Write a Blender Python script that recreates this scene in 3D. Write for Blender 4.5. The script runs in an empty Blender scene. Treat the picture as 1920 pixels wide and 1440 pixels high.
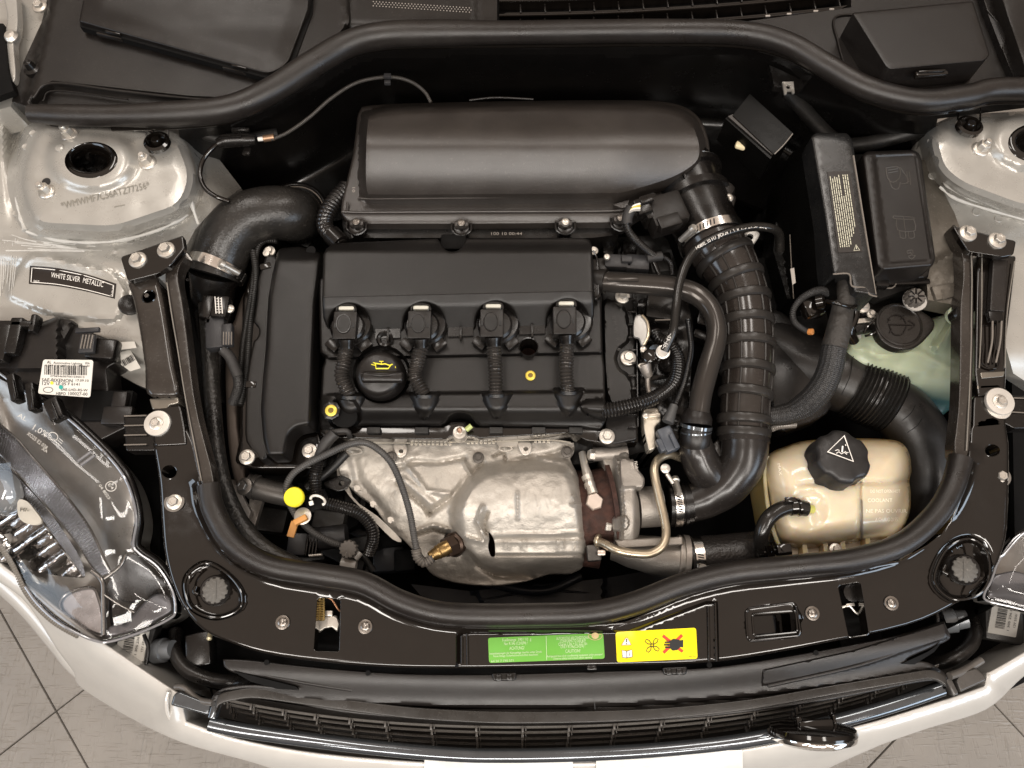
import bpy, bmesh, math, random
import numpy as np
from math import radians as R, pi, sin, cos
from mathutils import Vector, Matrix
from mathutils.geometry import delaunay_2d_cdt
random.seed(7); rng = np.random.default_rng(5)
SC = bpy.context.scene
COL = SC.collection

# ------------------------------------------------------------------ camera
TILT = R(19); F = 1423.0; DIST = 1.04
cd = bpy.data.cameras.new('camera'); cam = bpy.data.objects.new('camera', cd); COL.objects.link(cam)
CY, CZ = -DIST * sin(TILT), DIST * cos(TILT)
cam.location = (0, CY, CZ); cam.rotation_euler = (TILT, 0, 0)
cd.sensor_width = 36; cd.lens = 36 * F / 1920; cd.clip_start = .01; cd.clip_end = 60
SC.camera = cam

# ------------------------------------------------------------------ room light
w = bpy.data.worlds.new('World'); SC.world = w; w.use_nodes = True
wn = w.node_tree; bg = wn.nodes['Background']
# the showroom: pale ceiling overhead, darker walls towards the horizon
_tc = wn.nodes.new('ShaderNodeTexCoord'); _sp = wn.nodes.new('ShaderNodeSeparateXYZ'); _rp = wn.nodes.new('ShaderNodeValToRGB')
wn.links.new(_tc.outputs['Generated'], _sp.inputs[0]); wn.links.new(_sp.outputs['Z'], _rp.inputs[0]); wn.links.new(_rp.outputs[0], bg.inputs[0])
_rp.color_ramp.elements[0].position = .02; _rp.color_ramp.elements[0].color = (.055, .048, .042, 1)
_rp.color_ramp.elements[1].position = .9; _rp.color_ramp.elements[1].color = (.70, .555, .45, 1)
bg.inputs[1].default_value = 1.0

def area(name, loc, target, sx, sy, power, col):
    l = bpy.data.lights.new(name, 'AREA'); l.shape = 'RECTANGLE'; l.size = sx; l.size_y = sy
    l.energy = power; l.color = col
    o = bpy.data.objects.new(name, l); COL.objects.link(o); o.location = loc
    o.rotation_euler = (Vector(target) - Vector(loc)).to_track_quat('-Z', 'Y').to_euler()
    return o
WARM = (1.0, .93, .86); COOL = (.72, .85, 1.0); NEUT = (1, .95, .89)
area('ceiling_lamp', (-.9, 1.3, 2.4), (0, 0, 0), .3, 1.6, 18.7, WARM)
area('ceiling_lamp.001', (.9, 1.3, 2.4), (0, 0, 0), .3, 1.6, 18.7, WARM)
area('ceiling_lamp.002', (-1.3, -1.5, 2.4), (0, 0, 0), .25, 1.6, 29.6, WARM)
area('ceiling_lamp.003', (1.3, -1.5, 2.4), (0, 0, 0), .25, 1.6, 29.6, WARM)
area('ceiling_lamp.004', (0, -2.2, 2.3), (0, 0, 0), 2.0, .3, 57.7, NEUT)
area('shop_window', (2.7, -2.0, 1.2), (0, 0, 0), 1.8, .9, 35.9, COOL)
area('shop_window.001', (-2.8, -.8, 1.2), (0, 0, 0), 1.4, .9, 17.2, COOL)
SC.view_settings.view_transform = 'Standard'; SC.view_settings.look = 'None'
SC.view_settings.exposure = 0.0; SC.view_settings.gamma = 1
SC.render.resolution_x = 1024; SC.render.resolution_y = 768

# ------------------------------------------------------------------ mapping: a pixel of the photo at a height z -> a point of the place
def P(px, py, z=0.0):
    a = (px - 960) / F; b = -(py - 720) / F
    dy = b * cos(TILT) + sin(TILT); dz = b * sin(TILT) - cos(TILT)
    t = (z - CZ) / dz
    return Vector((a * t, CY + dy * t, z))
def PN(X, Y, Z):
    a = (X - 960) / F; b = -(Y - 720) / F
    dy = b * cos(TILT) + sin(TILT); dz = b * sin(TILT) - cos(TILT)
    t = (Z - CZ) / dz
    return np.stack([a * t, CY + dy * t, Z + 0 * X], 1)
def mpp(px, py, z=0.0):
    b = -(py - 720) / F; dz = b * sin(TILT) - cos(TILT)
    return (z - CZ) / dz / F
def ss(a, b, x):
    t = np.clip((x - a) / (b - a), 0, 1); return t * t * (3 - 2 * t)
def zc(zf, x, y):
    if callable(zf):
        return float(np.asarray(zf(np.array([float(x)]), np.array([float(y)]))).ravel()[0])
    return float(zf)

def zplane(p0, n_):                         # height of a tilted plane under every pixel
    n_ = Vector(n_); q = (Vector(p0) - Vector((0, CY, CZ))).dot(n_)
    def f(X, Y):
        a = (X - 960) / F; b = -(Y - 720) / F
        dy = b * cos(TILT) + sin(TILT); dz = b * sin(TILT) - cos(TILT)
        return CZ + q / (a * n_.x + dy * n_.y + dz * n_.z) * dz
    return f
# ------------------------------------------------------------------ scene tree
def props(o, label=None, cat=None, group=None, kind=None):
    if label: o['label'] = label
    if cat: o['category'] = cat
    if group: o['group'] = group
    if kind: o['kind'] = kind
    return o
def thing(name, label, cat, c, group=None):
    o = bpy.data.objects.new(name, None); COL.objects.link(o); o.empty_display_size = .02
    o.location = P(*c) if len(c) == 3 else P(c[0], c[1], 0)
    return props(o, label, cat, group)
SPLIT = {'housing_boss', 'wing_bracket', 'lens_tabs', 'side_wall', 'bulkhead_foam', 'slot', 'skin_step', 'mounting_ears', 'clip_marks', 'red_cross', 'side_wing', 'dark_slots', 'tape_wrap', 'earth', 'gap_strip', 'cowl_lip', 'shield_eyelet'}
def put(name, mat, parent, *gs, label=None, cat=None, group=None, kind=None, sharp=38):
    if name in SPLIT and len(gs) > 1:
        return [put(name, mat, parent, g_, label=label, kind=kind, sharp=sharp) for g_ in gs][0]
    V = []; Fc = []
    for (v, f) in gs:
        k = len(V); V.extend([tuple(q) for q in v]); Fc.extend([tuple(i + k for i in q) for q in f])
    me = bpy.data.meshes.new(name); me.from_pydata(V, [], Fc); me.validate()
    me.materials.append(mat)
    if len(me.polygons):
        me.polygons.foreach_set('use_smooth', [True] * len(me.polygons))
        me.set_sharp_from_angle(angle=R(sharp))
    o = bpy.data.objects.new(name, me); COL.objects.link(o)
    if parent is not None:
        o.parent = parent
        if parent.type == 'EMPTY': o.location = -parent.location
    return props(o, label, cat, group, kind)

# ------------------------------------------------------------------ 2-D outline helpers (pixels)
def cr(pts, closed=False, n=6):
    p = [np.array(q, float) for q in pts]; m = len(p); out = []
    rngi = range(m) if closed else range(m - 1)
    for i in rngi:
        if closed: a, b, c, d = p[i - 1], p[i], p[(i + 1) % m], p[(i + 2) % m]
        else: a, b, c, d = p[max(i - 1, 0)], p[i], p[i + 1], p[min(i + 2, m - 1)]
        for k in range(n):
            t = k / n
            out.append(.5 * ((2 * b) + (c - a) * t + (2 * a - 5 * b + 4 * c - d) * t * t + (3 * b - a - 3 * c + d) * t ** 3))
    if not closed: out.append(p[-1])
    return [tuple(q) for q in out]
def rnd(pts, r, n=4):
    out = []; m = len(pts)
    for i in range(m):
        p = np.array(pts[i][:2], float); rr = pts[i][2] if len(pts[i]) > 2 else r
        a = np.array(pts[i - 1][:2], float); b = np.array(pts[(i + 1) % m][:2], float)
        la = np.linalg.norm(a - p); lb = np.linalg.norm(b - p); q = min(rr, la * .48, lb * .48)
        if q < .3: out.append(tuple(p)); continue
        s = p + (a - p) / la * q; e = p + (b - p) / lb * q
        for k in range(n + 1):
            t = k / n; out.append(tuple((1 - t) ** 2 * s + 2 * t * (1 - t) * p + t * t * e))
    return out
def ell(cx, cy, rx, ry=None, n=28, rot=0, a0=0, a1=360):
    ry = rx if ry is None else ry; c, s = cos(R(rot)), sin(R(rot)); o = []
    full = a1 - a0 >= 360; k = n if full else n + 1
    for i in range(k):
        t = R(a0 + (a1 - a0) * i / n); x, y = rx * cos(t), ry * sin(t)
        o.append((cx + x * c + y * s, cy - x * s + y * c))
    return o
def rect(cx, cy, w_, h_, rot=0, r=0):
    c, s = cos(R(rot)), sin(R(rot)); q = []
    for x, y in ((-1, -1), (1, -1), (1, 1), (-1, 1)):
        x *= w_ / 2; y *= h_ / 2; q.append((cx + x * c + y * s, cy - x * s + y * c))
    return rnd(q, r) if r else q
def xf(pts, cx, cy, rot=0, sc=1, fx=1):
    c, s = cos(R(rot)), sin(R(rot)); o = []
    for p in pts:
        x, y = p[0] * sc * fx, p[1] * sc; o.append((cx + x * c + y * s, cy - x * s + y * c) + tuple(p[2:]))
    return o
def area2(p):
    return .5 * sum(p[i - 1][0] * p[i][1] - p[i][0] * p[i - 1][1] for i in range(len(p)))
def dseg(X, Y, pts, closed=False):
    p = np.array(pts, float); D = np.full(X.shape, 1e9)
    m = len(p)
    for i in range(m if closed else m - 1):
        a = p[i]; b = p[(i + 1) % m]; d = b - a; L = d @ d
        if L < 1e-9: continue
        t = np.clip(((X - a[0]) * d[0] + (Y - a[1]) * d[1]) / L, 0, 1)
        D = np.minimum(D, (X - a[0] - t * d[0]) ** 2 + (Y - a[1] - t * d[1]) ** 2)
    return np.sqrt(D)
def inside(X, Y, pts):
    r = np.zeros(X.shape, bool); m = len(pts)
    for i in range(m):
        x0, y0 = pts[i - 1]; x1, y1 = pts[i]
        if y0 == y1: continue
        r ^= ((y0 > Y) != (y1 > Y)) & (X < (x1 - x0) * (Y - y0) / (y1 - y0) + x0)
    return r
def sd(X, Y, pts):
    d = dseg(X, Y, pts, True); return np.where(inside(X, Y, pts), d, -d)
def raise_in(X, Y, pts, h, wd):            # a pressed field: h inside the outline, flank wd wide
    return h * ss(-wd, 0, sd(X, Y, pts))
def ridge(X, Y, pts, h, wd):
    return h * (1 - ss(0, wd, dseg(X, Y, pts)))
def lump(X, Y, c, r, h, p=1):
    q = np.clip(1 - ((X - c[0]) ** 2 + (Y - c[1]) ** 2) / r ** 2, 0, 1); return h * q ** p
def vn(X, Y, s, seed=0):                    # cheap smooth value noise
    g = np.random.default_rng(seed).random((64, 64)); x = X / s; y = Y / s
    i = np.floor(x).astype(int); j = np.floor(y).astype(int); u = x - i; v = y - j
    u = u * u * (3 - 2 * u); v = v * v * (3 - 2 * v)
    a = g[i % 64, j % 64]; b = g[(i + 1) % 64, j % 64]; c = g[i % 64, (j + 1) % 64]; d = g[(i + 1) % 64, (j + 1) % 64]
    return a * (1 - u) * (1 - v) + b * u * (1 - v) + c * (1 - u) * v + d * u * v - .5

# ------------------------------------------------------------------ geometry
def resamp(pts, step):
    o = []; m = len(pts)
    for i in range(m):
        a = np.array(pts[i]); b = np.array(pts[(i + 1) % m]); k = max(1, int(math.ceil(np.linalg.norm(b - a) / step)))
        for j in range(k): o.append(tuple(a + (b - a) * j / k))
    return o
def Grelief(out, zf, step=None, skirt=.01, holes=(), edge=None, feats=(), hsk=True):
    """sheet over an outline (pixels) whose height is zf(x,y); edge=(w px, drop m) rounds its rim; skirt: straight sides"""
    hs = [list(h) for h in holes]; loops = [list(out)] + hs
    st = step or 60
    loops = [resamp([tuple(map(float, q[:2])) for q in l], max(st, 2)) if step else [tuple(map(float, q[:2])) for q in l] for l in loops]
    pts = []; edges = []
    for l in loops:
        k = len(pts); pts += l; edges += [(k + i, k + (i + 1) % len(l)) for i in range(len(l))]
    nb = len(pts)
    A = np.array(pts); inner = []
    def keep(C, dmin):
        if not len(C): return C
        m = inside(C[:, 0], C[:, 1], loops[0]); dm = dseg(C[:, 0], C[:, 1], loops[0], True)
        for h in loops[1:]:
            m &= ~inside(C[:, 0], C[:, 1], h); dm = np.minimum(dm, dseg(C[:, 0], C[:, 1], h, True))
        return C[m & (dm > dmin)]
    wE = edge[0] if edge else 0
    if edge:
        for fr in (.12, .35, .65, 1.0):
            for li, l in enumerate(loops):
                if li and not (edge[2:] and edge[2]): continue
                L = np.array(l); t = np.roll(L, -1, 0) - np.roll(L, 1, 0)
                t /= (np.linalg.norm(t, axis=1)[:, None] + 1e-9); nrm = np.stack([-t[:, 1], t[:, 0]], 1)
                if (area2(l) < 0) != (li > 0): nrm = -nrm
                C = L + nrm * wE * fr
                m = inside(C[:, 0], C[:, 1], loops[0]) & (dseg(C[:, 0], C[:, 1], l, True) > wE * fr * .93)
                inner.append(C[m])
    if step:
        x0, y0 = A.min(0); x1, y1 = A.max(0)
        gx, gy = np.meshgrid(np.arange(x0, x1, step), np.arange(y0, y1, step * .87))
        gx = gx + (np.arange(gx.shape[0])[:, None] % 2) * step * .5
        G = keep(np.stack([gx.ravel(), gy.ravel()], 1), max(wE + step * .4, step * .45))
        for (fp, offs, cl) in feats:             # rows of points that follow a pressed line
            nk = max(12, int(math.dist(fp[0], fp[1]) / 4.5))
            L = np.array(resamp(fp, 5) if cl or len(fp) > 2 else [tuple(np.array(fp[0]) + (np.array(fp[1]) - np.array(fp[0])) * k / nk) for k in range(nk + 1)], float)
            if not cl and len(fp) > 2:
                k0 = max(1, int(math.ceil(math.dist(fp[-1], fp[0]) / 5))); L = L[:len(L) - k0 + 2]
            t = np.gradient(L, axis=0) if not cl else np.roll(L, -1, 0) - np.roll(L, 1, 0)
            t /= (np.linalg.norm(t, axis=1)[:, None] + 1e-9); nn = np.stack([-t[:, 1], t[:, 0]], 1)
            if len(G): G = G[dseg(G[:, 0], G[:, 1], fp, cl) > max(abs(min(offs)), abs(max(offs))) + 1.5]
            for of_ in offs:
                C = L + nn * of_
                C = C[dseg(C[:, 0], C[:, 1], fp, cl) > abs(of_) * .93]; inner.append(keep(C, max(wE, 1.5)))
        inner.append(G)
    if inner: pts = pts + [tuple(q) for q in np.concatenate(inner)]
    vo, eo, fo, vi, ei, fi = delaunay_2d_cdt([Vector(p) for p in pts], edges, [], 0, 1e-4, True)
    X = np.array([v[0] for v in vo]); Y = np.array([v[1] for v in vo])
    fo = [f for f in fo if len(f) == 3]
    T = np.array(fo); cx = X[T].mean(1); cy = Y[T].mean(1)
    m = inside(cx, cy, loops[0])
    for h in loops[1:]: m &= ~inside(cx, cy, h)
    T = T[m]
    Z = np.asarray(zf(X, Y) if callable(zf) else np.full(X.shape, float(zf)), float) + 0 * X
    if edge:
        d = dseg(X, Y, loops[0], True)
        if edge[2:] and edge[2]:
            for h in loops[1:]: d = np.minimum(d, dseg(X, Y, h, True))
        q = np.clip(1 - d / wE, 0, 1); Z = Z - edge[1] * (1 - np.sqrt(np.clip(1 - q * q, 0, 1)))
    W = PN(X, Y, Z)
    a = np.cross(W[T[:, 1]] - W[T[:, 0]], W[T[:, 2]] - W[T[:, 0]])[:, 2]
    T[a < 0] = T[a < 0][:, ::-1]
    V = [tuple(q) for q in W]; Fc = [tuple(int(i) for i in t) for t in T]
    if skirt:
        cnt = {}
        for t in Fc:
            for i in range(3): cnt[(t[i], t[(i + 1) % 3])] = 1
        bd = [(i, j) for (i, j) in cnt if (j, i) not in cnt]
        if not hsk:
            d0 = dseg(X, Y, loops[0], True); bd = [(i, j) for (i, j) in bd if d0[i] < 1]
        mp = {}
        def low(i):
            if i not in mp:
                mp[i] = len(V); x, y, z = V[i]; V.append((x, y, z - skirt))
            return mp[i]
        for i, j in bd: Fc.append((j, i, low(i), low(j)))
    return V, Fc
def crw(P3, rad, res, closed=False):
    p = [np.array(q) for q in P3]; m = len(p); o = []; rr = []
    for i in range(m - 1):
        a, b, c, d = p[max(i - 1, 0)], p[i], p[i + 1], p[min(i + 2, m - 1)]
        if i == 0: a = 2 * b - c
        if i == m - 2: d = 2 * c - b
        L = np.linalg.norm(c - b); n = max(2, int(L / res))
        for k in range(n):
            t = k / n
            o.append(.5 * ((2 * b) + (c - a) * t + (2 * a - 5 * b + 4 * c - d) * t * t + (3 * b - a - 3 * c + d) * t ** 3))
            u = t * t * (3 - 2 * t); rr.append(rad[i] * (1 - u) + rad[i + 1] * u)
    o.append(p[-1]); rr.append(rad[-1]); return np.array(o), np.array(rr)
def sweep(C, rad, n, caps=True, sq=1.0):
    m = len(C); T = np.gradient(C, axis=0); T /= (np.linalg.norm(T, axis=1)[:, None] + 1e-12)
    u = np.cross(T[0], (0, 0, 1.0)); 
    if np.linalg.norm(u) < .1: u = np.cross(T[0], (0, 1.0, 0))
    u /= np.linalg.norm(u); V = []; Fc = []
    ang = np.arange(n) * 2 * pi / n
    for i in range(m):
        u = u - T[i] * (u @ T[i]); u /= (np.linalg.norm(u) + 1e-12); v = np.cross(T[i], u)
        ring = C[i] + rad[i] * (np.cos(ang)[:, None] * u + sq * np.sin(ang)[:, None] * v)
        V += [tuple(q) for q in ring]
    for i in range(m - 1):
        for k in range(n):
            k2 = (k + 1) % n; Fc.append((i * n + k, i * n + k2, (i + 1) * n + k2, (i + 1) * n + k))
    if caps:
        Fc.append(tuple(range(n - 1, -1, -1))); Fc.append(tuple((m - 1) * n + k for k in range(n)))
    return V, Fc
def Gtube(pts, r=None, n=16, rib=None, res=5.0, caps=True, sq=1.0, wob=0):
    m0 = mpp(pts[0][0], pts[0][1], pts[0][2])
    W = [P(*q[:3]) for q in pts]; rad = [(q[3] if len(q) > 3 else r) * mpp(*q[:3]) for q in pts]
    rs = res * m0
    if rib: rs = min(rs, rib[1] * m0 / 6)
    C, rr = crw(W, rad, rs)
    if rib:
        s = np.concatenate([[0], np.cumsum(np.linalg.norm(np.diff(C, axis=0), axis=1))])
        L = s[-1]; ns = max(2, int(L / (rib[1] * m0) * 6)); t = np.linspace(0, L, ns)
        C = np.stack([np.interp(t, s, C[:, k]) for k in range(3)], 1); rr = np.interp(t, s, rr)
        ph = t / (rib[1] * m0); w_ = .5 + .5 * np.cos(2 * pi * ph)
        rr = rr - rib[0] * m0 * (1 - w_ ** (rib[2] if len(rib) > 2 else .6))
    return sweep(C, rr, n, caps, sq)
def frame(axis):
    a = Vector(axis).normalized(); u = a.cross(Vector((0, 1, 0)))
    if u.length < .05: u = a.cross(Vector((1, 0, 0)))
    u.normalize(); v = a.cross(u); return a, u, v
def Glathe(c, prof, axis=(0, 0, 1), n=28, rf=None, k=None, rot=0, cap=True):
    a, u, v = frame(axis); o = P(*c); k = k or mpp(*c); V = []; Fc = []
    for (r, h) in prof:
        for i in range(n):
            t = 2 * pi * i / n + R(rot); q = r * (rf(t, h) if rf else 1)
            V.append(tuple(o + (u * cos(t) + v * sin(t)) * q * k + a * h * k))
    m = len(prof)
    for j in range(m - 1):
        for i in range(n):
            i2 = (i + 1) % n; Fc.append((j * n + i, j * n + i2, (j + 1) * n + i2, (j + 1) * n + i))
    if cap and prof[-1][0] > .01: Fc.append(tuple((m - 1) * n + i for i in range(n)))
    if cap and prof[0][0] > .01: Fc.append(tuple(range(n - 1, -1, -1)))
    return V, Fc
def Gbox(c, dim, rot=0, bev=1.5, axis=(0, 0, 1), seg=2, taper=1.0):
    """box; c = centre of the top face, dim = (along x, along y, depth) in pixels; rot ccw degrees"""
    k = mpp(*c); bm = bmesh.new(); bmesh.ops.create_cube(bm, size=1)
    for v in bm.verts:
        t = taper if v.co.z > 0 else 1.0
        v.co = Vector((v.co.x * dim[0] * k * t, v.co.y * dim[1] * k * t, (v.co.z - .5) * dim[2] * k))
    if bev: bmesh.ops.bevel(bm, geom=bm.edges[:], offset=bev * k, segments=seg, affect='EDGES', profile=.5)
    q = Vector((0, 0, 1)).rotation_difference(Vector(axis).normalized()).to_matrix() @ Matrix.Rotation(R(rot), 3, 'Z')
    o = P(*c); V = [tuple(q @ v.co + o) for v in bm.verts]; bm.verts.index_update()
    Fc = [tuple(v.index for v in f.verts) for f in bm.faces]; bm.free(); return V, Fc
def lift(uv, faces, zf, h):
    X = np.array([q[0] for q in uv], float); Y = np.array([q[1] for q in uv], float)
    Z = np.asarray(zf(X, Y) if callable(zf) else zf + 0 * X, float) + 0 * X + h
    W = PN(X, Y, Z); V = [tuple(q) for q in W]; o = []
    for f in faces:
        a = W[f[1]] - W[f[0]]; b = W[f[2]] - W[f[0]]
        o.append(tuple(f) if a[0] * b[1] - a[1] * b[0] > 0 else tuple(reversed(f)))
    return V, o
def Gstroke(pts, wd, zf, h=.0005, closed=False):
    p = [np.array(q[:2], float) for q in pts]; m = len(p); uv = []
    for i in range(m):
        if closed: a, b = p[i - 1], p[(i + 1) % m]
        else: a, b = p[max(i - 1, 0)], p[min(i + 1, m - 1)]
        t = b - a; t /= (np.linalg.norm(t) + 1e-9); q = np.array((-t[1], t[0])) * wd / 2
        uv += [tuple(p[i] + q), tuple(p[i] - q)]
    fs = [(2 * i, 2 * i + 1, (2 * i + 3) % (2 * m), (2 * i + 2) % (2 * m)) for i in range(m if closed else m - 1)]
    return lift(uv, fs, zf, h)
def Gtext(s, x, y, size, zf, rot=0, fit=None, h=.0005, align='CENTER', bold=0, skew=0, fx=1, ext=0, sy=1):
    cu = bpy.data.curves.new('print', 'FONT'); cu.body = s; cu.size = 1; cu.resolution_u = 2
    cu.offset = bold
    o = bpy.data.objects.new('print', cu); me = bpy.data.meshes.new_from_object(o)
    co = np.array([tuple(v.co) for v in me.vertices]) if len(me.vertices) else np.zeros((0, 3))
    fs = [tuple(p.vertices) for p in me.polygons]
    bpy.data.objects.remove(o); bpy.data.curves.remove(cu); bpy.data.meshes.remove(me)
    if not len(co): return [], []
    x0, x1 = co[:, 0].min(), co[:, 0].max(); U = co[:, 0] - x0; Wd = x1 - x0
    kx = (fit / Wd) if fit else size; ky = size
    U = U * kx; V_ = co[:, 1] * ky * sy
    if align == 'CENTER': U -= Wd * kx / 2
    U *= fx; V_ -= size * .34
    c, s_ = cos(R(rot)), sin(R(rot))
    X = x + U * c - V_ * s_; Y = y - U * s_ - V_ * c
    return lift(list(zip(X, Y)), fs, zf, h)

# ------------------------------------------------------------------ materials
MATS = {}
def mat(name, col, rough=.5, metal=0, bump=None, rvar=.1, dust=0, coat=0, mott=.12, mscale=30, sss=0, spec=.5, trans=0, ior=1.45, emit=None, dustcol=(.55, .5, .44), scr=0, alpha=None):
    if name in MATS: return MATS[name]
    m = bpy.data.materials.new(name); m.use_nodes = True; nt = m.node_tree; N = nt.nodes; Lk = nt.links
    b = N['Principled BSDF']; tc = N.new('ShaderNodeTexCoord')
    def noise(scale, det=4, rg=.55):
        n = N.new('ShaderNodeTexNoise'); n.inputs['Scale'].default_value = scale; n.inputs['Detail'].default_value = det
        n.inputs['Roughness'].default_value = rg; Lk.new(tc.outputs['Object'], n.inputs['Vector']); return n.outputs['Fac']
    def ramp(src, a, c_, lo, hi):
        r = N.new('ShaderNodeMapRange'); r.inputs[1].default_value = a; r.inputs[2].default_value = c_
        r.inputs[3].default_value = lo; r.inputs[4].default_value = hi; Lk.new(src, r.inputs[0]); return r.outputs[0]
    nz = noise(mscale)
    mx = N.new('ShaderNodeMix'); mx.data_type = 'RGBA'
    mx.inputs[6].default_value = (*[c * (1 - mott) for c in col], 1); mx.inputs[7].default_value = (*[min(1, c * (1 + mott)) for c in col], 1)
    Lk.new(ramp(nz, .3, .7, 0, 1), mx.inputs[0]); cout = mx.outputs[2]
    rbase = ramp(noise(mscale * .7 + 3, 5, .65), .3, .7, max(.02, rough - rvar), min(1, rough + rvar)); rout = rbase
    if dust:
        v = ramp(noise(260, 3, .7), .60, .72, 0, dust); v2 = ramp(noise(11, 4, .6), .42, .75, 0, dust * .45)
        ad = N.new('ShaderNodeMath'); ad.operation = 'ADD'; ad.use_clamp = True; Lk.new(v, ad.inputs[0]); Lk.new(v2, ad.inputs[1])
        m2 = N.new('ShaderNodeMix'); m2.data_type = 'RGBA'; m2.inputs[7].default_value = (*dustcol, 1)
        Lk.new(cout, m2.inputs[6]); Lk.new(ad.outputs[0], m2.inputs[0]); cout = m2.outputs[2]
        a2 = N.new('ShaderNodeMath'); a2.operation = 'MULTIPLY_ADD'; a2.inputs[1].default_value = .6
        Lk.new(ad.outputs[0], a2.inputs[0]); Lk.new(rout, a2.inputs[2]); rout = a2.outputs[0]
    Lk.new(cout, b.inputs['Base Color']); Lk.new(rout, b.inputs['Roughness'])
    b.inputs['Metallic'].default_value = metal; b.inputs['Specular IOR Level'].default_value = spec
    b.inputs['IOR'].default_value = ior
    if coat: b.inputs['Coat Weight'].default_value = coat; b.inputs['Coat Roughness'].default_value = .06
    if sss:
        b.inputs['Subsurface Weight'].default_value = sss; b.inputs['Subsurface Radius'].default_value = (.06, .032, .012); b.inputs['Subsurface Scale'].default_value = .5
    if trans: b.inputs['Transmission Weight'].default_value = trans
    if alpha is not None: b.inputs['Alpha'].default_value = alpha
    if emit: b.inputs['Emission Color'].default_value = (*emit[0], 1); b.inputs['Emission Strength'].default_value = emit[1]
    if bump or scr:
        prev = None
        for (sc_, st_, ds_) in (bump if isinstance(bump, list) else [bump] if bump else []):
            bp = N.new('ShaderNodeBump'); bp.inputs['Strength'].default_value = st_; bp.inputs['Distance'].default_value = ds_
            Lk.new(noise(sc_, 3, .5), bp.inputs['Height'])
            if prev: Lk.new(prev, bp.inputs['Normal'])
            prev = bp.outputs['Normal']
        if prev: Lk.new(prev, b.inputs['Normal'])
    MATS[name] = m; return m
PL = mat('black_plastic', (.0065, .0052, .0045), .38, bump=(1300, .35, .0004), dust=.03, rvar=.05)   # grained moulded plastic
PLS = mat('smooth_black_plastic', (.004, .0033, .003), .25, bump=(500, .1, .0003), dust=.025)
PLM = mat('satin_charcoal_plastic', (.008, .0066, .006), .33, bump=(1500, .3, .0004), dust=.02, rvar=.04)
PLD = mat('dull_black_plastic', (.007, .0065, .006), .48, bump=(700, .3, .0005), dust=.05)
GL = mat('gloss_black_paint', (.005, .0038, .003), .10, coat=.5, dust=.006, rvar=.05, bump=(40, .05, .002))
RB = mat('black_rubber', (.011, .009, .008), .34, bump=[(1600, .45, .0004), (60, .1, .001)], dust=.04)
RBH = mat('hose_rubber', (.008, .007, .0065), .30, bump=(450, .25, .0006), dust=.06)
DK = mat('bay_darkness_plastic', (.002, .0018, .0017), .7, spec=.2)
SIL = mat('silver_beige_paint', (.385, .372, .342), .30, metal=.35, coat=.3, bump=[(900, .04, .0003), (14, .06, .002)], dust=.03, dustcol=(.45, .4, .33), mott=.05)
SEAL = mat('body_sealer', (.50, .49, .46), .5, bump=(120, .5, .002), mott=.1)
WHT = mat('pearl_white_paint', (.49, .475, .445), .22, metal=.1, coat=.6, mott=.03, rvar=.03)
ALU = mat('shield_aluminium', (.45, .42, .375), .50, metal=.58, bump=[(22, .4, .002), (120, .5, .0022), (600, .4, .0010)], dust=.22, dustcol=(.24, .19, .14), mott=.12, rvar=.12)
CAST = mat('cast_aluminium', (.33, .305, .275), .48, metal=.75, bump=(500, .6, .0008), dust=.1, dustcol=(.3, .26, .2))
CASTD = mat('dull_cast_aluminium', (.34, .31, .28), .5, metal=.75, bump=(400, .6, .0008), dust=.12, dustcol=(.2, .17, .13))
ZN = mat('zinc_steel', (.62, .585, .53), .38, metal=.8, bump=(300, .2, .0006), dust=.1, dustcol=(.35, .3, .24))
ST = mat('bright_steel', (.75, .72, .68), .2, metal=1, rvar=.08)
CHR = mat('chrome', (.85, .84, .82), .06, metal=1, rvar=.02)
DCHR = mat('dark_chrome', (.10, .11, .12), .12, metal=.7, coat=.5)
PIPE = mat('painted_steel_pipe', (.045, .040, .036), .2, metal=.5, rvar=.04, mott=.05)
TAN = mat('yellowed_steel_pipe', (.50, .43, .32), .3, metal=.85, dust=.12, dustcol=(.2, .14, .08), bump=(200, .2, .0006))
RUST = mat('rusty_iron', (.036, .014, .009), .8, bump=(180, .8, .002), mott=.6, mscale=60)
BRS = mat('heat_tinted_brass', (.26, .17, .07), .34, metal=.9, mott=.3, mscale=120)
YEL = mat('yellow_plastic', (.86, .74, .03), .4, mott=.05, bump=(300, .3, .0006))
YLB = mat('yellow_brass_insert', (.80, .62, .10), .3, metal=.3)
ORG = mat('orange_clip_plastic', (.50, .24, .07), .5)
CREAM = mat('cream_tank_plastic', (.64, .555, .41), .2, sss=.6, coat=.5, mott=.16, mscale=9, rvar=.08, bump=(60, .15, .002), dust=.04)
WASH = mat('green_washer_tank_plastic', (.40, .45, .32), .34, sss=.25, mott=.2, mscale=7, bump=(40, .2, .002))
def fluid_shade_tint(m, z0, z1, col):             # low tint: liquid seen through the wall, with edge shading painted in
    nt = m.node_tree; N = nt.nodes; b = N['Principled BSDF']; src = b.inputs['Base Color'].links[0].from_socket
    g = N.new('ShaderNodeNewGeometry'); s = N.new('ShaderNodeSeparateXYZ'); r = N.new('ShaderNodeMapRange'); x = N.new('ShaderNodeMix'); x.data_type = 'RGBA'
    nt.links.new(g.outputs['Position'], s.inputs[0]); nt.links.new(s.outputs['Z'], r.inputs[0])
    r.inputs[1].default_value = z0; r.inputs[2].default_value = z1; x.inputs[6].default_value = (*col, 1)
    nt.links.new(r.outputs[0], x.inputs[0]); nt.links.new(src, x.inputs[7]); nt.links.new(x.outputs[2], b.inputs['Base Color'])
fluid_shade_tint(CREAM, -.062, -.022, (.50, .34, .14))  # liquid tint that also paints amber shading along the low tank edges
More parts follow.
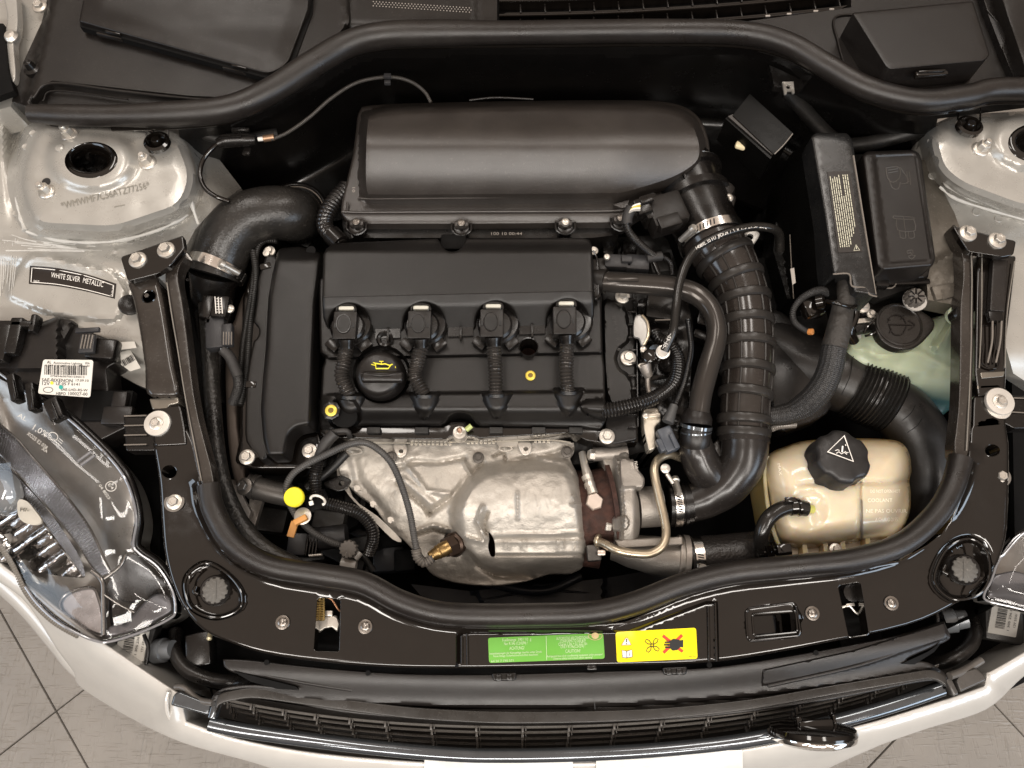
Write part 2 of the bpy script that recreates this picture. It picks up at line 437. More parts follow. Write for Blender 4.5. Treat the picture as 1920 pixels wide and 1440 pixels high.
fluid_shade_tint(WASH, -.085, -.060, (.035, .085, .085))
INKW = mat('white_print', (.78, .75, .70), .5, mott=.02)
INKG = mat('grey_print', (.32, .29, .26), .5, mott=.02)
INKK = mat('black_print', (.012, .012, .012), .5)
INKR = mat('red_print', (.55, .05, .02), .5)
INKY = mat('yellow_print', (.84, .74, .05), .5)
INKP = mat('pale_yellow_print', (.58, .56, .44), .5)
PAPER = mat('white_label_paper', (.66, .64, .59), .45, mott=.02)
LBK = mat('black_label_film', (.014, .010, .008), .35)
LGR = mat('green_label_film', (.13, .38, .05), .35, mott=.04)
LYE = mat('yellow_label_film', (.90, .72, .0), .35, mott=.02)
GRYP = mat('grey_plastic', (.024, .024, .026), .42, bump=(800, .25, .0004), dust=.05)
LAMPB = mat('headlamp_black_bezel', (.05, .044, .038), .22, mott=.08)
GLASS = mat('clear_lens', (1, 1, 1), .02, trans=1, ior=1.25, mott=0, rvar=.01)
# clear lens: a thin shell (reflects by Fresnel, lets the rest straight through)
def clear(name, tint=(1, 1, 1), rough=.03):
    m = bpy.data.materials.new(name); m.use_nodes = True; nt = m.node_tree; N = nt.nodes; N.clear()
    o = N.new('ShaderNodeOutputMaterial'); mx = N.new('ShaderNodeMixShader'); t = N.new('ShaderNodeBsdfTransparent')
    g = N.new('ShaderNodeBsdfGlossy'); f = N.new('ShaderNodeFresnel'); f.inputs[0].default_value = 1.5
    t.inputs[0].default_value = (*tint, 1); g.inputs['Roughness'].default_value = rough
    L = nt.links.new; L(f.outputs[0], mx.inputs[0]); L(t.outputs[0], mx.inputs[1]); L(g.outputs[0], mx.inputs[2]); L(mx.outputs[0], o.inputs[0])
    return m
LENS = clear('clear_lamp_lens', (.95, .95, .96), .06)
def leather(name, c1, c2):
    """showroom floor: embossed slate-like tile"""
    m = mat(name, c1, .42, bump=[(9, .35, .01)], mott=.10, mscale=6, rvar=.1); nt = m.node_tree; N = nt.nodes; L = nt.links.new
    tc = N.new('ShaderNodeTexCoord'); b = N['Principled BSDF']; last = b.inputs['Normal'].links[0].from_socket
    for k, sc in enumerate(((26, 230, 1), (230, 26, 1), (14, 120, 1), (120, 14, 1))):
        mp = N.new('ShaderNodeMapping'); mp.inputs['Location'].default_value = (k * 3.1, k * 7.7, 0); mp.inputs['Scale'].default_value = sc
        n = N.new('ShaderNodeTexNoise'); n.inputs['Scale'].default_value = 1.0; n.inputs['Detail'].default_value = 2
        L(tc.outputs['Object'], mp.inputs[0]); L(mp.outputs[0], n.inputs['Vector'])
        r = N.new('ShaderNodeMapRange'); r.inputs[1].default_value = .60; r.inputs[2].default_value = .72; L(n.outputs['Fac'], r.inputs[0])
        bp = N.new('ShaderNodeBump'); bp.inputs['Strength'].default_value = .35; bp.inputs['Distance'].default_value = .0035
        L(r.outputs[0], bp.inputs['Height']); L(last, bp.inputs['Normal']); last = bp.outputs['Normal']
    L(last, b.inputs['Normal']); return m
TILE = leather('grey_floor_tile', (.235, .215, .19), 0); GROUT = mat('dark_tile_joint', (.02, .018, .016), .8)

# common shapes -----------------------------------------------------------
def Gbolt(c, r, axis=(0, 0, 1), rot=10, fl=1.0, hh=.55, dome=True):
    """flanged hex head bolt: r = flange radius in pixels"""
    z = r
    a = Glathe(c, [(r * .98, -.25 * z), (r, 0), (r * .96, .08 * z), (r * .66, .22 * z)], axis, 24)
    hx = [(r * .62, .12 * z), (r * .62, hh * z), (r * .54, (hh + .09) * z), (r * .34, (hh + .09) * z), (r * .30, (hh + .03) * z), (0.01, (hh + .03) * z)]
    b = Glathe(c, hx, axis, 6, rot=rot)
    return [a, b]
def Gstud(c, r, axis=(0, .10, 1), rot=0):
    """nut on a stud"""
    return [Glathe(c, [(r * 1.0, -.2 * r), (r, 0), (r * .92, .14 * r), (r * .72, .26 * r)], axis, 24),
            Glathe(c, [(r * .66, .15 * r), (r * .66, .95 * r), (r * .58, 1.05 * r), (r * .42, 1.05 * r)], axis, 6, rot=rot),
            Glathe(c, [(r * .36, 1.0 * r), (r * .36, 1.45 * r), (r * .28, 1.55 * r), (.01, 1.55 * r)], axis, 14)]
def Gtorx(c, r, axis=(0, 0, 1)):
    return [Glathe(c, [(r, -.3 * r), (r, .2 * r), (r * .9, .5 * r), (r * .6, .68 * r), (r * .42, .70 * r), (r * .40, .45 * r), (.01, .35 * r)], axis, 18)]

# ================================================================== FLOOR
ZF = -.74
fl = put('floor', GROUT, None, Gbox((960, 900, ZF - .006), (4200, 3200, 20), 0, 0), kind='structure')
def tiles():
    a = P(165, 1440, ZF); b = P(0, 1145, ZF); u = (a - b).normalized()
    c = P(0, 1415, ZF); d = P(155, 1295, ZF); v = (d - c).normalized()
    # where both joints cross
    M = Matrix(((u.x, -v.x), (u.y, -v.y))); q = M.inverted() @ Vector((c.x - b.x, c.y - b.y)); o = b + u * q[0]
    # spacing of the joints along each direction
    su = .385; sv = .385; n = 0; g = .0010
    for i in range(-12, 13):
        for j in range(-12, 13):
            p = [o + u * (su * (i + x)) + v * (sv * (j + y)) for x, y in ((0, 0), (1, 0), (1, 1), (0, 1))]
            cx = sum(q.x for q in p) / 4; cy = sum(q.y for q in p) / 4
            if abs(cx) > 2.5 or cy < -1.7 or cy > 1.5: continue
            if abs(cx) < .6 and cy > -.5: continue
            cc = Vector((cx, cy, ZF)); q = [cc + (w_ - cc) * (1 - g / su * 2) for w_ in p]; h = .0004 * ((i * 7 + j * 3) % 4)
            if (q[1] - q[0]).cross(q[2] - q[0]).z < 0: q = q[::-1]
            bev = [cc + (w_ - cc) * .994 for w_ in q]
            V = [tuple(k + Vector((0, 0, h))) for k in bev] + [(k.x, k.y, ZF - .0012) for k in q] + [(k.x, k.y, ZF - .008) for k in q]
            Fc = [(0, 1, 2, 3)] + [(k, k + 4, (k + 1) % 4 + 4, (k + 1) % 4) for k in range(4)] + [(k + 4, k + 8, (k + 1) % 4 + 8, (k + 1) % 4 + 4) for k in range(4)]
            put('tile', TILE, fl, (V, Fc)); n += 1
tiles()

# ================================================================== BAY LINER (everything dark under the engine)
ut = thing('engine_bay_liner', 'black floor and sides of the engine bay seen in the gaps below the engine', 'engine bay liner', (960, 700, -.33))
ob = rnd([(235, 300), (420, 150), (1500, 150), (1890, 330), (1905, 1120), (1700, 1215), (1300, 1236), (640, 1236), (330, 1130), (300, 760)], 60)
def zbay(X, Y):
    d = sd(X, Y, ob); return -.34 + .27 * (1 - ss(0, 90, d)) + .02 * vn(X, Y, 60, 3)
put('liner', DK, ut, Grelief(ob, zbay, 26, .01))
# undertray panels in the front gap, faint bluish reflection painted into their colour
UT = mat('blue_reflection_undertray', (.016, .018, .024), .35, bump=(30, .1, .002), dust=.05)
put('undertray', UT, ut, Grelief([(770, 1095), (880, 1108), (1130, 1085), (1260, 1062), (1290, 1085), (1240, 1120), (1130, 1140), (900, 1140), (800, 1130)],
    lambda X, Y: -.25 + .012 * ss(0, 8, X - 870 - (Y - 1090) * .8) - .02 * ss(0, 6, X - 1130), 9, .01),
    Gtube([(900, 1125, -.24), (1010, 1108, -.235), (1110, 1112, -.24)], 2.2), Gtube([(1000, 1096, -.2), (1060, 1100, -.2)], 1.5), Gtube([(880, 1085, -.2), (1010, 1108, -.2), (1090, 1080, -.2)], 9))

# ================================================================== BODY SHELL: inner wing with strut tower, left and right
def bead(name, par, path, r=5, m=SEAL):
    pp = cr([q for q in path], n=4); pts = []
    for i, q in enumerate(pp): pts.append((q[0], q[1], q[2], r * (1 + .35 * math.sin(i * 2.3) + .2 * math.sin(i * 5.1))))
    return put(name, m, par, Gtube(pts, r, n=8, res=4))
tw = rnd([(62, 232), (335, 245), (368, 330), (345, 392), (215, 436), (60, 428), (32, 335)], 32)
def z_lw(X, Y):
    z = .012 + .055 * ss(-26, 4, sd(X, Y, tw)) + .010 * ss(2, 16, sd(X, Y, tw))
    r = np.sqrt(((X - 171) / 1.0) ** 2 + ((Y - 300) / .72) ** 2)
    z = z + .012 * (ss(95, 62, r))                       # dome round the hole
    z = z - .05 * ss(0, 90, X - 360 - (Y - 300) * .35)   # falls away to the bay
    z = z - .012 * ss(8, 40, Y - 470 - (X - 60) * .10) * ss(-140, 30, 300 - X)
    z = z + raise_in(X, Y, rnd([(12, 550), (62, 478), (215, 515), (238, 560), (215, 600), (90, 582)], 20), .008, 12)
    z = z - .03 * ss(0, 70, Y - 600 - X * .12)
    z = z + .03 * ss(30, 4, X) * ss(450, 200, Y)
    z = z - .0015 * ridge(X, Y, [(0, 440), (70, 440), (230, 480)], 1, 7) + .0012 * ridge(X, Y, [(60, 430), (210, 455), (300, 420)], 1, 4) + .0012 * ridge(X, Y, [(60, 448), (160, 470), (230, 470)], 1, 4)
    return z + .0012 * vn(X, Y, 30, 8)
ol = [(-140, 190), (60, 200), (200, 205), (345, 222), (372, 262), (398, 282), (452, 352), (400, 392), (366, 430), (345, 470), (325, 520), (315, 600), (300, 740), (255, 720), (150, 660), (-140, 640)]
hole = ell(171, 300, 50, 34, 32, 4)
lw = thing('inner_wing', 'beige silver inner wing with strut tower and paint name label, left side', 'car body', (170, 300, .07))
body = put('panel', SIL, lw, Grelief(ol, z_lw, 7, .02, [hole], feats=[(tw, (-24, -16, -8, 0, 5, 12), True)], hsk=False))
def domehole(par, cx, cy, z0, sc=1):
    q = ell(cx, cy + 1, 49.5 * sc, 34 * sc, 30); q = q + [q[0]]
    put('hole_wall', GL, par, Gtube([(x, y, z0 - .0135) for x, y in q], 13, n=14, res=4), Gtube([(x, y + 6, z0 - .035) for x, y in q], 18, n=14, res=6))
    put('strut_mount', PLS, par, Glathe((cx - 4, cy + 8, z0 - .055), [(80, -6), (80, 0), (48, 3), (40, 14), (26, 16), (24, 6), (10, 6), (8, 12), (.01, 12)], (0, 0, 1), 28))
    for a in (30, 150, 260):
        put('mount_rib', PL, par, Gbox((cx - 4 + 24 * cos(R(a)), cy + 8 + 20 * sin(R(a)), z0 - .036), (20, 7, 20), -a, 2))
domehole(lw, 171, 300, .087)
for (x, y, rt) in ((131, 253, 10), (277, 305, 25), (88, 360, 0)):
    put('strut_nut', ZN, lw, *Gstud((x, y, z_lw(np.array([x * 1.]), np.array([y * 1.]))[0]), 16.5, (-.1, .05, 1), rt))
zt = lambda X, Y: z_lw(X, Y)
put('vin_stamp', mat('stamped_shadow_paint', (.20, .185, .155), .5), lw, Gtext('*WMWMF7C56ATZ77256*', 197, 366, 18, zt, 13.5, fit=170, h=.0009), Gstroke([(214, 388), (234, 384)], 1.6, zt))
put('drain_plug', SIL, lw, Glathe((112, 278, z_lw(np.array([112.]), np.array([278.]))[0]), [(8, 0), (8, 2), (6, 3), (.01, 3)], (0, 0, 1), 18))
put('plug', INKK, lw, Glathe((87, 341, z_lw(np.array([87.]), np.array([341.]))[0]), [(8, 0), (8, 1), (.01, 1)], (0, 0, 1), 18))
bead('sealer_bead', lw, [(100, 232, .035), (66, 262, .032), (42, 296, .03), (34, 345, .03), (38, 400, .03), (48, 432, .025)], 4.5)
bead('sealer_bead', lw, [(50, 434, .024), (120, 452, .022), (215, 452, .022), (300, 430, .024), (352, 402, .02)], 3.2)
bead('sealer_bead', lw, [(352, 280, .05), (366, 320, .045), (358, 372, .04), (372, 420, .02)], 3)
put('brushed_sealer', SEAL, lw, *[Gstroke(cr([(2 + random.random() * 60, 440 + k * 5), (60 + random.random() * 40, 452 + k * 3), (140 + random.random() * 60, 462 + k * 1.5)]), 1.6 + random.random() * 1.2, zt, h=.0004) for k in range(7)],
    *[Gstroke([(4 + k * 5, 440 + random.random() * 20), (1 + k * 4, 520 + random.random() * 60)], 1.3, zt, h=.0004) for k in range(7)])
for (x, y) in ((62, 250), (48, 275), (30, 400), (245, 452), (268, 446), (300, 436)):
    put('spot_weld', SIL, lw, Glathe((x, y, z_lw(np.array([x * 1.]), np.array([y * 1.]))[0]), [(7, 0), (6, 1.2), (4, .8), (.01, .6)], (0, 0, 1), 14))
put('grommet', PLS, lw, Glathe((243, 572, .012), [(20, 0), (19, 4), (12, 6), (.01, 5)], (.5, -.1, 1), 20))
# paint name label, following the panel
lab = cr([(56, 498), (110, 503), (165, 515), (218, 532)], n=5) + cr([(215, 560), (160, 546), (105, 536), (54, 532)], n=5)
zl = lambda X, Y: z_lw(X, Y) + .0006
s1 = put('paint_label', LBK, lw, Grelief(lab, zl, 10, .0005), label='black paint name label')
bd = cr([(60, 502), (110, 507), (163, 518), (213, 535)], n=5) + cr([(211, 556), (160, 543), (107, 533), (58, 529)], n=5)
put('print', INKW, s1, Gstroke(bd, 1.3, zl, .0006, True), Gtext('WHITE SILVER', 123, 519.5, 14, zl, -9.5, fit=55, h=.0006), Gtext('METALLIC', 175, 529.5, 14, zl, -13, fit=39, h=.0006),
    Gtext('A62/9', 68, 527, 5.5, zl, -6, fit=11, h=.0006), Gtext('9 121 571', 211, 545, 4.5, zl, 78, fit=18, h=.0006))

# right tower
tr = rnd([(1742, 250), (1800, 222), (1990, 215), (1990, 400), (1915, 395), (1800, 352), (1760, 320)], 28)
def z_rw(X, Y):
    z = .012 + .058 * ss(-26, 4, sd(X, Y, tr)) + .008 * ss(2, 16, sd(X, Y, tr))
    r = np.sqrt(((X - 1938) / 1.0) ** 2 + ((Y - 262) / .72) ** 2); z = z + .012 * (ss(95, 62, r))
    return z - .05 * ss(0, 70, 1735 - X) - .04 * ss(0, 120, Y - 460) * ss(0, 30, 1880 - X) - .03 * ss(0, 100, Y - 640) + .001 * vn(X, Y, 30, 4)
orr = [(1700, 300), (1735, 240), (1790, 215), (1990, 205), (1990, 760), (1900, 700), (1860, 560), (1790, 560), (1750, 540), (1690, 400)]
rw = thing('inner_wing', 'beige silver inner wing with strut tower cut by the frame, right side', 'car body', (1900, 300, .07))
put('panel', SIL, rw, Grelief(orr, z_rw, 8, .02, [ell(1940, 268, 50, 36, 28)], feats=[(tr, (-24, -16, -8, 0, 5, 12), True)], hsk=False))
domehole(rw, 1940, 268, .087)
put('strut_nut', ZN, rw, *Gstud((1838, 280, z_rw(np.array([1838.]), np.array([280.]))[0]), 16.5, (.1, .05, 1), 10))
bead('sealer_bead', rw, [(1742, 262, .05), (1764, 330, .04), (1800, 362, .035), (1910, 402, .03)], 3.5)
bead('sealer_bead', rw, [(1762, 350, .03), (1800, 376, .028), (1920, 412, .028)], 2.6)
for (x, y) in ((1830, 398), (1872, 410), (1748, 330), (1766, 400)):
    put('spot_weld', SIL, rw, Glathe((x, y, z_rw(np.array([x * 1.]), np.array([y * 1.]))[0]), [(8, 0), (7, 1.4), (5, .9), (.01, .6)], (0, 0, 1), 14))
# grey bare chassis member below the right fuse box
put('chassis_leg', mat('grey_primer', (.10, .088, .072), .42, metal=.4, dust=.2, bump=(200, .3, .001)), rw,
    Grelief([(1700, 300), (1742, 300), (1764, 350), (1790, 400), (1804, 440), (1806, 592), (1790, 572), (1740, 562), (1738, 530), (1742, 480), (1700, 460)], lambda X, Y: .018 + .004 * ss(1740, 1800, X) + .004 * vn(X, Y, 18, 2) + ridge(X, Y, [(1700, 520), (1800, 470)], .006, 10), 8, .03),
    Gbox((1775, 545, .024), (50, 30, 20), 10, 4), Gtext('EM05', 1770, 552, 9, .0245, -80))

# bonnet hinge and wing edge, top left
hg = thing('bonnet_hinge', 'off white bonnet hinge arm at the top left corner', 'hinge', (40, 60, .09))
put('wing_edge', SIL, hg, Grelief([(-140, -30), (95, -30), (78, 42), (50, 108), (20, 200), (-140, 240)], lambda X, Y: .07 + .0 * X, 14, .05))
put('hinge_arm', SIL, hg, Grelief(cr([(6, -20), (28, -20), (34, 30), (32, 60), (26, 80), (30, 140), (22, 150), (12, 90), (10, 60), (14, 30)], True, 4), .095, 8, .012, edge=(3, .002)))
put('pivot_bolt', ZN, hg, Glathe((22, 70, .096), [(13, 0), (13, 3), (9, 8), (.01, 9)], (0, 0, 1), 20))
put('hinge_bolt', ZN, hg, *Gbolt((74, 12, .085), 14))
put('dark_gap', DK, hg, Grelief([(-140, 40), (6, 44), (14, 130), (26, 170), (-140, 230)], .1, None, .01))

# ================================================================== COWL (scuttle) PANEL
seal_t = [(58, 213), (130, 216), (210, 217), (330, 214), (430, 203), (505, 172), (580, 124), (650, 84), (720, 66), (820, 62), (960, 61), (1260, 58), (1400, 63), (1480, 84), (1550, 124), (1625, 165), (1720, 188), (1810, 180), (1860, 168), (1960, 166)]
cw = thing('cowl_panel', 'black plastic cowl panel under the windscreen with hatches and vent grille', 'cowl panel', (960, 20, .10))
oc = [(98, -60), (88, 28), (76, 46), (44, 116), (22, 190), (60, 202)] + cr(seal_t, n=3)[1:] + [(1960, -60)]
def z_cw(X, Y):
    z = .105 + 0 * X
    z = z - .012 * ss(-2, 4, sd(X, Y, [(62, 186), (98, 154), (350, 182), (430, 186), (520, 160), (620, 260), (60, 260)]))        # recessed shelf by the seal
    z = z - .02 * ss(0, 8, 58 + (186 - Y) * .22 - X)                                                                             # outer flange
    z = z + raise_in(X, Y, rnd([(578, -90), (640, -90), (652, 42), (588, 118), (540, 150), (535, 120)], 8), .012, 7)
    z = z - .004 * (1 - ss(0, 5, np.abs(X - 891)))
    z = z + raise_in(X, Y, [(660, -90), (888, -90), (888, 48), (660, 44)], .008, 14)
    return z
put('diagonal_channel', PLS, cw, Grelief([(1826, -60), (1850, 20), (1878, 92), (1902, 148), (1918, 146), (1890, 60), (1862, -60)], .118, None, .02, edge=(3, .002)))
put('corner_panel', PL, cw, Grelief([(1862, -60), (1878, 0), (1905, 80), (1922, 132), (1990, 150), (1990, -60)], lambda X, Y: .135 + .01 * vn(X, Y, 50, 3), 10, .03, edge=(4, .003)))
put('panel_rib', PL, cw, Gtube([(1620, 27, .106), (1566, 33, .107), (1572, 80, .107), (1584, 124, .107)], 2.2, n=8))
vent = [(932, 4), (1180, 0), (1400, -4), (1596, -26), (1596, 14), (1400, 40), (1180, 52), (932, 56)]
ventb = [(932, -40), (1596, -40), (1596, 14), (1400, 40), (1180, 52), (932, 56)]
put('panel', PL, cw, Grelief(oc, z_cw, 9, .03, [ventb], feats=[([(62, 186), (98, 154), (350, 182), (430, 186)], (-3, 0, 4), False), (rnd([(578, -90), (640, -90), (652, 42), (588, 118), (540, 150), (535, 120)], 8), (-7, -3, 0, 2), True)]))
put('vent_well', DK, cw, Grelief([(925, -60), (1605, -60), (1605, 20), (1400, 50), (925, 64)], .075, None, .01))
def vy(x, k): 
    t = (x - 932) / 664; return 56 - 4 * t - 38 * t * t - k * 27
for k, (wd) in enumerate((4, 5, 4)):
    pts = [(x, vy(x, k), .104) for x in range(936, 1595, 40)]
    put('slat', GL, cw, Gtube(pts, 2.6, n=8, res=12), Grelief([(x, vy(x, k)) for x in range(936, 1595, 40)] + [(x, vy(x, k) - 5) for x in range(1590, 935, -40)], .100 - .003 * k, None, .02))
for i in range(14):
    x = 976 + 46 * i
    for k in range(2):
        put('vent_rib', PLS, cw, Gbox((x, vy(x, k) - 13, .100), (2.6, 20, 16), 3, .6))
put('clip_marks', INKG, cw, *[Gbox((x, vy(x, 0) - 2, .107), (9, 3, 3), 2, .8) for x in (1045, 1085, 1150, 1192, 1300, 1335, 1440, 1480, 1530, 1560)])
put('grain_dots', INKG, cw, *[Glathe((700 + 6 * i + (k % 2) * 3, 3 + 4 * k + i * .4, .1135), [(1.3, 0), (.9, .8), (.01, .9)], (0, 0, 1), 6) for i in range(31) for k in range(3)])
lid = rnd([(168, -60), (148, 41), (505, 140, 22), (540, 120, 12), (578, 20), (584, -60)], 4)
lp = put('hatch_lid', PL, cw, Grelief(lid, lambda X, Y: .128 + .010 * ss(60, -20, Y) * 1 - .004 * ss(40, 0, sd(X, Y, lid)), 10, .016, edge=(4, .003)), label='large hatch lid on the left')
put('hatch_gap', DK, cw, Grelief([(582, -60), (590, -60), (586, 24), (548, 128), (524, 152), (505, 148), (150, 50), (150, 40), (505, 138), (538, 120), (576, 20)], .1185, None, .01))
for (x, y) in ((205, 64), (442, 128)):
    put('latch', GL, lp, Gbox((x, y, .118), (52, 9, 10), -15, 1.5), Gbox((x + 6, y - 4, .124), (30, 3, 6), -15, .8))
lid2 = rnd([(1597, 24), (1824, 2), (1856, 104, 14), (1845, 114), (1664, 131, 12)], 5)
put('hatch_lid', PLM, cw, Grelief(lid2, .150, 10, .05, edge=(3, .0025)), label='small square hatch lid on the right')
put('hatch_latch', GL, cw, Gbox((1748, 136, .148), (62, 10, 12), 4, 3), Gbox((1748, 132, .151), (52, 4, 4), 4, 1.5))
put('cowl_clip', PLS, cw, Glathe((60, 128, .10), [(16, -8), (16, 0), (10, 3), (7, 14), (.01, 16)], (-.1, .1, 1), 18))
put('cowl_lip', PL, cw, Gtube([(62, 184, .108), (97, 156, .108), (220, 170, .108), (350, 184, .108), (430, 188, .106)], 2.6, n=8), Gtube([(80, 190, .098), (104, 170, .098), (240, 186, .098)], 1.6, n=8))

# firewall behind the engine
fw = thing('bulkhead', 'glossy black bulkhead behind the air box below the cowl seal', 'bulkhead', (960, 130, .05))
of = cr(seal_t, n=3)[12:] + [(1960, 190), (1760, 215), (1740, 300), (1700, 330), (1500, 420), (1200, 300), (600, 420), (400, 400), (345, 300), (330, 222)]
sp = cr(seal_t, n=3)
def z_fw(X, Y):
    d = dseg(X, Y, sp); z = .092 - .23 * ss(0, 190, d)
    z = z + .012 * lump(X, Y, (1160, 150), 60, 1) * .3
    return z + .005 * vn(X, Y, 50, 9)
put('bulkhead_panel', mat('waxed_black_bulkhead', (.004, .0035, .0032), .22, rvar=.08, bump=(12, .2, .004)), fw, Grelief(of, z_fw, 8, .01))
put('bracket_clip', ZN, fw, Grelief([(1467, 153), (1488, 153), (1490, 174), (1486, 174), (1485, 170), (1476, 170), (1475, 176), (1471, 176)], .07, None, .003, [ell(1478, 163, 4, 4, 10)]))
put('clip_pad', PLS, fw, Grelief([(1443, 122), (1515, 155), (1500, 170), (1452, 162)], .062, None, .01, edge=(2, .001)))
put('mounting_ears', GL, fw, Gtube([(232, 226, .08), (268, 236, .08), (288, 250, .08)], 4), Gtube([(272, 232, .08), (275, 256, .08)], 1.6), Gtube([(314, 232, .08), (316, 256, .08)], 1.6), Gtube([(1797, 206, .08), (1795, 232, .08)], 1.6), Gtube([(1838, 200, .08), (1838, 228, .08)], 1.6))
for (x, y) in ((294, 266), (1818, 236)):
    g = put('rubber_cup', GL, fw, Glathe((x, y, .092), [(24, -6), (24, 2), (19, 5), (16, -8), (9, -8), (9, 6), (7, 9), (.01, 9)], (0, .1, 1), 26, rf=lambda t, h: 1))
put('bulkhead_foam', PLD, fw, Gtube([(1480, 175, .0), (1560, 260, 0), (1620, 270, .0), (1740, 240, .03)], 14), Gtube([(330, 228, .06), (420, 262, .05), (520, 250, .04)], 10))

# cowl seal
cs = put('cowl_seal', RB, None, Gtube([(x, y, .118 + .006 * (1 if 700 < x < 1400 else 0), (17 if x < 60 else 20 if x < 300 else 24 if x < 900 else 21)) for x, y in seal_t], 20, n=22, res=8), label='long black rubber seal curving below the cowl panel', cat='rubber seal')
cs2 = put('seal_flange', GL, cs, Gtube([(x, y + 24, .10) for x, y in seal_t[2:]], 5, n=8, res=12))

# ================================================================== SLAM PANEL
so = [(287, 832), (352, 800), (378, 905), (385, 960), (420, 1030), (500, 1075), (620, 1090), (700, 1110), (780, 1155), (860, 1172), (1130, 1170), (1210, 1150), (1300, 1115), (1400, 1092), (1560, 1078), (1690, 1050), (1765, 1000), (1800, 930), (1815, 850), (1824, 790), (1885, 790), (1890, 950), (1880, 1030), (1846, 1092), (1780, 1138), (1700, 1172), (1560, 1203), (1400, 1233), (1300, 1244), (1150, 1248), (960, 1252), (860, 1253), (730, 1251), (600, 1241), (500, 1226), (430, 1204), (380, 1180), (345, 1140), (322, 1090), (308, 1030), (302, 960), (298, 900)]
so = cr(so[:15], n=3)[:-1] + cr(so[15:] + [so[0]], n=3)[:-1]
seal_f = [(391, 908, .034), (400, 955, .03), (437, 1018, .026), (505, 1060, .024), (600, 1077, .022), (680, 1092, .022), (750, 1127, .022), (820, 1148, .022), (900, 1153, .022), (1010, 1152, .022), (1110, 1148, .022), (1190, 1130, .022), (1280, 1096, .022), (1370, 1074, .022), (1480, 1062, .022), (1600, 1048, .024), (1690, 1020, .026), (1752, 968, .028), (1785, 915, .032), (1802, 858, .036)]
spath = cr([(a, b) for a, b, c in seal_f], n=3)
gridl = [(338, 1070), (395, 1055), (440, 1085), (452, 1125), (430, 1155), (380, 1150), (345, 1115)]
dL = cr([(352, 1078), (385, 1056), (425, 1075), (452, 1110), (448, 1142), (405, 1158), (362, 1142), (347, 1108)], True, 4)
dR = cr([(1752, 1078), (1775, 1030), (1815, 1010), (1848, 1030), (1855, 1078), (1835, 1115), (1790, 1124), (1760, 1105)], True, 4)
whl = rnd([(594, 1119), (640, 1122), (637, 1224), (587, 1222)], 9)
whr = rnd([(1569, 1097), (1614, 1090), (1630, 1190), (1590, 1196)], 9)
rec = rnd([(1398, 1142), (1492, 1130), (1502, 1192), (1402, 1202)], 12)
recb = rnd([(1410, 1152), (1492, 1146), (1496, 1186), (1414, 1194)], 7)
slotl = ell(318, 885, 15, 13, 20); slotr = ell(1860, 845, 15, 12, 20)
cen = [(858, 1300), (858, 1190), (880, 1186), (1180, 1184), (1325, 1130), (1343, 1130), (1347, 1300)]
def z_sl(X, Y):
    z = 0 * X + .034 * ss(1060, 830, Y)
    z = z + .009 * ss(20, 0, dseg(X, Y, spath) - 16)            # rises to carry the seal
    z = z - .012 * ss(-7, 6, sd(X, Y, dL)) - .02 * ss(-8, 10, sd(X, Y, dR))
    cen = [(858, 1300), (858, 1190), (880, 1186), (1180, 1184), (1325, 1130), (1343, 1130), (1347, 1300)]
    z = z - .006 * ss(-3, 3, sd(X, Y, cen))
    z = z - .006 * ss(-4, 2, sd(X, Y, rec)) - .004 * ss(-2, 1, sd(X, Y, whl)) * 0
    z = z - .008 * ss(0, 60, 1640 - X) * ss(0, 60, X - 1500) * 0
    return z
sl = thing('slam_panel', 'glossy black front slam panel running across the bay below the rubber seal', 'front panel', (960, 1210, 0))
hmark = ell(968, 1268, 1, 1, 3)
put('panel', GL, sl, Grelief(so, z_sl, 8, .022, [whl, whr, recb, slotl, slotr], edge=(7, .004), feats=[(spath, (-38, -33, -28, -22, -16, 16, 22, 28, 33, 38), False), (dL, (-6, -3, 0, 3, 7), True), (dR, (-10, -5, 0, 4, 8), True), (cen, (-3.5, -1, 1.5, 4), True), (rec, (-3, -1, 1, 3), True)]))
# returns of the cut openings
def rim(par, pts, z, m=GL, wd=2.0, dz=.03, nm='opening_rim'):
    q = [(x, y, z) for x, y in pts] + [(pts[0][0], pts[0][1], z)]
    return put(nm, m, par, Gtube(q, wd, n=8, res=6))
for p_ in (whl, whr): rim(sl, p_, -.001, GL, 1.5)
rim(sl, recb, -.006, GL, 2.6); rim(sl, rec, .0005, GL, 1.6); rim(sl, slotl, .026, GL, 1.8); rim(sl, slotr, .03, GL, 1.8)
put('pocket', GL, sl, Grelief(rnd([(1405, 1148), (1494, 1142), (1498, 1190), (1408, 1197)], 8), -.045, None, .01))
for d_, z_ in ((dL, -.0), (dR, -.0)): rim(sl, d_, .0032 + .002, GL, 2.2, nm='pressed_ring')
for (x, y) in ((530, 1167), (685, 1175), (1523, 1150), (1671, 1131)):
    put('torx_screw', mat('dark_zinc_screw', (.22, .2, .18), .3, metal=.9, dust=.1), sl, Glathe((x, y, .001), [(14, 0), (13, 2), (10, 2.5)], (0, 0, 1), 20), *Gtorx((x, y, .003), 9))
for (x, y, z) in ((327, 941, .02), (1876, 893, .024)):
    put('body_bolt', ZN, sl, *Gbolt((x, y, z), 15, rot=25)); put('washer', mat('grey_paint_washer', (.14, .125, .11), .35), sl, Glathe((x, y, z - .001), [(19, -1), (19, 1), (14, 1.6)], (0, 0, 1), 24))
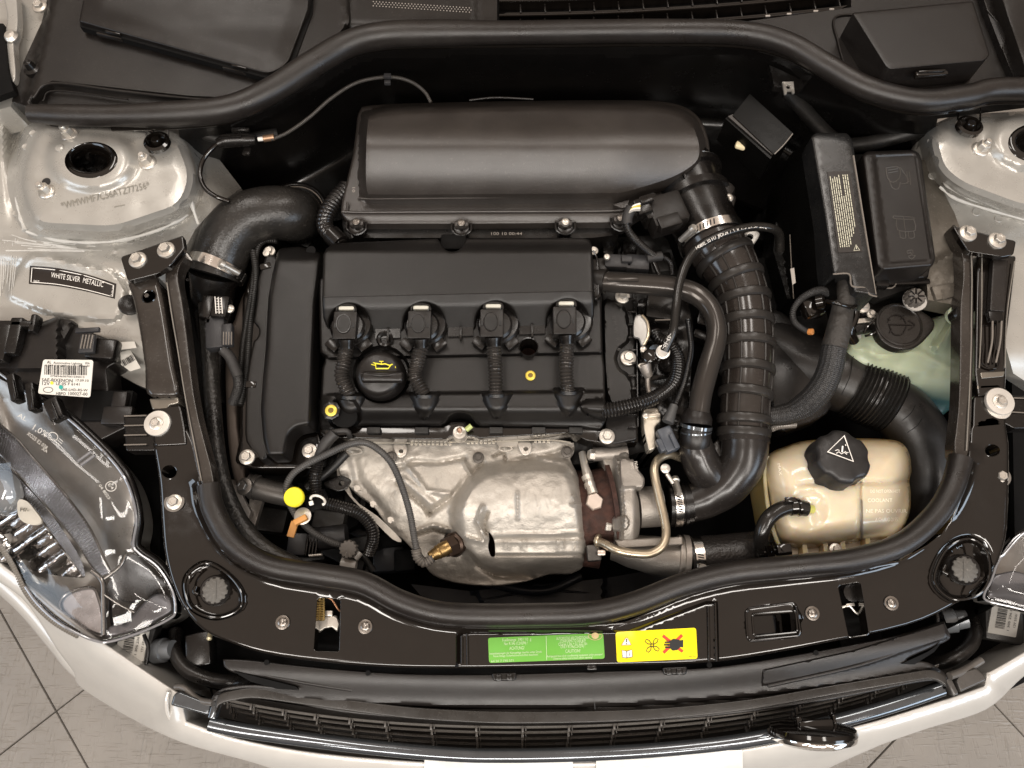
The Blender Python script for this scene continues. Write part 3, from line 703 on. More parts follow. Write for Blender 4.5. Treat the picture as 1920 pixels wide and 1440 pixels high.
for (x, y, d_, z) in ((404, 1107, 0, -.010), (1808, 1068, 1, -.018)):
    b = put('bump_stop', RB, sl, Glathe((x, y, z), [(28, -6), (28, 4), (25, 8), (.01, 9)], (0, 0, 1), 40))
    put('stop_adjuster', mat('worn_grey_rubber', (.085, .08, .072), .6, bump=(300, .5, .001), dust=.15), b, Glathe((x, y, z + .006), [(24, 0), (24, 3), (21, 5), (.01, 5)], (0, 0, 1), 72, rf=lambda t, h: 1 - .10 * (math.sin(t * 12) > .0)), Gstroke([(x, y - 18), (x, y + 18)], 1.5, z + .0105))
    put('stop_clip', GL, b, Gtube([(x - 36, y - 8, z + .004), (x - 40, y + 3, z + .004), (x - 32, y + 8, z + .004)], 4))
for pts_ in ([(866, 1192, -.003), (866, 1244, -.003)], [(876, 1188, -.0045), (877, 1246, -.0045)], [(1328, 1138, -.0045), (1330, 1240, -.0045)], [(1341, 1130, -.002), (1344, 1240, -.002)]):
    put('pressed_step', GL, sl, Gtube(pts_, 2.6, n=10))
# stickers
def zst(X, Y): return z_sl(X, Y) + .0007
gs = rnd([(915, 1196), (1131, 1187), (1134, 1235), (917, 1243)], 5)
g1 = put('refrigerant_sticker', LGR, sl, Grelief(gs, zst, 12, .0006), label='green air conditioning sticker')
zz = lambda X, Y: zst(X, Y) + .0003
pr = [Gtext(t, x, y, s, zz, 2.2, fit=f, h=.0004) for t, x, y, s, f in (('Fuellmenge  590 / 10  g', 969, 1199, 8, 54), ('Nur R134a (C2H2F4) !', 967, 1206, 8, 44), ('ACHTUNG!', 969, 1215, 9, 28),
     ('Instandsetzungen der Klimaanlage duerfen unter Druck', 967, 1223.5, 6, 98), ('Neue Anlage Sicherheitsvorschriften beachten!', 967, 1228.5, 6, 84), ('64 50 7 795 571', 942, 1239, 6, 42),
     ('AUTOMOTIVE AIR CONDITIONER', 1074, 1196, 8, 62), ('CONFORMS TO SAE J639', 1074, 1201.5, 8, 48), ('Charge 1 lbs + 0 / 0.02 lbs', 1074, 1207, 8, 54), ('ONLY R134a(C2H2F4) !', 1074, 1212, 8, 46), ('CAUTION!', 1074, 1220.5, 9, 28),
     ('Refrigerant lines of air conditioning equipment under pressure!', 1078, 1228.5, 6, 104), ('Observe safety instructions when opening!', 1074, 1233.5, 6, 74))]
put('print', mat('pale_green_print', (.52, .66, .38), .5), g1, *pr, Gstroke([(1024, 1193), (1025, 1238)], .9, zz, .0004))
put('crest', mat('gold_print', (.55, .42, .2), .5), g1, Gstroke(ell(1116, 1191, 13, 9, 20, 0, 0, 180), 1.1, zz, .0005), Grelief(ell(1116, 1192, 7, 6, 16), lambda X, Y: zz(X, Y) + .0004, None, .0002), Gstroke([(1103, 1190), (1129, 1189)], 1.2, zz, .0005))
ys = rnd([(1154, 1185), (1305, 1177), (1308, 1235), (1157, 1242)], 5)
y1 = put('warning_sticker', LYE, sl, Grelief(ys, zst, 12, .0006), label='yellow fan warning sticker')
tri = [(1175, 1193), (1184, 1209.5), (1165, 1210)]
put('pictogram', INKW, y1, Grelief(tri, lambda X, Y: zz(X, Y), None, .0002), Grelief([(1166, 1219), (1175, 1221), (1185, 1218), (1186, 1232), (1175, 1234), (1167, 1233)], lambda X, Y: zz(X, Y), None, .0002))
put('red_cross', INKR, y1, Gstroke(tri, 1.4, zz, .0007, True), Gstroke([(1243, 1192), (1280, 1222)], 5.5, zz, .0005), Gstroke([(1279, 1191), (1244, 1224)], 5.5, zz, .0005))
hand = rnd([(1247, 1201), (1258, 1201), (1262, 1198), (1272, 1199), (1275, 1201), (1281, 1200), (1281, 1214), (1276, 1213), (1270, 1219), (1261, 1220), (1257, 1216), (1247, 1215), (1247, 1212.5), (1256, 1212), (1256, 1210.5), (1245, 1210.5), (1245, 1208), (1256, 1207.5), (1256, 1205.8), (1246, 1205.8), (1247, 1203.5), (1256, 1203)], .6)
fan = []
for k in range(4): fan.append(Gstroke(xf([(2, -1), (4, -8), (9, -12), (13, -9), (10, -4), (3, -1)], 1223, 1210, 90 * k + 10), 1.3, zz, .0006, True))
put('black_symbols', INKK, y1, Grelief(hand, lambda X, Y: zz(X, Y) + .0006, None, .0002), *fan, Gstroke(ell(1223, 1210, 2.6, 2.6, 10), 1.2, zz, .0006, True), Gstroke([(1175, 1198), (1174.6, 1204)], 1.8, zz, .0006), Gstroke([(1174.5, 1206), (1174.5, 1208)], 1.8, zz, .0006),
    Gstroke([(1166, 1219), (1175, 1221), (1185, 1218), (1186, 1232), (1175, 1234), (1167, 1233)], 1.1, zz, .0006, True), Gstroke([(1175, 1221), (1175.5, 1234)], 1, zz, .0006), Gtext('i', 1180.5, 1226, 11, zz, 0, h=.0006), Gtext('7 803 775', 1297, 1231, 3.5, zz, 2, fit=16, h=.0006))
fs = put('front_seal', RB, None, Gtube([(x, y, z, 19 if 30 < i else 21) for i, (x, y, z) in enumerate(seal_f)], 21, n=22, res=8), label='black rubber seal along the front edge of the bay above the slam panel', cat='rubber seal')
put('seal_lip', RB, fs, Gtube([(x + (x - 1100) * -.0 , y + 16, z - .014) for x, y, z in seal_f[3:-3]], 9, n=10, res=10))
# ================================================================== FRONT BUMPER
def arc(pts, n=5): return cr(pts, n=n)
b_in = arc([(-60, 1010), (60, 1100), (150, 1172), (235, 1232), (318, 1288), (338, 1300)])
b_cr = arc([(350, 1352), (450, 1385), (600, 1412), (800, 1428), (960, 1430), (1200, 1424), (1400, 1402), (1600, 1362), (1750, 1318), (1845, 1286)])
b_in2 = arc([(1850, 1262), (1890, 1240), (1990, 1180)])
b_out = arc([(1990, 1225), (1920, 1268), (1850, 1330), (1740, 1366), (1660, 1394), (1590, 1424), (1480, 1470), (1300, 1505), (1000, 1525), (780, 1515), (600, 1472), (480, 1432), (340, 1392), (232, 1340), (150, 1288), (138, 1260), (105, 1215), (40, 1120), (-60, 1060)])
bo = b_in + b_cr + b_in2 + b_out
inner_line = b_in + [(345, 1345)] + b_cr + [(1848, 1270)] + b_in2
crl = arc([(-60, 1030), (60, 1130), (170, 1222), (320, 1320), (345, 1372), (450, 1410), (640, 1440), (960, 1455), (1250, 1448), (1450, 1420), (1650, 1372), (1790, 1330), (1860, 1310), (1990, 1225)])
def z_bp(X, Y):
    d = dseg(X, Y, inner_line); z = -.055 - .010 * ss(0, 40, d) - .16 * np.clip((d - 20) / 95, 0, 1.4) ** 1.8
    z = z - .006 * ss(0, 10, X - 312 - (Y - 1300) * .2) * ss(30, 0, X - 340) * 0
    return z
bp = thing('front_bumper', 'pearl white front bumper curving round the bottom of the bay', 'bumper', (960, 1450, -.1))
put('bumper_skin', WHT, bp, Grelief(bo, z_bp, 9, .22, edge=(5, .003)))
zb_ = lambda X, Y: z_bp(X, Y) + .001
put('skin_step', WHT, bp, Gtube([(316, 1296, -.052), (312, 1318, -.056), (318, 1345, -.066), (345, 1378, -.085)], 4))
put('bumper_lip', WHT, bp, Gtube([(x + 14, y - 22, -.27) for x, y in arc([(-60, 1055), (40, 1140), (105, 1215), (148, 1265), (235, 1325), (340, 1378), (480, 1420), (640, 1462)])], 30, n=12, res=12))
# papers on the bumper
for i, (x0, x1, y0) in enumerate(((796, 1074, 1419), (1118, 1392, 1420))):
    q = [(x0, y0 + (3 if not i else -2)), (x1, y0 + (3 if not i else -14)), (x1 + 2, 1475), (x0 - 2, 1475)]
    put('paper_sheet', mat('white_paper', (.64, .625, .60), .7), None, Grelief(q, lambda X, Y: z_bp(X, Y) + .004, 12, .0008), label=('plain white paper sheet on the bumper, left one of two' if not i else 'plain white paper sheet on the bumper, right one of two below the grille badge'), cat='paper', group='paper sheets on the bumper')
# inside of the front end below the lamps: black recesses
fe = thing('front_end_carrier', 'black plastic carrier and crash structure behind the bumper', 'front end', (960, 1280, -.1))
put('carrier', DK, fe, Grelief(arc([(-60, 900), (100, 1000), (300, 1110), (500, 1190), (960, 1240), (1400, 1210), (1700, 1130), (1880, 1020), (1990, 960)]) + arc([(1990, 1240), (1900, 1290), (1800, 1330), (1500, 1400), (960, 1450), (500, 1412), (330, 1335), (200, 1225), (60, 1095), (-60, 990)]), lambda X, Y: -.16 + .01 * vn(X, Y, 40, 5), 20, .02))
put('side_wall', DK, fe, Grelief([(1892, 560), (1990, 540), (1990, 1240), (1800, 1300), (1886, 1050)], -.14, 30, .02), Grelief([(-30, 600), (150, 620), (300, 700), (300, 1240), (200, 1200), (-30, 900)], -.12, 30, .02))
# plastic air guide between slam panel and grille
ag = thing('air_guide', 'matt dark grey plastic air guide below the slam panel', 'air guide', (960, 1300, -.04))
ago = arc([(418, 1236), (470, 1238), (600, 1252), (730, 1262), (860, 1265), (960, 1264), (1150, 1258), (1300, 1254), (1400, 1243), (1560, 1216), (1690, 1190), (1770, 1165)]) + arc([(1782, 1192), (1772, 1204), (1700, 1236), (1740, 1242), (1775, 1266), (1768, 1276), (1720, 1280), (1560, 1312), (1400, 1336), (1240, 1350), (960, 1357), (800, 1350), (640, 1336), (520, 1312), (440, 1302), (402, 1316), (398, 1306), (420, 1290), (470, 1284), (520, 1288), (560, 1288), (500, 1272), (440, 1262), (420, 1250)])
def z_ag(X, Y):
    t = (X - 960) / 800; base = -.018 - .012 * ss(0, 60, Y - (1268 - 60 * t * t * (1 + .35 * np.sign(t))))
    z = base - .010 * ss(0, 8, Y - (1322 - 62 * t * t * (1 + .15 * np.sign(t))))
    z = z 
    z = z + raise_in(X, Y, [(1432, 1258), (1600, 1222), (1770, 1170), (1775, 1195), (1620, 1246), (1430, 1284)], .003, 3)
    return z
agh = [arc([(438, 1256), (470, 1262), (520, 1276), (560, 1288), (545, 1292), (500, 1284), (462, 1272)], 2)]
put('guide_panel', PLM, ag, Grelief(ago, z_ag, 5, .012, [], edge=(4, .0015), feats=[([(1432, 1258), (1600, 1222), (1770, 1170), (1775, 1195), (1620, 1246), (1430, 1284)], (-3, 0, 2), True)]))
put('guide_fold', PLM, ag, Gtube([(440, 1252, -.022), (480, 1262, -.021), (560, 1278, -.022), (660, 1294, -.026)], 3.4, n=10)); put('guide_fold', PLM, ag, Gtube([(1440, 1286, -.026), (1600, 1250, -.022), (1700, 1216, -.021), (1765, 1188, -.021)], 3.6, n=10))
put('slot', DK, ag, Grelief([(436, 1258), (470, 1266), (556, 1288), (560, 1294), (520, 1292), (470, 1278)], lambda X, Y: z_ag(X, Y) + .002, None, .001), Grelief([(1690, 1245), (1740, 1222), (1765, 1205), (1752, 1222), (1715, 1246)], lambda X, Y: z_ag(X, Y) + .002, None, .001))
strapL = arc([(404, 1318), (412, 1302), (440, 1294), (480, 1290), (560, 1300), (700, 1318), (800, 1328), (960, 1334), (1200, 1330), (1400, 1312), (1560, 1285), (1700, 1262), (1745, 1256), (1770, 1266), (1775, 1276)])
put('guide_edge', mat('grey_worn_plastic', (.020, .018, .016), .30, dust=.04, bump=(900, .2, .0003)), ag, Grelief(strapL + [(x, y + 17 + 6 * (1 - abs(x - 960) / 800)) for x, y in strapL[::-1]], lambda X, Y: -.030 + .006 * ss(600, 420, X) + .006 * ss(1500, 1740, X), 9, .008, edge=(3, .001)))
put('guide_seam', INKK, ag, Gstroke([(1112, 1264), (1113, 1300), (1118, 1352)], 1.3, z_ag, .001))
for (x, y) in ((945, 1268), (1265, 1257)):
    put('guide_clip', PLS, ag, Grelief(rnd([(x - 24, y - 6), (x + 24, y - 8), (x + 22, y + 8), (x - 20, y + 9)], 5), -.012, 6, .01, edge=(3, .002)), Gbox((x - 10, y + 3, -.009), (12, 12, 10), 0, 3), Gbox((x + 10, y + 2, -.009), (12, 12, 10), 0, 3))
put('guide_clip', PLS, ag, Gbox((1110, 1252, -.008), (18, 8, 10), 0, 2))
for x, y in ((500, 1242), (1330, 1247), (1530, 1224), (690, 1262)): put('guide_hole', DK, ag, Glathe((x, y, -.0165), [(5, 0), (5, .6), (.01, .6)], (0, 0, 1), 12))
# grille: slats and uprights
gr = thing('grille', 'black grille of curved horizontal slats with dark chrome surround', 'grille', (960, 1380, -.07))
def gy(x, k):   # slat k in 0..3
    t = (x - 965) / 600
    return 1362 + 11 * k + (-1 if k else 0) - (55 + 3.2 * k) * t * t * (1 - .12 * (t > 0)) - 10 * (t * t) ** 2
for k in range(4):
    x0, x1 = 408 + 18 * k, 1760 - 24 * k
    pts = [(x, gy(x, k), -.062 - .012 * k) for x in np.linspace(x0, x1, 36)]
    a = put('slat', mat('grey_grille_plastic', (.075, .068, .060), .28), gr, Gtube(pts, 1.5, n=8, res=12), Grelief([(q[0], q[1]) for q in pts] + [(q[0], q[1] + 4) for q in pts[::-1]], lambda X, Y, k=k: -.0625 - .012 * k, None, .004))
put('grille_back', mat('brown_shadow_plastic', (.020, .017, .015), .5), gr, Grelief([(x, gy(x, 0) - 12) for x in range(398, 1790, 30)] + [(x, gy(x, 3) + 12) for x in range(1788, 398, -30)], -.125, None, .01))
for x in (420, 470, 530, 590, 655, 722, 808, 893, 980, 1067, 1152, 1240, 1328, 1415, 1500, 1580, 1650, 1710):
    for k in range(4):
        dx = (x - 960) * -.011 * k
        put('upright', mat('grey_grille_plastic', (0, 0, 0)), gr, Gbox((x + dx, gy(x + dx, k) + 5, -.058 - .012 * k), (4, 11, 8), 0, .6), Gbox((x + dx + 6, gy(x + dx, k) + 4, -.060 - .012 * k), (1.6, 8, 6), 0, .4))
mo = arc([(398, 1345), (450, 1356), (560, 1372), (700, 1390), (850, 1402), (965, 1404), (1100, 1402), (1250, 1393), (1400, 1374), (1560, 1340), (1680, 1306), (1772, 1272)])
mo2 = arc([(1784, 1300), (1680, 1333), (1560, 1368), (1400, 1400), (1250, 1416), (1100, 1424), (965, 1428), (850, 1426), (700, 1412), (560, 1394), (450, 1378), (392, 1360)])
mid = arc([(394, 1356), (450, 1368), (560, 1384), (700, 1401), (850, 1414), (965, 1416), (1100, 1413), (1250, 1404), (1400, 1387), (1560, 1354), (1680, 1320), (1780, 1286)])
put('surround_moulding', DCHR, gr, Gtube([(x, y + 1, -.054) for x, y in mid[::3]], 13, n=28, res=8, sq=.8))
put('moulding_end', DCHR, gr, Grelief(rnd([(326, 1302), (336, 1296), (396, 1320), (392, 1342), (320, 1322)], 4), -.044, 8, .03, edge=(4, .003)), Gbox((400, 1332, -.043), (14, 30, 22), -10, 3), label='left end cap')
put('moulding_end', mat('grey_end_cap', (.06, .055, .05), .3, dust=.05), gr, Grelief(rnd([(1792, 1276), (1800, 1262), (1830, 1252), (1848, 1268), (1850, 1276), (1800, 1298)], 4), -.044, 8, .03, edge=(4, .003)), Gbox((1786, 1288, -.043), (12, 30, 22), 18, 3), label='right end cap')
put('wing_bracket', mat('worn_grey_bracket', (.12, .11, .10), .4, metal=.3), gr, Gtube([(400, 1318, -.04), (372, 1312, -.05), (345, 1290, -.055), (330, 1288, -.06)], 6), Gtube([(1780, 1268, -.04), (1810, 1256, -.05), (1840, 1238, -.055)], 7))
# badge on its holder
bg_ = thing('grille_badge', 'dark oval badge with chrome rim standing on the grille moulding', 'badge', (1525, 1372, -.02))
put('badge_disc', GL, bg_, Glathe((1524, 1370, -.012), [(70, -10), (78, -4), (79, 0), (76, 6), (60, 9), (.01, 10)], (0, 1, .12), 44, rf=lambda t, h: 1))
put('badge_rim', CHR, bg_, Glathe((1522, 1378, -.018), [(60, -14), (78, -6), (80, 0), (79, 4), (70, 3)], (0, 1, .12), 44))
put('badge_holder', GL, bg_, Gbox((1532, 1360, -.006), (64, 18, 20), 4, 3), Gbox((1500, 1356, -.010), (10, 22, 20), 4, 2), Gbox((1566, 1352, -.010), (6, 22, 16), 4, 1.5))
# hoses, labels and connectors in the corners under the lamps
hs = thing('coolant_pipe', 'thick black hose bending down behind the left end of the bumper', 'hose', (400, 1270, -.09))
put('pipe', RBH, hs, Gtube([(330, 1185, -.12), (328, 1220, -.10), (350, 1255, -.09), (395, 1274, -.09), (440, 1278, -.10), (470, 1270, -.13)], 13))
hs = thing('coolant_pipe', 'thick black hose bending behind the right end of the bumper', 'hose', (1800, 1240, -.09))
put('pipe', RBH, hs, Gtube([(1826, 1150, -.12), (1828, 1185, -.10), (1815, 1215, -.09), (1780, 1238, -.09), (1740, 1246, -.11)], 13))
def barcode(x, y, w_, h_, zf, rot, h=.0004, seed=1):
    g = random.Random(seed); o = []; t = -w_ / 2
    while t < w_ / 2:
        b = g.choice((.8, 1.3, 2.0)); q = xf([(t, -h_ / 2), (t, h_ / 2)], x, y, rot); o.append(Gstroke(q, b, zf, h)); t += b + g.choice((.9, 1.2, 2.0))
    return o
for (nm, cx, cy, rot, zz_, lb) in (('component_label', 248, 1203, 80, -.085, 'white barcode label beneath the left headlamp'), ('component_label', 1884, 1158, 80, -.085, 'grey barcode label beneath the right headlamp')):
    t = thing(nm, lb, 'label', (cx, cy, zz_))
    q = rect(cx, cy, 66, 54, rot, 2)
    put('label_sheet', PAPER if cx < 900 else mat('grey_label', (.26, .25, .23), .5), t, Grelief(q, zz_, None, .003)); 
    put('print', INKK, t, *barcode(cx - 6, cy - 0, 40, 18, zz_, rot - 90 + 90, .0008, 4), Gtext('1 305 236 069', cx + 10, cy, 6, zz_, rot, fit=50, h=.0008), Gtext('12V 55W', cx + 20, cy + 6, 6, zz_, rot, fit=26, h=.0008))
    put('backing_box', PLD, t, Gbox((cx, cy + 4, zz_ - .003), (80, 70, 30), rot, 4))
for (x, y, r) in ((300, 1220, 0), (1780, 1164, 0)):
    t = thing('lamp_socket', 'ribbed grey lamp socket in the dark corner, ' + ('left side under the headlamp' if x < 900 else 'right side of the bumper'), 'lamp socket', (x, y, -.10))
    put('socket', mat('grey_socket', (.16, .17, .18), .3, metal=.4), t, Glathe((x, y, -.10), [(22, -10), (22, 10), (18, 12), (16, 30), (.01, 30)], (.9, .1, .3), 26, rf=lambda a, h: 1 + .03 * math.sin(a * 26)))
    put('cable', RBH, t, Gtube([(x - 30, y - 30, -.08), (x - 22, y - 5, -.078), (x - 26, y + 25, -.08)], 3.5))
put('lamp_connector', PLS, fe, Gbox((370, 1218, -.09), (46, 60, 40), 10, 4)); put('valve_tip', mat('pale_brass', (.5, .45, .3), .4, metal=.5), fe, Glathe((392, 1198, -.07), [(5, -20), (5, 0), (3, 2), (.01, 3)], (.1, -.8, .6), 12))

# latch mechanisms in the two windows
lt = thing('bonnet_latch', 'bonnet latch with brass spring seen through the left opening of the front panel', 'latch', (610, 1160, -.03))
sp_ = []
for k in range(9): sp_.append(Gtube([(x + 603, y * .35 + 1124 + k * 4.6, -.018) for x, y in ell(0, 0, 5.5, 5.5, 12)] + [(608.5, 1124 + k * 4.6, -.018)], 1.5, n=6, res=2))
put('spring', mat('brass_spring', (.45, .34, .14), .3, metal=1), lt, *sp_, kind=None)
put('latch_plate', ZN, lt, Grelief([(596, 1160), (612, 1156), (630, 1154), (636, 1170), (632, 1184), (622, 1176), (608, 1178), (598, 1186), (594, 1176)], -.028, 7, .006, edge=(2, .001)), Gbox((616, 1150, -.024), (14, 10, 6), 0, 1))
put('wire', mat('copper_wire', (.35, .18, .1), .35, metal=.8), lt, Gtube([(606, 1118, -.015), (622, 1124, -.014), (634, 1142, -.016), (642, 1148, -.02)], 1.8, n=8))
put('latch_box', DK, lt, Gbox((615, 1172, -.05), (70, 120, 10), -2, 2))
lt = thing('bonnet_latch', 'bonnet latch seen through the right opening of the front panel', 'latch', (1600, 1140, -.03))
put('latch_plate', ZN, lt, Gtube([(1578, 1139, -.025), (1592, 1136, -.024), (1604, 1148, -.024), (1614, 1152, -.026), (1618, 1140, -.02), (1612, 1120, -.02)], 2.2, n=8), Gbox((1595, 1134, -.022), (16, 6, 5), 8, 1))
put('latch_roller', PLS, lt, Glathe((1596, 1112, -.022), [(16, 0), (16, 5), (10, 6), (.01, 6)], (0, 0, 1), 20)); put('latch_box', DK, lt, Gbox((1600, 1145, -.05), (80, 130, 10), 8, 2))

# ================================================================== SIDE SUPPORT BARS
def metal_washer_bolt(par, x, y, z, r=25, tilt=(0, 0, 1), rust=0):
    put('big_washer', mat('pale_zinc_washer', (.66, .63, .58), .38, metal=.55, bump=(150, .2, .0006), dust=.1), par, Glathe((x, y, z), [(r, -8), (r + 1, -2), (r, 0), (r * .7, .6)], tilt, 32))
    put('bolt', ZN, par, *Gbolt((x - 1, y + 1, z + .0005), r * .55, tilt, rot=20))
BAR = mat('dusty_black_paint', (.022, .018, .015), .2, coat=.4, dust=.08, rvar=.12, bump=(60, .2, .001))
sb = thing('support_bar', 'black painted support bar bolted to the left inner wing', 'bracket', (300, 640, .03))
def z_sb(X, Y):
    z = .052 - .012 * ss(520, 800, Y) - .012 * ss(-3, 3, sd(X, Y, [(242, 520), (256, 520), (298, 514), (345, 735), (345, 820), (250, 820)])) * 0
    return z
pl = rnd([(226, 482), (344, 441), (347, 466), (322, 496), (296, 514), (240, 528)], 6)
put('plate', GL, sb, Grelief(pl, .060, 7, .008, edge=(3, .0015)))
ch = cr([(240, 527), (262, 524), (290, 514), (300, 532), (312, 590), (326, 680), (336, 738), (306, 744), (276, 738), (272, 690), (262, 620), (250, 562)], True, 3)
put('channel', BAR, sb, Grelief(ch, lambda X, Y: .046 + .0 * X, 6, .03, edge=(10, .006)))
put('channel_foot', mat('bright_highlight_paint', (.22, .2, .17), .12, metal=.6), sb, Grelief(rnd([(280, 748), (334, 742), (336, 756), (318, 760), (312, 770), (286, 768)], 3), .036, 6, .02, edge=(3, .002)))  # highlight on the foot put into its bright colour
fb = [(309, 512), (322, 505), (345, 470), (349, 480), (334, 512), (343, 570), (352, 640), (362, 725), (374, 790), (402, 905), (378, 908), (357, 820), (343, 725), (331, 640), (318, 560)]
put('flange', BAR, sb, Grelief(cr(fb, True, 3), lambda X, Y: .044 - .008 * ss(700, 900, Y), 6, .022, edge=(3, .002)))
put('flange_edge', mat('edge_highlight_paint', (.30, .28, .25), .18, metal=.5), sb, Gtube([(313, 530, .046), (322, 590, .046), (334, 660, .045), (345, 730, .044), (358, 800, .042), (378, 902, .037)], 1.3, n=6))  # edge highlight of the black bar painted as a thin bright line
put('arm_pad', GL, sb, Grelief(rnd([(286, 762), (340, 758), (348, 800), (352, 835), (290, 838), (284, 800)], 6), .036, 7, .02, edge=(5, .004)))
put('bolt_recess', GL, sb, Glathe((279, 556, .046), [(14, 0), (13, 1.5), (10, -1), (8, -4)], (0, 0, 1), 20)); put('bolt', mat('dark_bolt', (.12, .11, .10), .35, metal=.8), sb, *Gbolt((277, 556, .043), 8))
for (x, y) in ((258, 487), (311, 468)): put('bolt', ZN, sb, *Gbolt((x, y, .0615), 17, (-.06, .05, 1), rot=15))
put('lamp_arm', PLS, sb, Grelief(rnd([(232, 778), (300, 776), (330, 800), (322, 822), (290, 846), (236, 846)], 5), .024, 8, .02, edge=(4, .002)))
for k in range(4): put('arm_rib', mat('pale_grey_edge', (.16, .14, .12), .3), sb, Gtube([(233, 780 + 18 * k, .026), (275, 779 + 18 * k, .027)], 1.4, n=6))  # thin pale grey lines drawn along the ribs
metal_washer_bolt(sb, 302, 797, .034, 22); metal_washer_bolt(sb, 294, 793, .040, 24)
put('grommet', PLS, sb, Glathe((352, 525, .03), [(3, 0), (3, 2), (.01, 2)]))
sb = thing('support_bar', 'black painted support bar with cable tie strap, right side beside the fuse box', 'bracket', (1850, 620, .03))
pl = rnd([(1786, 424), (1905, 452), (1900, 478), (1880, 482), (1815, 472), (1798, 446)], 5)
put('plate', GL, sb, Grelief(pl, .060, 7, .008, edge=(3, .0015)))
fb = [(1786, 424), (1798, 430), (1820, 470), (1824, 500), (1824, 660), (1816, 850), (1789, 850), (1796, 770), (1799, 690), (1800, 575), (1805, 520), (1802, 470)]
put('flange', BAR, sb, Grelief(cr(fb, True, 3), lambda X, Y: .046 - .006 * ss(650, 850, Y), 6, .022, edge=(3, .002)))
put('flange_edge', mat('edge_highlight_paint', (0, 0, 0)), sb, Gtube([(1798, 436, .048), (1820, 474, .048), (1821, 600, .047), (1819, 700, .045), (1812, 845, .042)], 1.3, n=6))
ch = [(1830, 478), (1905, 480), (1896, 560), (1886, 640), (1886, 700), (1884, 740), (1832, 745), (1826, 700), (1828, 560)]
put('channel', GL, sb, Grelief(rnd(ch, 5), .036, 6, .03, edge=(6, .004)))
put('channel_edge', mat('edge_highlight_paint', (0, 0, 0)), sb, Gtube([(1841, 484, .042), (1840, 600, .04), (1836, 690, .038)], 1.2, n=6), Gtube([(1902, 490, .040), (1888, 590, .038), (1884, 690, .036)], 1.2, n=6))
put('channel_foot', mat('bright_highlight_paint', (0, 0, 0)), sb, Grelief(rnd([(1838, 698), (1884, 696), (1882, 706), (1840, 710)], 2), .0375, 6, .003, edge=(2, .001)), Grelief(rnd([(1832, 722), (1878, 720), (1878, 727), (1832, 730)], 2), .036, 6, .003, edge=(2, .001)))  # highlight painted as bright strips across the channel end
put('strap', RB, sb, Grelief(rnd([(1862, 484), (1890, 488), (1884, 584), (1856, 582)], 3), .046, 8, .008, edge=(3, .001)))
put('strap_clip', PLS, sb, Gbox((1868, 592, .047), (26, 20, 12), 0, 2)); 
for dx in (0, 9, 17): put('strap_cord', mat('pale_grey_edge', (0, 0, 0)) if dx != 9 else GL, sb, Gtube([(1861 + dx, 602, .045), (1860 + dx * .9, 640, .044), (1852 + dx * .9, 680, .040)], 1.8, n=8))
put('strap_pocket', GL, sb, Gtube([(1845, 645, .040), (1843, 682, .040), (1872, 688, .040), (1874, 652, .040)], 2.0, n=8))
put('lamp_arm', PLS, sb, Grelief(rnd([(1884, 742), (1990, 744), (1990, 802), (1900, 804), (1868, 786), (1850, 770)], 5), .026, 8, .02, edge=(4, .002)))
put('arm_rib', mat('pale_grey_edge', (0, 0, 0)), sb, Gtube([(1900, 746, .028), (1960, 748, .028)], 1.2, n=6), Gtube([(1890, 772, .028), (1960, 776, .028)], 1.2, n=6))
for (x, y) in ((1815, 437), (1870, 451)): put('bolt', ZN, sb, *Gbolt((x, y, .0615), 17, (.06, .05, 1), rot=15))
metal_washer_bolt(sb, 1873, 762, .034, 24); metal_washer_bolt(sb, 1876, 752, .040, 26)
put('arm_pad', GL, sb, Grelief(rnd([(1824, 742), (1884, 742), (1886, 800), (1822, 806)], 6), .034, 7, .02, edge=(5, .004)))

# ================================================================== HEADLAMP, left
hl = thing('headlamp', 'large clear headlamp with ribbed chrome bands, left side of the bay', 'headlamp', (130, 960, .0))
rimp = arc([(-40, 672), (0, 700), (60, 745), (115, 775), (180, 832), (225, 882), (246, 925), (256, 975), (250, 1020), (262, 1038), (295, 1062), (322, 1105), (329, 1142), (318, 1160), (262, 1186), (205, 1203), (182, 1202), (150, 1190), (100, 1160), (55, 1112), (20, 1045), (-40, 960)])
def zdome(X, Y): return .012 - .06 * ss(0, 260, (Y - 860) - (X - 60) * .15) - .02 * ss(200, 330, X)
put('lamp_bowl', mat('lamp_bowl_grey', (.34, .325, .30), .34, metal=.7, bump=(30, .2, .002), rvar=.08), hl, Grelief(rimp, lambda X, Y: zdome(X, Y) - .032 - .02 * ss(0, 60, sd(X, Y, rimp)), 14, .05))
put('lamp_case', PLS, hl, Gtube([(x + 5, y - 4, zc(zdome, x, y) - .008) for x, y in rimp[:55:2]], 8, n=10, res=12))
put('lens', LENS, hl, Grelief(rimp, lambda X, Y: zdome(X, Y) + .012 * ss(0, 70, sd(X, Y, rimp)), 6, .022, edge=(6, .004)))
put('lens_edge', mat('lens_edge_plastic', (.22, .22, .23), .08, metal=.3, coat=.5), hl, Gtube([(x, y, zc(zdome, x, y)) for x, y in rimp[4:-8:2]], 2.6, n=8, res=10))
def Gband(A, B, n, zf, amp, m=5):
    A = np.array(resamp_open(A, n)); B = np.array(resamp_open(B, n)); uv = []; fs = []; hh = []
    for i in range(n):
        for k in range(m):
            uv.append(tuple(A[i] + (B[i] - A[i]) * k / (m - 1))); hh.append(amp * (i % 2))
    for i in range(n - 1):
        for k in range(m - 1): fs.append((i * m + k, i * m + k + 1, (i + 1) * m + k + 1, (i + 1) * m + k))
    return lift(uv, fs, zf, np.array(hh))
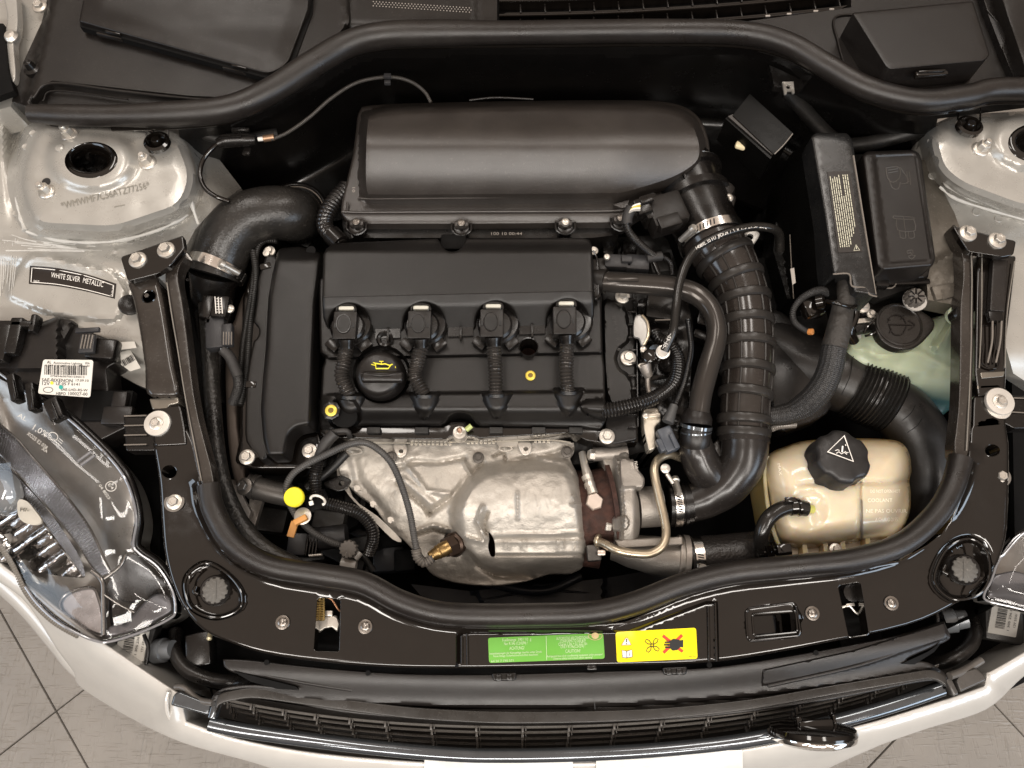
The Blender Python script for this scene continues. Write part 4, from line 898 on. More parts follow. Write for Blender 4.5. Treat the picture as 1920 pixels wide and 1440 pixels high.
def resamp_open(p, n):
    p = np.array(p, float); s = np.concatenate([[0], np.cumsum(np.linalg.norm(np.diff(p, axis=0), axis=1))]); t = np.linspace(0, s[-1], n)
    return list(zip(np.interp(t, s, p[:, 0]), np.interp(t, s, p[:, 1])))
RIBB = mat('ribbed_chrome_band', (.62, .63, .65), .24, metal=.9)
zr1 = lambda X, Y: zdome(X, Y) - .012
A1 = arc([(-40, 770), (20, 812), (70, 868), (120, 925), (165, 985), (192, 1040), (208, 1075)]); B1 = arc([(-40, 815), (0, 850), (50, 905), (98, 960), (140, 1012), (172, 1060), (190, 1080)])
A2 = arc([(-40, 820), (0, 855), (48, 910), (94, 962), (128, 1010), (152, 1050), (160, 1080)]); B2 = arc([(-40, 838), (0, 870), (38, 920), (80, 975), (112, 1020), (136, 1052), (155, 1082)])
put('ribbed_band', RIBB, hl, Gband(A1, B1, 132, zr1, .0040), sharp=5); put('ribbed_band', RIBB, hl, Gband(A2, B2, 124, lambda X, Y: zdome(X, Y) - .016, .0034), sharp=5)
put('bezel_ring', mat('bezel_silver', (.20, .19, .18), .2, metal=.8), hl, Gtube([(x, y, zc(zdome, x, y) - .010) for x, y in A1[::3]], 2.4, n=8), Gtube([(x, y, zc(zdome, x, y) - .013) for x, y in B1[::3]], 2.2, n=8))
inn = arc([(-40, 850), (0, 880), (36, 925), (78, 980), (110, 1024), (140, 1062), (150, 1082), (100, 1078), (40, 1064), (-40, 1040)])
put('reflector', mat('lamp_reflector', (.62, .61, .60), .07, metal=1, bump=[(30, .5, .006), (160, .3, .002)]), hl, Grelief(inn, lambda X, Y: zdome(X, Y) - .030 + .010 * np.sin((X * .7 + Y) / 11.), 6, .01))
put('projector_lens', mat('projector_glass', (.35, .37, .38), .03, coat=1, metal=.4), hl, Glathe((2, 925, -.010), [(44, -6), (42, 6), (34, 14), (20, 20), (.01, 22)], (-.2, -.4, .9), 32))
put('white_shade', mat('white_shade', (.80, .76, .66), .4), hl, Grelief(cr([(34, 938), (50, 940), (64, 955), (78, 976), (66, 984), (46, 980), (34, 966)], True, 4), -.006, 5, .004), Gtext('H/-', 46, 956, 10, -.005, -5, fit=16, h=.0006))
put('hole_dark', INKK, hl, Gtext('H/-', 46, 956, 10, -.005, -5, fit=16, h=.0012))
zl3 = lambda X, Y: zdome(X, Y) - .014
ind = cr([(112, 1135), (128, 1112), (172, 1102), (186, 1125), (193, 1160), (192, 1190), (165, 1184), (130, 1165)], True, 4)
put('indicator_reflector', mat('satin_indicator', (.50, .49, .50), .25, metal=.7, mscale=60, mott=.2), hl, Grelief(ind, zl3, 7, .01, edge=(5, .003)))
put('indicator_ring', mat('bezel_silver', (0, 0, 0)), hl, Gtube([(x, y, zc(zl3, x, y) + .002) for x, y in ind + [ind[0]]], 3, n=8, res=6))
put('divider', mat('bezel_silver', (0, 0, 0)), hl, Gtube([(172, 1070, -.02), (192, 1090, -.022), (194, 1130, -.025), (195, 1190, -.03)], 4.5), Gtube([(196, 1115, -.02), (225, 1134, -.025), (252, 1148, -.028)], 2), Gtube([(196, 1085, -.02), (225, 1062, -.02), (236, 1040, -.02)], 3))
cor = [(200, 1195), (205, 1176), (222, 1168), (236, 1170), (252, 1150), (280, 1120), (300, 1112), (318, 1120), (322, 1145), (300, 1160), (260, 1180)]
put('corner_reflector', mat('satin_grey_reflector', (.18, .18, .19), .3, metal=.6), hl, Grelief(cr(cor, True, 3), lambda X, Y: zdome(X, Y) - .010, 7, .006, edge=(5, .003)))
put('corner_bowl', PLS, hl, Grelief(cr([(198, 1180), (200, 1100), (236, 1046), (260, 1042), (295, 1070), (316, 1112), (300, 1150)], True, 3), lambda X, Y: zdome(X, Y) - .026, 10, .01))
put('lens_tabs', mat('lens_edge_plastic', (0, 0, 0)), hl, *[Gtube([(x - 14, y + 10, zc(zdome, x, y) + .010), (x + 12, y - 9, zc(zdome, x, y) + .010)], 3, n=8) for x, y in ((166, 862), (160, 855))])
zp = lambda X, Y: zdome(X, Y) + .013
put('lens_print', mat('frosted_print', (.50, .48, .44), .5), hl, Gtext('1,0%', 76, 808, 16, zp, -32, fit=30), Gtext('XO25 E2 038', 70, 826, 10, zp, -38, fit=46), Gtext('AL', 42, 782, 12, zp, -30, fit=18), Gtext('AA', 84, 844, 8, zp, -30, fit=12), Gstroke(ell(208, 912, 10, 9, 18), 1.4, zp, .0005, True), Gtext('E4', 208, 912, 8, zp, -50, fit=12), Gtext('04 8023', 196, 922, 8, zp, -55, fit=32), Gstroke(ell(100, 818, 9, 7, 16, -30), 1.4, zp, .0005, True), Gstroke([(108, 825), (116, 832)], 1.2, zp), Gstroke([(106, 829), (113, 836)], 1.2, zp), Gstroke([(111, 822), (118, 828)], 1.2, zp))
for (x, y, r_) in ((22, 725, -68), (56, 742, -72), (98, 765, -60)):
    put('lens_clip', PLS, hl, Gbox((x, y, .040), (56 if x < 90 else 44, 16 if x < 90 else 26, 26), r_, 3), Gbox((x + 3, y + 4, .043), (40, 5, 10), r_, 1.5))
put('bottom_ribs', mat('grey_ribbed_edge', (.16, .145, .125), .35), hl, Gtube([(x, y, -.06) for x, y in arc([(-30, 975), (20, 1045), (55, 1112), (100, 1160), (150, 1190)])], 9, n=10, rib=(2, 5), res=4))
# right headlamp: the inner end
hr = thing('headlamp', 'inner corner of the right headlamp cut by the picture edge', 'headlamp', (1900, 1080, .0))
rr_ = [(1990, 960), (1920, 1000), (1886, 1036), (1872, 1050), (1858, 1090), (1846, 1112), (1850, 1126), (1890, 1136), (1990, 1160)]
put('lamp_bowl', mat('lamp_bowl_grey', (0, 0, 0)), hr, Grelief(rr_, -.06, 14, .03))
put('corner_reflector', mat('satin_grey_reflector', (0, 0, 0)), hr, Grelief([(1990, 1090), (1900, 1070), (1864, 1078), (1856, 1096), (1852, 1120), (1890, 1132), (1990, 1150)], lambda X, Y: -.03 + .01 * ss(0, 30, Y - 1090), 8, .01, edge=(4, .003)))
put('lens', LENS, hr, Grelief(rr_, lambda X, Y: -.012 + .01 * ss(0, 40, sd(X, Y, rr_)), 9, .02, edge=(5, .003)))
put('lens_edge', mat('lens_edge_plastic', (0, 0, 0)), hr, Gtube([(x, y, -.01) for x, y in cr(rr_, n=3)], 2.2, n=8), Gtube([(1866, 1062, -.012), (1900, 1012, -.012), (1935, 990, -.012)], 2, n=8))

# headlamp module housing behind the lamp (left)
hm = thing('lamp_module', 'black headlamp module housing with white barcode sticker, left edge', 'lamp module', (120, 700, .01))
def z_hm(X, Y): return .006 + .012 * ss(0, 8, 115 - X) * ss(8, 0, Y - 690) + .010 * ss(-4, 4, sd(X, Y, [(50, 625), (112, 594), (140, 600), (120, 640), (105, 700), (30, 760), (20, 700)]))
hmo = rnd([(-40, 640), (60, 610), (112, 592), (140, 602), (142, 612), (215, 640), (218, 680), (200, 690), (205, 745), (235, 760), (240, 800), (180, 830), (110, 772), (60, 742), (-40, 690)], 5)
put('housing', PLM, hm, Grelief(hmo, z_hm, 8, .04, edge=(4, .002)))
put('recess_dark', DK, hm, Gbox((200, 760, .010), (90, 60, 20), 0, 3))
put('housing_step', PLM, hm, Gbox((218, 778, .022), (56, 36, 20), 0, 4), Gbox((222, 752, .020), (28, 40, 22), 0, 4), label=None)
for (x, y, a, b_) in ((-6, 640, 40, 76), (24, 628, 24, 74), (60, 604, 12, 36), (4, 606, 120, 14)): put('housing_latch', PLS, hm, Gbox((x, y, .040), (a, b_, 24), 0, 4))
put('socket_plug', PLS, hm, Gbox((188, 652, .032), (56, 42, 26), -4, 6)); put('plug_clip', GRYP, hm, Gbox((163, 618, .040), (44, 9, 8), 4, 1.5), Gbox((162, 644, .040), (28, 36, 10), 4, 2))
put('plug_fins', mat('pale_grey_edge', (0, 0, 0)), hm, *[Gbox((153 + 6 * k, 640, .0425), (2.2, 28, 4), 0, .4) for k in range(4)])
st_ = rnd([(81, 674), (175, 675), (169, 745), (71, 738)], 5); zs_ = .036
s2 = put('barcode_sticker', PAPER, hm, Grelief(st_, zs_, None, .0008), label='white barcode sticker'); 
put('print', INKK, s2, *barcode(124, 694, 80, 18, zs_, -1, .0004, 9), Gtext('Automotive Lighting', 127, 681, 6, zs_, -2, fit=54), Gtext('AL', 92, 679, 8, zs_, -2, fit=8), Gtext('EEA', 164, 681, 5.5, zs_, -2, fit=8), Gtext('0 307 517 287', 104, 685.5, 5, zs_, -2, fit=38), Gtext('Made in EU', 158, 686, 5, zs_, -2, fit=20),
    Gtext('2758346007061030013', 126, 706, 5, zs_, -2, fit=64), Gtext('SAE-BIXENON', 107, 713, 9, zs_, -2, fit=58), Gtext('17.09.10', 154, 713.5, 6.5, zs_, -2, fit=24), Gtext('12V', 86, 719, 9, zs_, -2, fit=14), Gtext('LE 05 F 6141', 127, 720, 7.5, zs_, -2, fit=44), Gtext('SAE-LHD-RS-W', 139, 731, 7, zs_, -2, fit=50), Gtext('HBPO', 114, 738, 8, zs_, -2, fit=18), Gtext('100027-00', 146, 738.5, 8.5, zs_, -2, fit=36), Gstroke(ell(90, 731, 9, 5, 16), .9, zs_, .0005, True))
put('sticker_dots', mat('teal_dot', (.03, .35, .30), .5), s2, Grelief(ell(114, 726, 4, 4, 12), zs_ + .001, None, .0003)); put('sticker_dots', INKY, s2, Grelief(ell(97, 718, 3, 3, 12), zs_ + .001, None, .0003))
put('paper_tag', PAPER, hm, Grelief([(214, 642), (252, 640), (256, 652), (222, 656)], .0, None, .001), Grelief([(216, 662), (244, 656), (264, 690), (244, 696), (222, 680)], -.01, None, .001)); put('tag_print', INKK, hm, *barcode(240, 676, 24, 12, -.009, 30, .0008, 3))
def Gring(c, axis, r, wd, th=1.2, n=40, a0=0, a1=360):
    """flat band (hose clamp) round an axis: r radius, wd width along the axis, pixels"""
    a, u, v = frame(axis); o = P(*c); k = mpp(*c); V = []; Fc = []
    prof = [(r, -wd / 2), (r + th, -wd / 2 + .6), (r + th, wd / 2 - .6), (r, wd / 2)]
    for (q, h) in prof:
        for i in range(n):
            t = 2 * pi * i / n; V.append(tuple(o + (u * cos(t) + v * sin(t)) * q * k + a * h * k))
    for j in range(3):
        for i in range(n):
            i2 = (i + 1) % n; Fc.append((j * n + i, j * n + i2, (j + 1) * n + i2, (j + 1) * n + i))
    return V, Fc
def clamp(par, c, axis, r, wd=18, ang=60, sl0=22):
    """worm-drive clamp: band, slotted part of the band, screw housing; ang = where the screw sits"""
    cl = put('hose_clamp', ST, par, Gring(c, axis, r, wd))
    a, u, v = frame(axis); k = mpp(*c); o = P(*c)
    if not isinstance(ang, (int, float)): ang = math.degrees(math.atan2(v.dot(Vector(ang)), u.dot(Vector(ang))))
    t = R(ang); d = u * cos(t) + v * sin(t); tg = (a.cross(d)).normalized(); p = o + d * (r + 5) * k
    def at(w_, z=0): return w_
    V = []; Fc = []
    # screw barrel along the tangent
    for j, (q, h) in enumerate(((.3, -26), (7, -26), (8, -20), (8, -18), (5.5, -16), (5.5, 14), (.3, 14))):
        for i in range(14):
            s = 2 * pi * i / 14; V.append(tuple(p + tg * h * k + (a * cos(s) + d * sin(s)) * q * k))
    for j in range(6):
        for i in range(14): Fc.append((j * 14 + i, j * 14 + (i + 1) % 14, (j + 1) * 14 + (i + 1) % 14, (j + 1) * 14 + i))
    put('clamp_screw', ZN, cl, (V, Fc))
    for s in range(7):                                   # slots
        tt = t + R(sl0 + s * 6); dd = u * cos(tt) + v * sin(tt); t2 = a.cross(dd); q = o + dd * (r + 1.6) * k
        b = [q + (a * x * wd * .3 + t2 * (y * 1.3 + x * 1.2)) * k for x, y in ((-1, -1), (1, -1), (1, 1), (-1, 1))]
        put('clamp_slot', INKK, cl, ([tuple(z) for z in b], [(0, 1, 2, 3)]))
    return cl

# ================================================================== ENGINE BLOCK AND DARK MACHINERY BELOW
eb = thing('engine_block', 'dark engine block and machinery seen in the gaps round the covers', 'engine', (860, 700, -.12))
put('block', PLD, eb, Grelief(rnd([(470, 480), (1250, 440), (1300, 600), (1290, 830), (1100, 870), (640, 880), (450, 870)], 20), lambda X, Y: -.075 + .012 * vn(X, Y, 18, 2) + .01 * vn(X, Y, 45, 7), 10, .12))
g = random.Random(11)
for k in range(26):
    x = g.uniform(1120, 1330); y = g.uniform(440, 830)
    put('machinery', [PLD, PLS, DK, PLS][k % 4], eb, Gbox((x, y, g.uniform(-.07, -.035)), (g.uniform(16, 46), g.uniform(14, 40), 40), g.uniform(-30, 30), 4))
for k in range(22):
    x = g.uniform(440, 760); y = g.uniform(900, 1070)
    put('machinery', [PLD, DK, PLD, GRYP][k % 4], eb, Gbox((x, y, g.uniform(-.2, -.13)), (g.uniform(20, 70), g.uniform(18, 50), 40), g.uniform(-30, 30), 5))
for k in range(16):
    x = g.uniform(1330, 1560); y = g.uniform(330, 640)
    put('machinery', [DK, PLD][k % 2], eb, Gbox((x, y, g.uniform(-.14, -.08)), (g.uniform(30, 70), g.uniform(18, 60), 40), g.uniform(-30, 30), 6))
for k in range(9):
    x = g.uniform(420, 700); y = g.uniform(380, 470)
    put('machinery', PLD, eb, Gbox((x, y, g.uniform(-.1, -.06)), (g.uniform(20, 60), g.uniform(18, 30), 40), g.uniform(-30, 30), 6))
put('gasket_strip', GL, eb, Grelief([(600, 800), (830, 800), (846, 790), (880, 790), (892, 800), (1070, 802), (1130, 800), (1196, 800), (1196, 828), (1150, 835), (1100, 826), (1070, 812), (900, 822), (885, 818), (846, 818), (835, 824), (625, 822), (600, 818)], -.018, 12, .03, edge=(3, .002)))
for (x, y) in ((700, 806), (790, 806), (930, 806), (1010, 806), (1080, 806)): put('clip_tab', PLD, eb, Gbox((x, y, -.010), (26, 12, 12), 0, 2))
put('left_flange', GL, eb, Grelief(rnd([(455, 560), (480, 480), (500, 462), (520, 462), (505, 820), (545, 818), (600, 810), (605, 850), (590, 880), (470, 880), (440, 868), (450, 820)], 10), -.03, 12, .04, edge=(5, .004)))
for (x, y, r) in ((463, 857, 15), (580, 845, 14), (1138, 818, 15), (1167, 556, 14), (1178, 671, 15), (505, 471, 11), (1113, 470, 9), (1366, 372, 8)):
    if x == 1366: continue
    put('flange_bolt', ZN, eb, *Gbolt((x, y, -.006), r, rot=x % 60))
put('loom_edge', PLD, eb, Gtube([(475, 470, -.01), (480, 520, -.02), (470, 600, -.03), (462, 700, -.03), (450, 760, -.03)], 7, n=10, rib=(1.2, 4)))
put('bracket_arm', mat('dark_cast', (.07, .055, .045), .5, metal=.5), eb, Grelief(cr([(424, 640), (440, 600), (452, 560), (470, 540), (462, 640), (448, 720), (446, 800), (462, 900), (444, 910), (430, 850), (424, 760)], True, 3), -.045, 9, .02, edge=(6, .005)))

# ================================================================== AIR FILTER BOX
ab = thing('air_box', 'long rounded black plastic air filter box behind the engine cover', 'air filter box', (960, 300, .05))
abo = cr([(668, 240), (674, 208), (700, 197), (840, 192), (1000, 189), (1180, 188), (1262, 194), (1306, 216), (1327, 258), (1329, 306), (1304, 338), (1258, 362), (1218, 386), (1186, 406)], n=5) + [(1176, 416), (1160, 419), (900, 421), (662, 421), (648, 414), (639, 398), (641, 378), (650, 340), (662, 290)]
hull = cr([(676, 230), (690, 208), (760, 196), (1000, 190), (1200, 190), (1290, 208), (1322, 258), (1320, 306), (1280, 338), (1222, 360), (1170, 374), (1130, 376), (900, 378), (690, 378), (676, 366), (672, 320)], True, 4)
def z_ab(X, Y):
    d = sd(X, Y, hull); base = .006 + .006 * ss(418, 400, Y)
    v = (Y - 190) / 185.0                                   # 0 back .. 1 front
    prof = .080 - .055 * np.clip(.35 - v, 0, 1) ** 1.6 - .050 * np.clip((v - .42) / .58, 0, 1) ** 1.7
    prof = prof + .006 * np.exp(-((v - .38) / .16) ** 2)
    k = ss(1120, 1310, X); prof = prof - .018 * k * (1 - .3 * v)
    k2 = ss(0, 15, d); z = base + (prof - base) * (.45 * k2 + .55 * np.sqrt(np.clip(k2, 0, 1)))
    lip = 371 - .004 * (X - 680)
    return z
F_AB = mat('grained_airbox_plastic', (.022, .018, .0155), .33, spec=.85, bump=[(1100, .55, .0005)], dust=.05, rvar=.03)
put('box_lid', F_AB, ab, Grelief(abo, z_ab, 6, .03, edge=(5, .004), feats=[([(672, 372), (1000, 370), (1172, 369)], (-4, -2, 0, 2, 4), False), ([(646, 397), (1160, 397)], (-4, -1, 1, 4), False), (hull, (-2, 0, 3, 8, 14, 20), True)]))
put('lid_lip', F_AB, ab, Gtube([(680, 369, .0265), (690, 373, .0265), (900, 371, .0275), (1100, 367, .026), (1170, 362, .026), (1178, 354, .030)], 2.4, n=8), )
put('lid_lip', F_AB, ab, Gtube([(652, 380, .016), (652, 394, .0145), (662, 398, .0145), (900, 397, .0145), (1120, 396, .0145), (1168, 394, .016)], 2.6, n=8))
put('lower_box', PLS, ab, Grelief([(650, 412), (1166, 412), (1160, 440), (1110, 446), (660, 446)], -.01, 20, .05))
put('vent_fin', F_AB, ab, Grelief([(1150, 384), (1180, 374), (1176, 388), (1166, 390)], .022, None, .008))
put('cast_print', INKG, ab, Gtext('100 10 00:44', 950, 438, 8, -.008, 0, fit=58), Gtext('01', 663, 356, 8, .04, 90, fit=9, h=.003))
for (x, y) in ((668, 419), (865, 421), (1060, 419), (1164, 412)):
    put('screw_boss', PLS, ab, Gtube([(x - 18, y - 3, .014), (x - 17, y + 12, .010), (x, y + 21, .008), (x + 17, y + 12, .010), (x + 18, y - 3, .014)], 2.3, n=8, res=3), Glathe((x, y + 6, .010), [(14, -18), (14, 0), (11, 1)], (0, 0, 1), 18))
    put('boss_plate', F_AB, ab, Gbox((x, y - 3, .0185), (28, 14, 14), 0, 5)); put('lid_screw', mat('dark_zinc_screw', (0, 0, 0)) if x != 1060 else ZN, ab, *Gtorx((x, y - 2, .0195), 8))
put('notch_dark', DK, ab, Gbox((850, 452, .010), (50, 34, 20), 0, 6))  # dark block standing in for the shade in the cover's top notch
put('back_trim', PLS, ab, Gtube([(880, 188, .06), (930, 183, .062), (1000, 186, .06)], 2))

# ================================================================== COVERS ON THE ENGINE
COV = mat('grained_cover_plastic', (.004, .0034, .0031), .36, bump=[(1500, .45, .0004)], dust=.012, spec=.5, rvar=.04)
# belt-end cover at the left
lc = thing('timing_cover', 'matt black end cover left of the ignition coils', 'engine cover', (540, 650, .01))
lo = [(522, 466), (560, 462), (602, 474), (598, 520), (592, 564), (588, 656), (583, 797), (555, 802), (542, 814), (537, 836), (534, 855), (501, 856), (493, 820), (489, 767), (492, 720), (498, 656), (503, 559), (511, 512)]
put('cover', COV, lc, Grelief(rnd(lo, 8), lambda X, Y: .022 - .016 * ss(490, 466, Y) - .010 * ss(540, 480, Y) * 0 + .0 * X, 8, .035, edge=(9, .009)))
lf = cr([(500, 476), (486, 520), (482, 560), (476, 602)], n=3) + ell(466, 622, 20, 20, 8, 0, -60, 60)[::1] + cr([(472, 656), (463, 712), (460, 790), (462, 828), (480, 850), (500, 858), (512, 700), (520, 480)], n=2)
put('cover_flange', COV, lc, Grelief(lf, .000, 8, .03, edge=(4, .003)))
put('cover_hole', DK, lc, Glathe((583, 470, .008), [(9, 0), (9, 1), (.01, 1)]))

vc = thing('valve_cover', 'black cam cover carrying the ignition coils and the oil cap', 'cam cover', (860, 700, .0))
notch = ell(863, 800, 28, 26, 12, 0, 200, 340)
vo_ = [(596, 520), (1122, 500), (1128, 560), (1130, 660), (1134, 690), (1136, 790), (1128, 806), (1090, 801), (900, 798)] + notch[::-1] + [(826, 798), (680, 797), (640, 806), (602, 806), (598, 790), (604, 690), (612, 668), (600, 660)]
coilx = [(645, 608), (785, 607), (921, 604), (1058, 599)]
cones = [(657, 738), (797, 736), (931, 735), (1066, 730)]
def z_vc(X, Y):
    z = .010 + 0 * X - .007 * ss(664, 672, Y + (X - 860) * .02)            # step below the coils
    z = z - .004 * (1 - ss(0, 3, np.abs(Y - 668 + (X - 860) * .02)))
    cyl = ((X > 830) & (X < 896)) * 0
    fr = ss(733, 741, Y + (X - 860) * .012); z = z + .006 * fr * ss(600, 625, X)
    z = z - .020 * ss(762, 800, Y)
    for (cx, cy) in cones:
        t = (Y - cy) / 50.; wd = 29 * np.clip(1 - t, 0, 1) ** .55 * (t > -.02) + 1e-3
        z = z + np.where((t > -.02) & (t < 1), .013 * np.sqrt(np.clip(1 - ((X - cx) / wd) ** 2, 0, 1)) * (1 - np.clip(t, 0, 1) * .5), 0)
    t = (1134 - X) / 45.; wd = 20 * np.sqrt(np.clip(1 - t ** 2, 0, 1)) + 1e-3
    z = z + np.where((t > -.05) & (t < 1), .014 * np.sqrt(np.clip(1 - ((Y - 768 - (1134 - X) * -.15) / wd) ** 2, 0, 1)), 0)
    z = z - .010 * ss(34, 26, np.hypot(X - 646, (Y - 776)))               # dip round the yellow plug
    z = z - .012 * ss(54, 50, np.hypot(X - 716, (Y - 702)))
    z = z + .008 * ss(44, 38, np.hypot(X - 863, Y - 800)) * 0
    return z
feats = [(ell(cx, cy + 12, 30, 34, 16), (0,), True) for cx, cy in cones]
put('cover', COV, vc, Grelief(vo_, z_vc, 4, .04, [ell(991, 650, 17, 16, 20)], edge=(5, .004), feats=[([(604, 672), (1130, 661)], (-4, -2, 0, 2, 4), False), ([(604, 740), (1134, 734)], (-4, -1, 1, 4), False), (ell(716, 702, 52, 52, 30), (-3, 0, 3), True)]))
put('spark_well', RUST, vc, Glathe((991, 653, -.03), [(17, 0), (14, 2), (8, 4), (.01, 4)])); put('well_wall', PLS, vc, Glathe((991, 650, .012), [(17, -40), (17, 0), (18.5, 1), (18.5, -1)], cap=False))
for (x, y, r) in ((621, 770, 11), (994.5, 704.5, 9.5)):
    if x < 800: put('plug_grip', PLS, vc, Glathe((x, y, .004), [(17, -6), (17, 4), (13, 6), (.01, 6)], (0, -.1, 1), 32, rf=lambda t, h: 1 + .07 * (math.sin(t * 8) > .4)))
    put('yellow_plug', YLB, vc, Glathe((x, y, .009 if x < 800 else .004), [(r, -1), (r, 2.5), (r * .8, 4), (r * .5, 4), (r * .42, 1), (.01, 1)], (0, -.05, 1), 26))
    put('plug_centre', mat('plug_shadow_brass', (.16, .10, .02), .5), vc, Glathe((x, y, .0105 if x < 800 else .0055), [(r * .42, 0), (r * .42, 1.8), (.01, 1.8)], (0, -.05, 1), 16))
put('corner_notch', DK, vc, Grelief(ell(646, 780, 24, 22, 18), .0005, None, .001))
# upper cover with four scallops
tc_ = thing('engine_cover', 'matt black upper engine cover with four scallops over the ignition coils', 'engine cover', (860, 520, .04))
def sc(cx, cy, r, x1, x0, yb):   # from right to left over a coil
    a = ell(cx, cy, r, r, 12, 0, 10, 170); a = [(x, y) for x, y in a]
    return [(x1, yb)] + [(q[0], q[1]) for q in a] + [(x0, yb)]
top = [(606, 478), (612, 466), (626, 456), (820, 448)] + ell(848, 450, 23, 22, 10, 0, 170, 10) + [(874, 447), (1092, 446), (1106, 450), (1110, 462), (1113, 548), (1114, 590), (1110, 606)]
bot = [(1104, 612)] + ell(1064, 602, 38, 40, 14, 0, 8, -188) + [(1024, 622), (972, 625)] + ell(930, 606, 38, 40, 14, 0, 8, -188) + [(889, 628), (838, 629)] + ell(795, 608, 38, 40, 14, 0, 8, -188) + [(753, 632), (702, 633)] + ell(655, 610, 38, 40, 14, 0, 8, -188) + [(612, 612), (606, 596), (604, 560)]
fold = lambda X: 556.5 - .0225 * (X - 606)
def z_tc(X, Y):
    z = .044 - .013 * ss(474, 452, Y) + .0 * X
    z = z - .00030 * np.clip(Y - fold(X), 0, 20) - .00056 * np.clip(Y - fold(X) - 20, 0, 90)
    return z
put('cover', COV, tc_, Grelief(top + bot, z_tc, 6, .03, [], edge=(5, .004), feats=[([(606, 557), (1113, 545)], (-5, -1.5, 0, 1.5, 5), False), ([(608, 473), (1110, 471)], (-4, 0, 4), False)]))
put('fold_line', PLM, tc_, Gtube([(x, fold(x), .0442) for x in range(607, 1113, 24)], 1.0, n=6))
for x0, x1, y in ((704, 750, 631), (840, 887, 627), (974, 1022, 623)):
    put('cover_tongue', PLS, tc_, Grelief([(x0, y - 16), (x1, y - 17), (x1, y + 2), (x0, y + 4)], .014, None, .01, edge=None), Gbox(((x0 + x1) / 2, y - 4, .020), (4, 26, 12), 0, 1))
put('side_lip', PLS, tc_, Gtube([(1112, 470, .036), (1120, 490, .03), (1122, 552, .03), (1116, 560, .03)], 2, n=8), Gbox((1118, 520, .030), (14, 80, 20), 0, 3))
# ignition coils
def coil(cx, cy, i, dx):
    lb = ['ignition coil at the left end, nearest the end cover', 'ignition coil second from the left, right of the oil cap', 'ignition coil third from the left, above the yellow plug', 'ignition coil at the right end, nearest the steel pipe'][i]
    t = thing('ignition_coil', lb, 'ignition coil', (cx, cy, .03), 'ignition coils in the cam cover')
    put('coil_boot', PLS, t, Glathe((cx + 14, cy + 4, .018), [(40, -30), (40, 0), (36, 5), (30, 6)], (0, .05, 1), 36), Glathe((cx + 10, cy + 6, .026), [(30, -10), (30, 4), (26, 8), (.01, 9)], (0, .0, 1), 30))
    put('connector_body', PL, t, Gbox((cx + 1, cy + 1, .041), (44, 56, 34), 0, 3, (0, -.06, 1)))
    put('connector_panel', mat('coil_panel_plastic', (.007, .0065, .006), .4, bump=(1200, .4, .0004)), t, Grelief(ell(cx - 1, cy - 1, 13, 17, 24), .0415, None, .001), )
    put('panel_rim', PLS, t, Gtube([(x, y, .0415) for x, y in ell(cx - 1, cy - 1, 13, 17, 24)] + [(cx + 12, cy - 1, .0415)], 1.2, n=6, res=4))
    put('release_tab', mat('pale_tab_plastic', (.55, .54, .47), .4), t, Gbox((cx + 4, cy - 31, .036), (30, 9, 10), 0, 3)); put('tab_frame', PL, t, Gtube([(cx - 14, cy - 24, .037), (cx - 12, cy - 34, .036), (cx + 4, cy - 37, .036), (cx + 20, cy - 34, .036), (cx + 22, cy - 24, .037)], 2, n=8))
    put('dark_slots', INKK, t, Gbox((cx - 17, cy + 2, .0418), (4, 9, 2), 0, 0), Gbox((cx + 17, cy + 2, .0418), (4, 9, 2), 0, 0), label=None)
    for s in (-1, 1): put('side_wing', PLS, t, Gbox((cx + s * 30 + 8, cy + 38, .020), (26, 18, 10), s * 38, 2))
    cn = cones[i]
    put('conduit_neck', PLS, t, Gtube([(cx + 4, cy + 28, .036, 16), (cx + 5, cy + 44, .030, 13)], 15, n=18))
    put('corrugated_conduit', mat('shiny_conduit', (.050, .045, .041), .22, rvar=.03, metal=.5), t, Gtube([(cx + 5, cy + 42, .028), (cx + 3 + dx, cy + 75, .026), (cx + 2 + dx * 1.5, cy + 100, .023), (cn[0] - 1, cn[1] + 4, .014)], 14.5, n=18, rib=(3.2, 6.2, .8)))
    put('conduit_scoop', COV, t, Gtube([(cn[0], cn[1] + 2, .012, 20), (cn[0], cn[1] + 8, .010, 20)], 20, n=18))
for i, (cx, cy) in enumerate(coilx): coil(cx, cy, i, (-4, -6, 4, 1)[i])
# oil cap
ax = (0, -.20, 1)
oc_ = put('oil_cap', PLM, vc, Glathe((716, 706, .010), [(46, -6), (47, 4), (44, 14), (42, 30), (39, 37), (32, 41), (.01, 43)], ax, 48, rf=lambda t, h: 1 + (.012 * math.sin(t * 24) if h < 30 else 0)), label='black oil filler cap with yellow oil can symbol')
put('cap_grip', PLM, oc_, Gbox((716, 706, .0485), (80, 22, 16), 0, 7, (0, -.18, 1), 3), Gtube([(678, 700, .0455), (716, 704, .0495), (754, 700, .0455)], 3, n=8))
can = [(-22, -4), (-15, -6), (-13, 0), (-14, 8), (8, 8), (16, -3), (22, -5), (12, -2), (2, 2), (-4, -2), (-13, -2)]
zcap = lambda X, Y: .0452 - .0002 * np.abs(Y - 690) - .00001 * (X - 716) ** 2
put('oil_symbol', INKY, oc_, Gstroke([(702, 681), (716, 683), (722, 682), (730, 685), (741, 681)], 2.2, zcap, .0022), Gstroke([(704, 682), (705, 691), (728, 691), (733, 684)], 2.2, zcap, .0022), Gstroke([(697, 679), (704, 681), (703, 685), (696, 683)], 1.8, zcap, .0022, True), Gstroke([(715, 682), (715, 677)], 1.6, zcap, .0022), Gstroke([(711, 677.5), (719, 677.5)], 1.6, zcap, .0022), Gstroke([(741.5, 686), (741.5, 690)], 1.6, zcap, .0022))
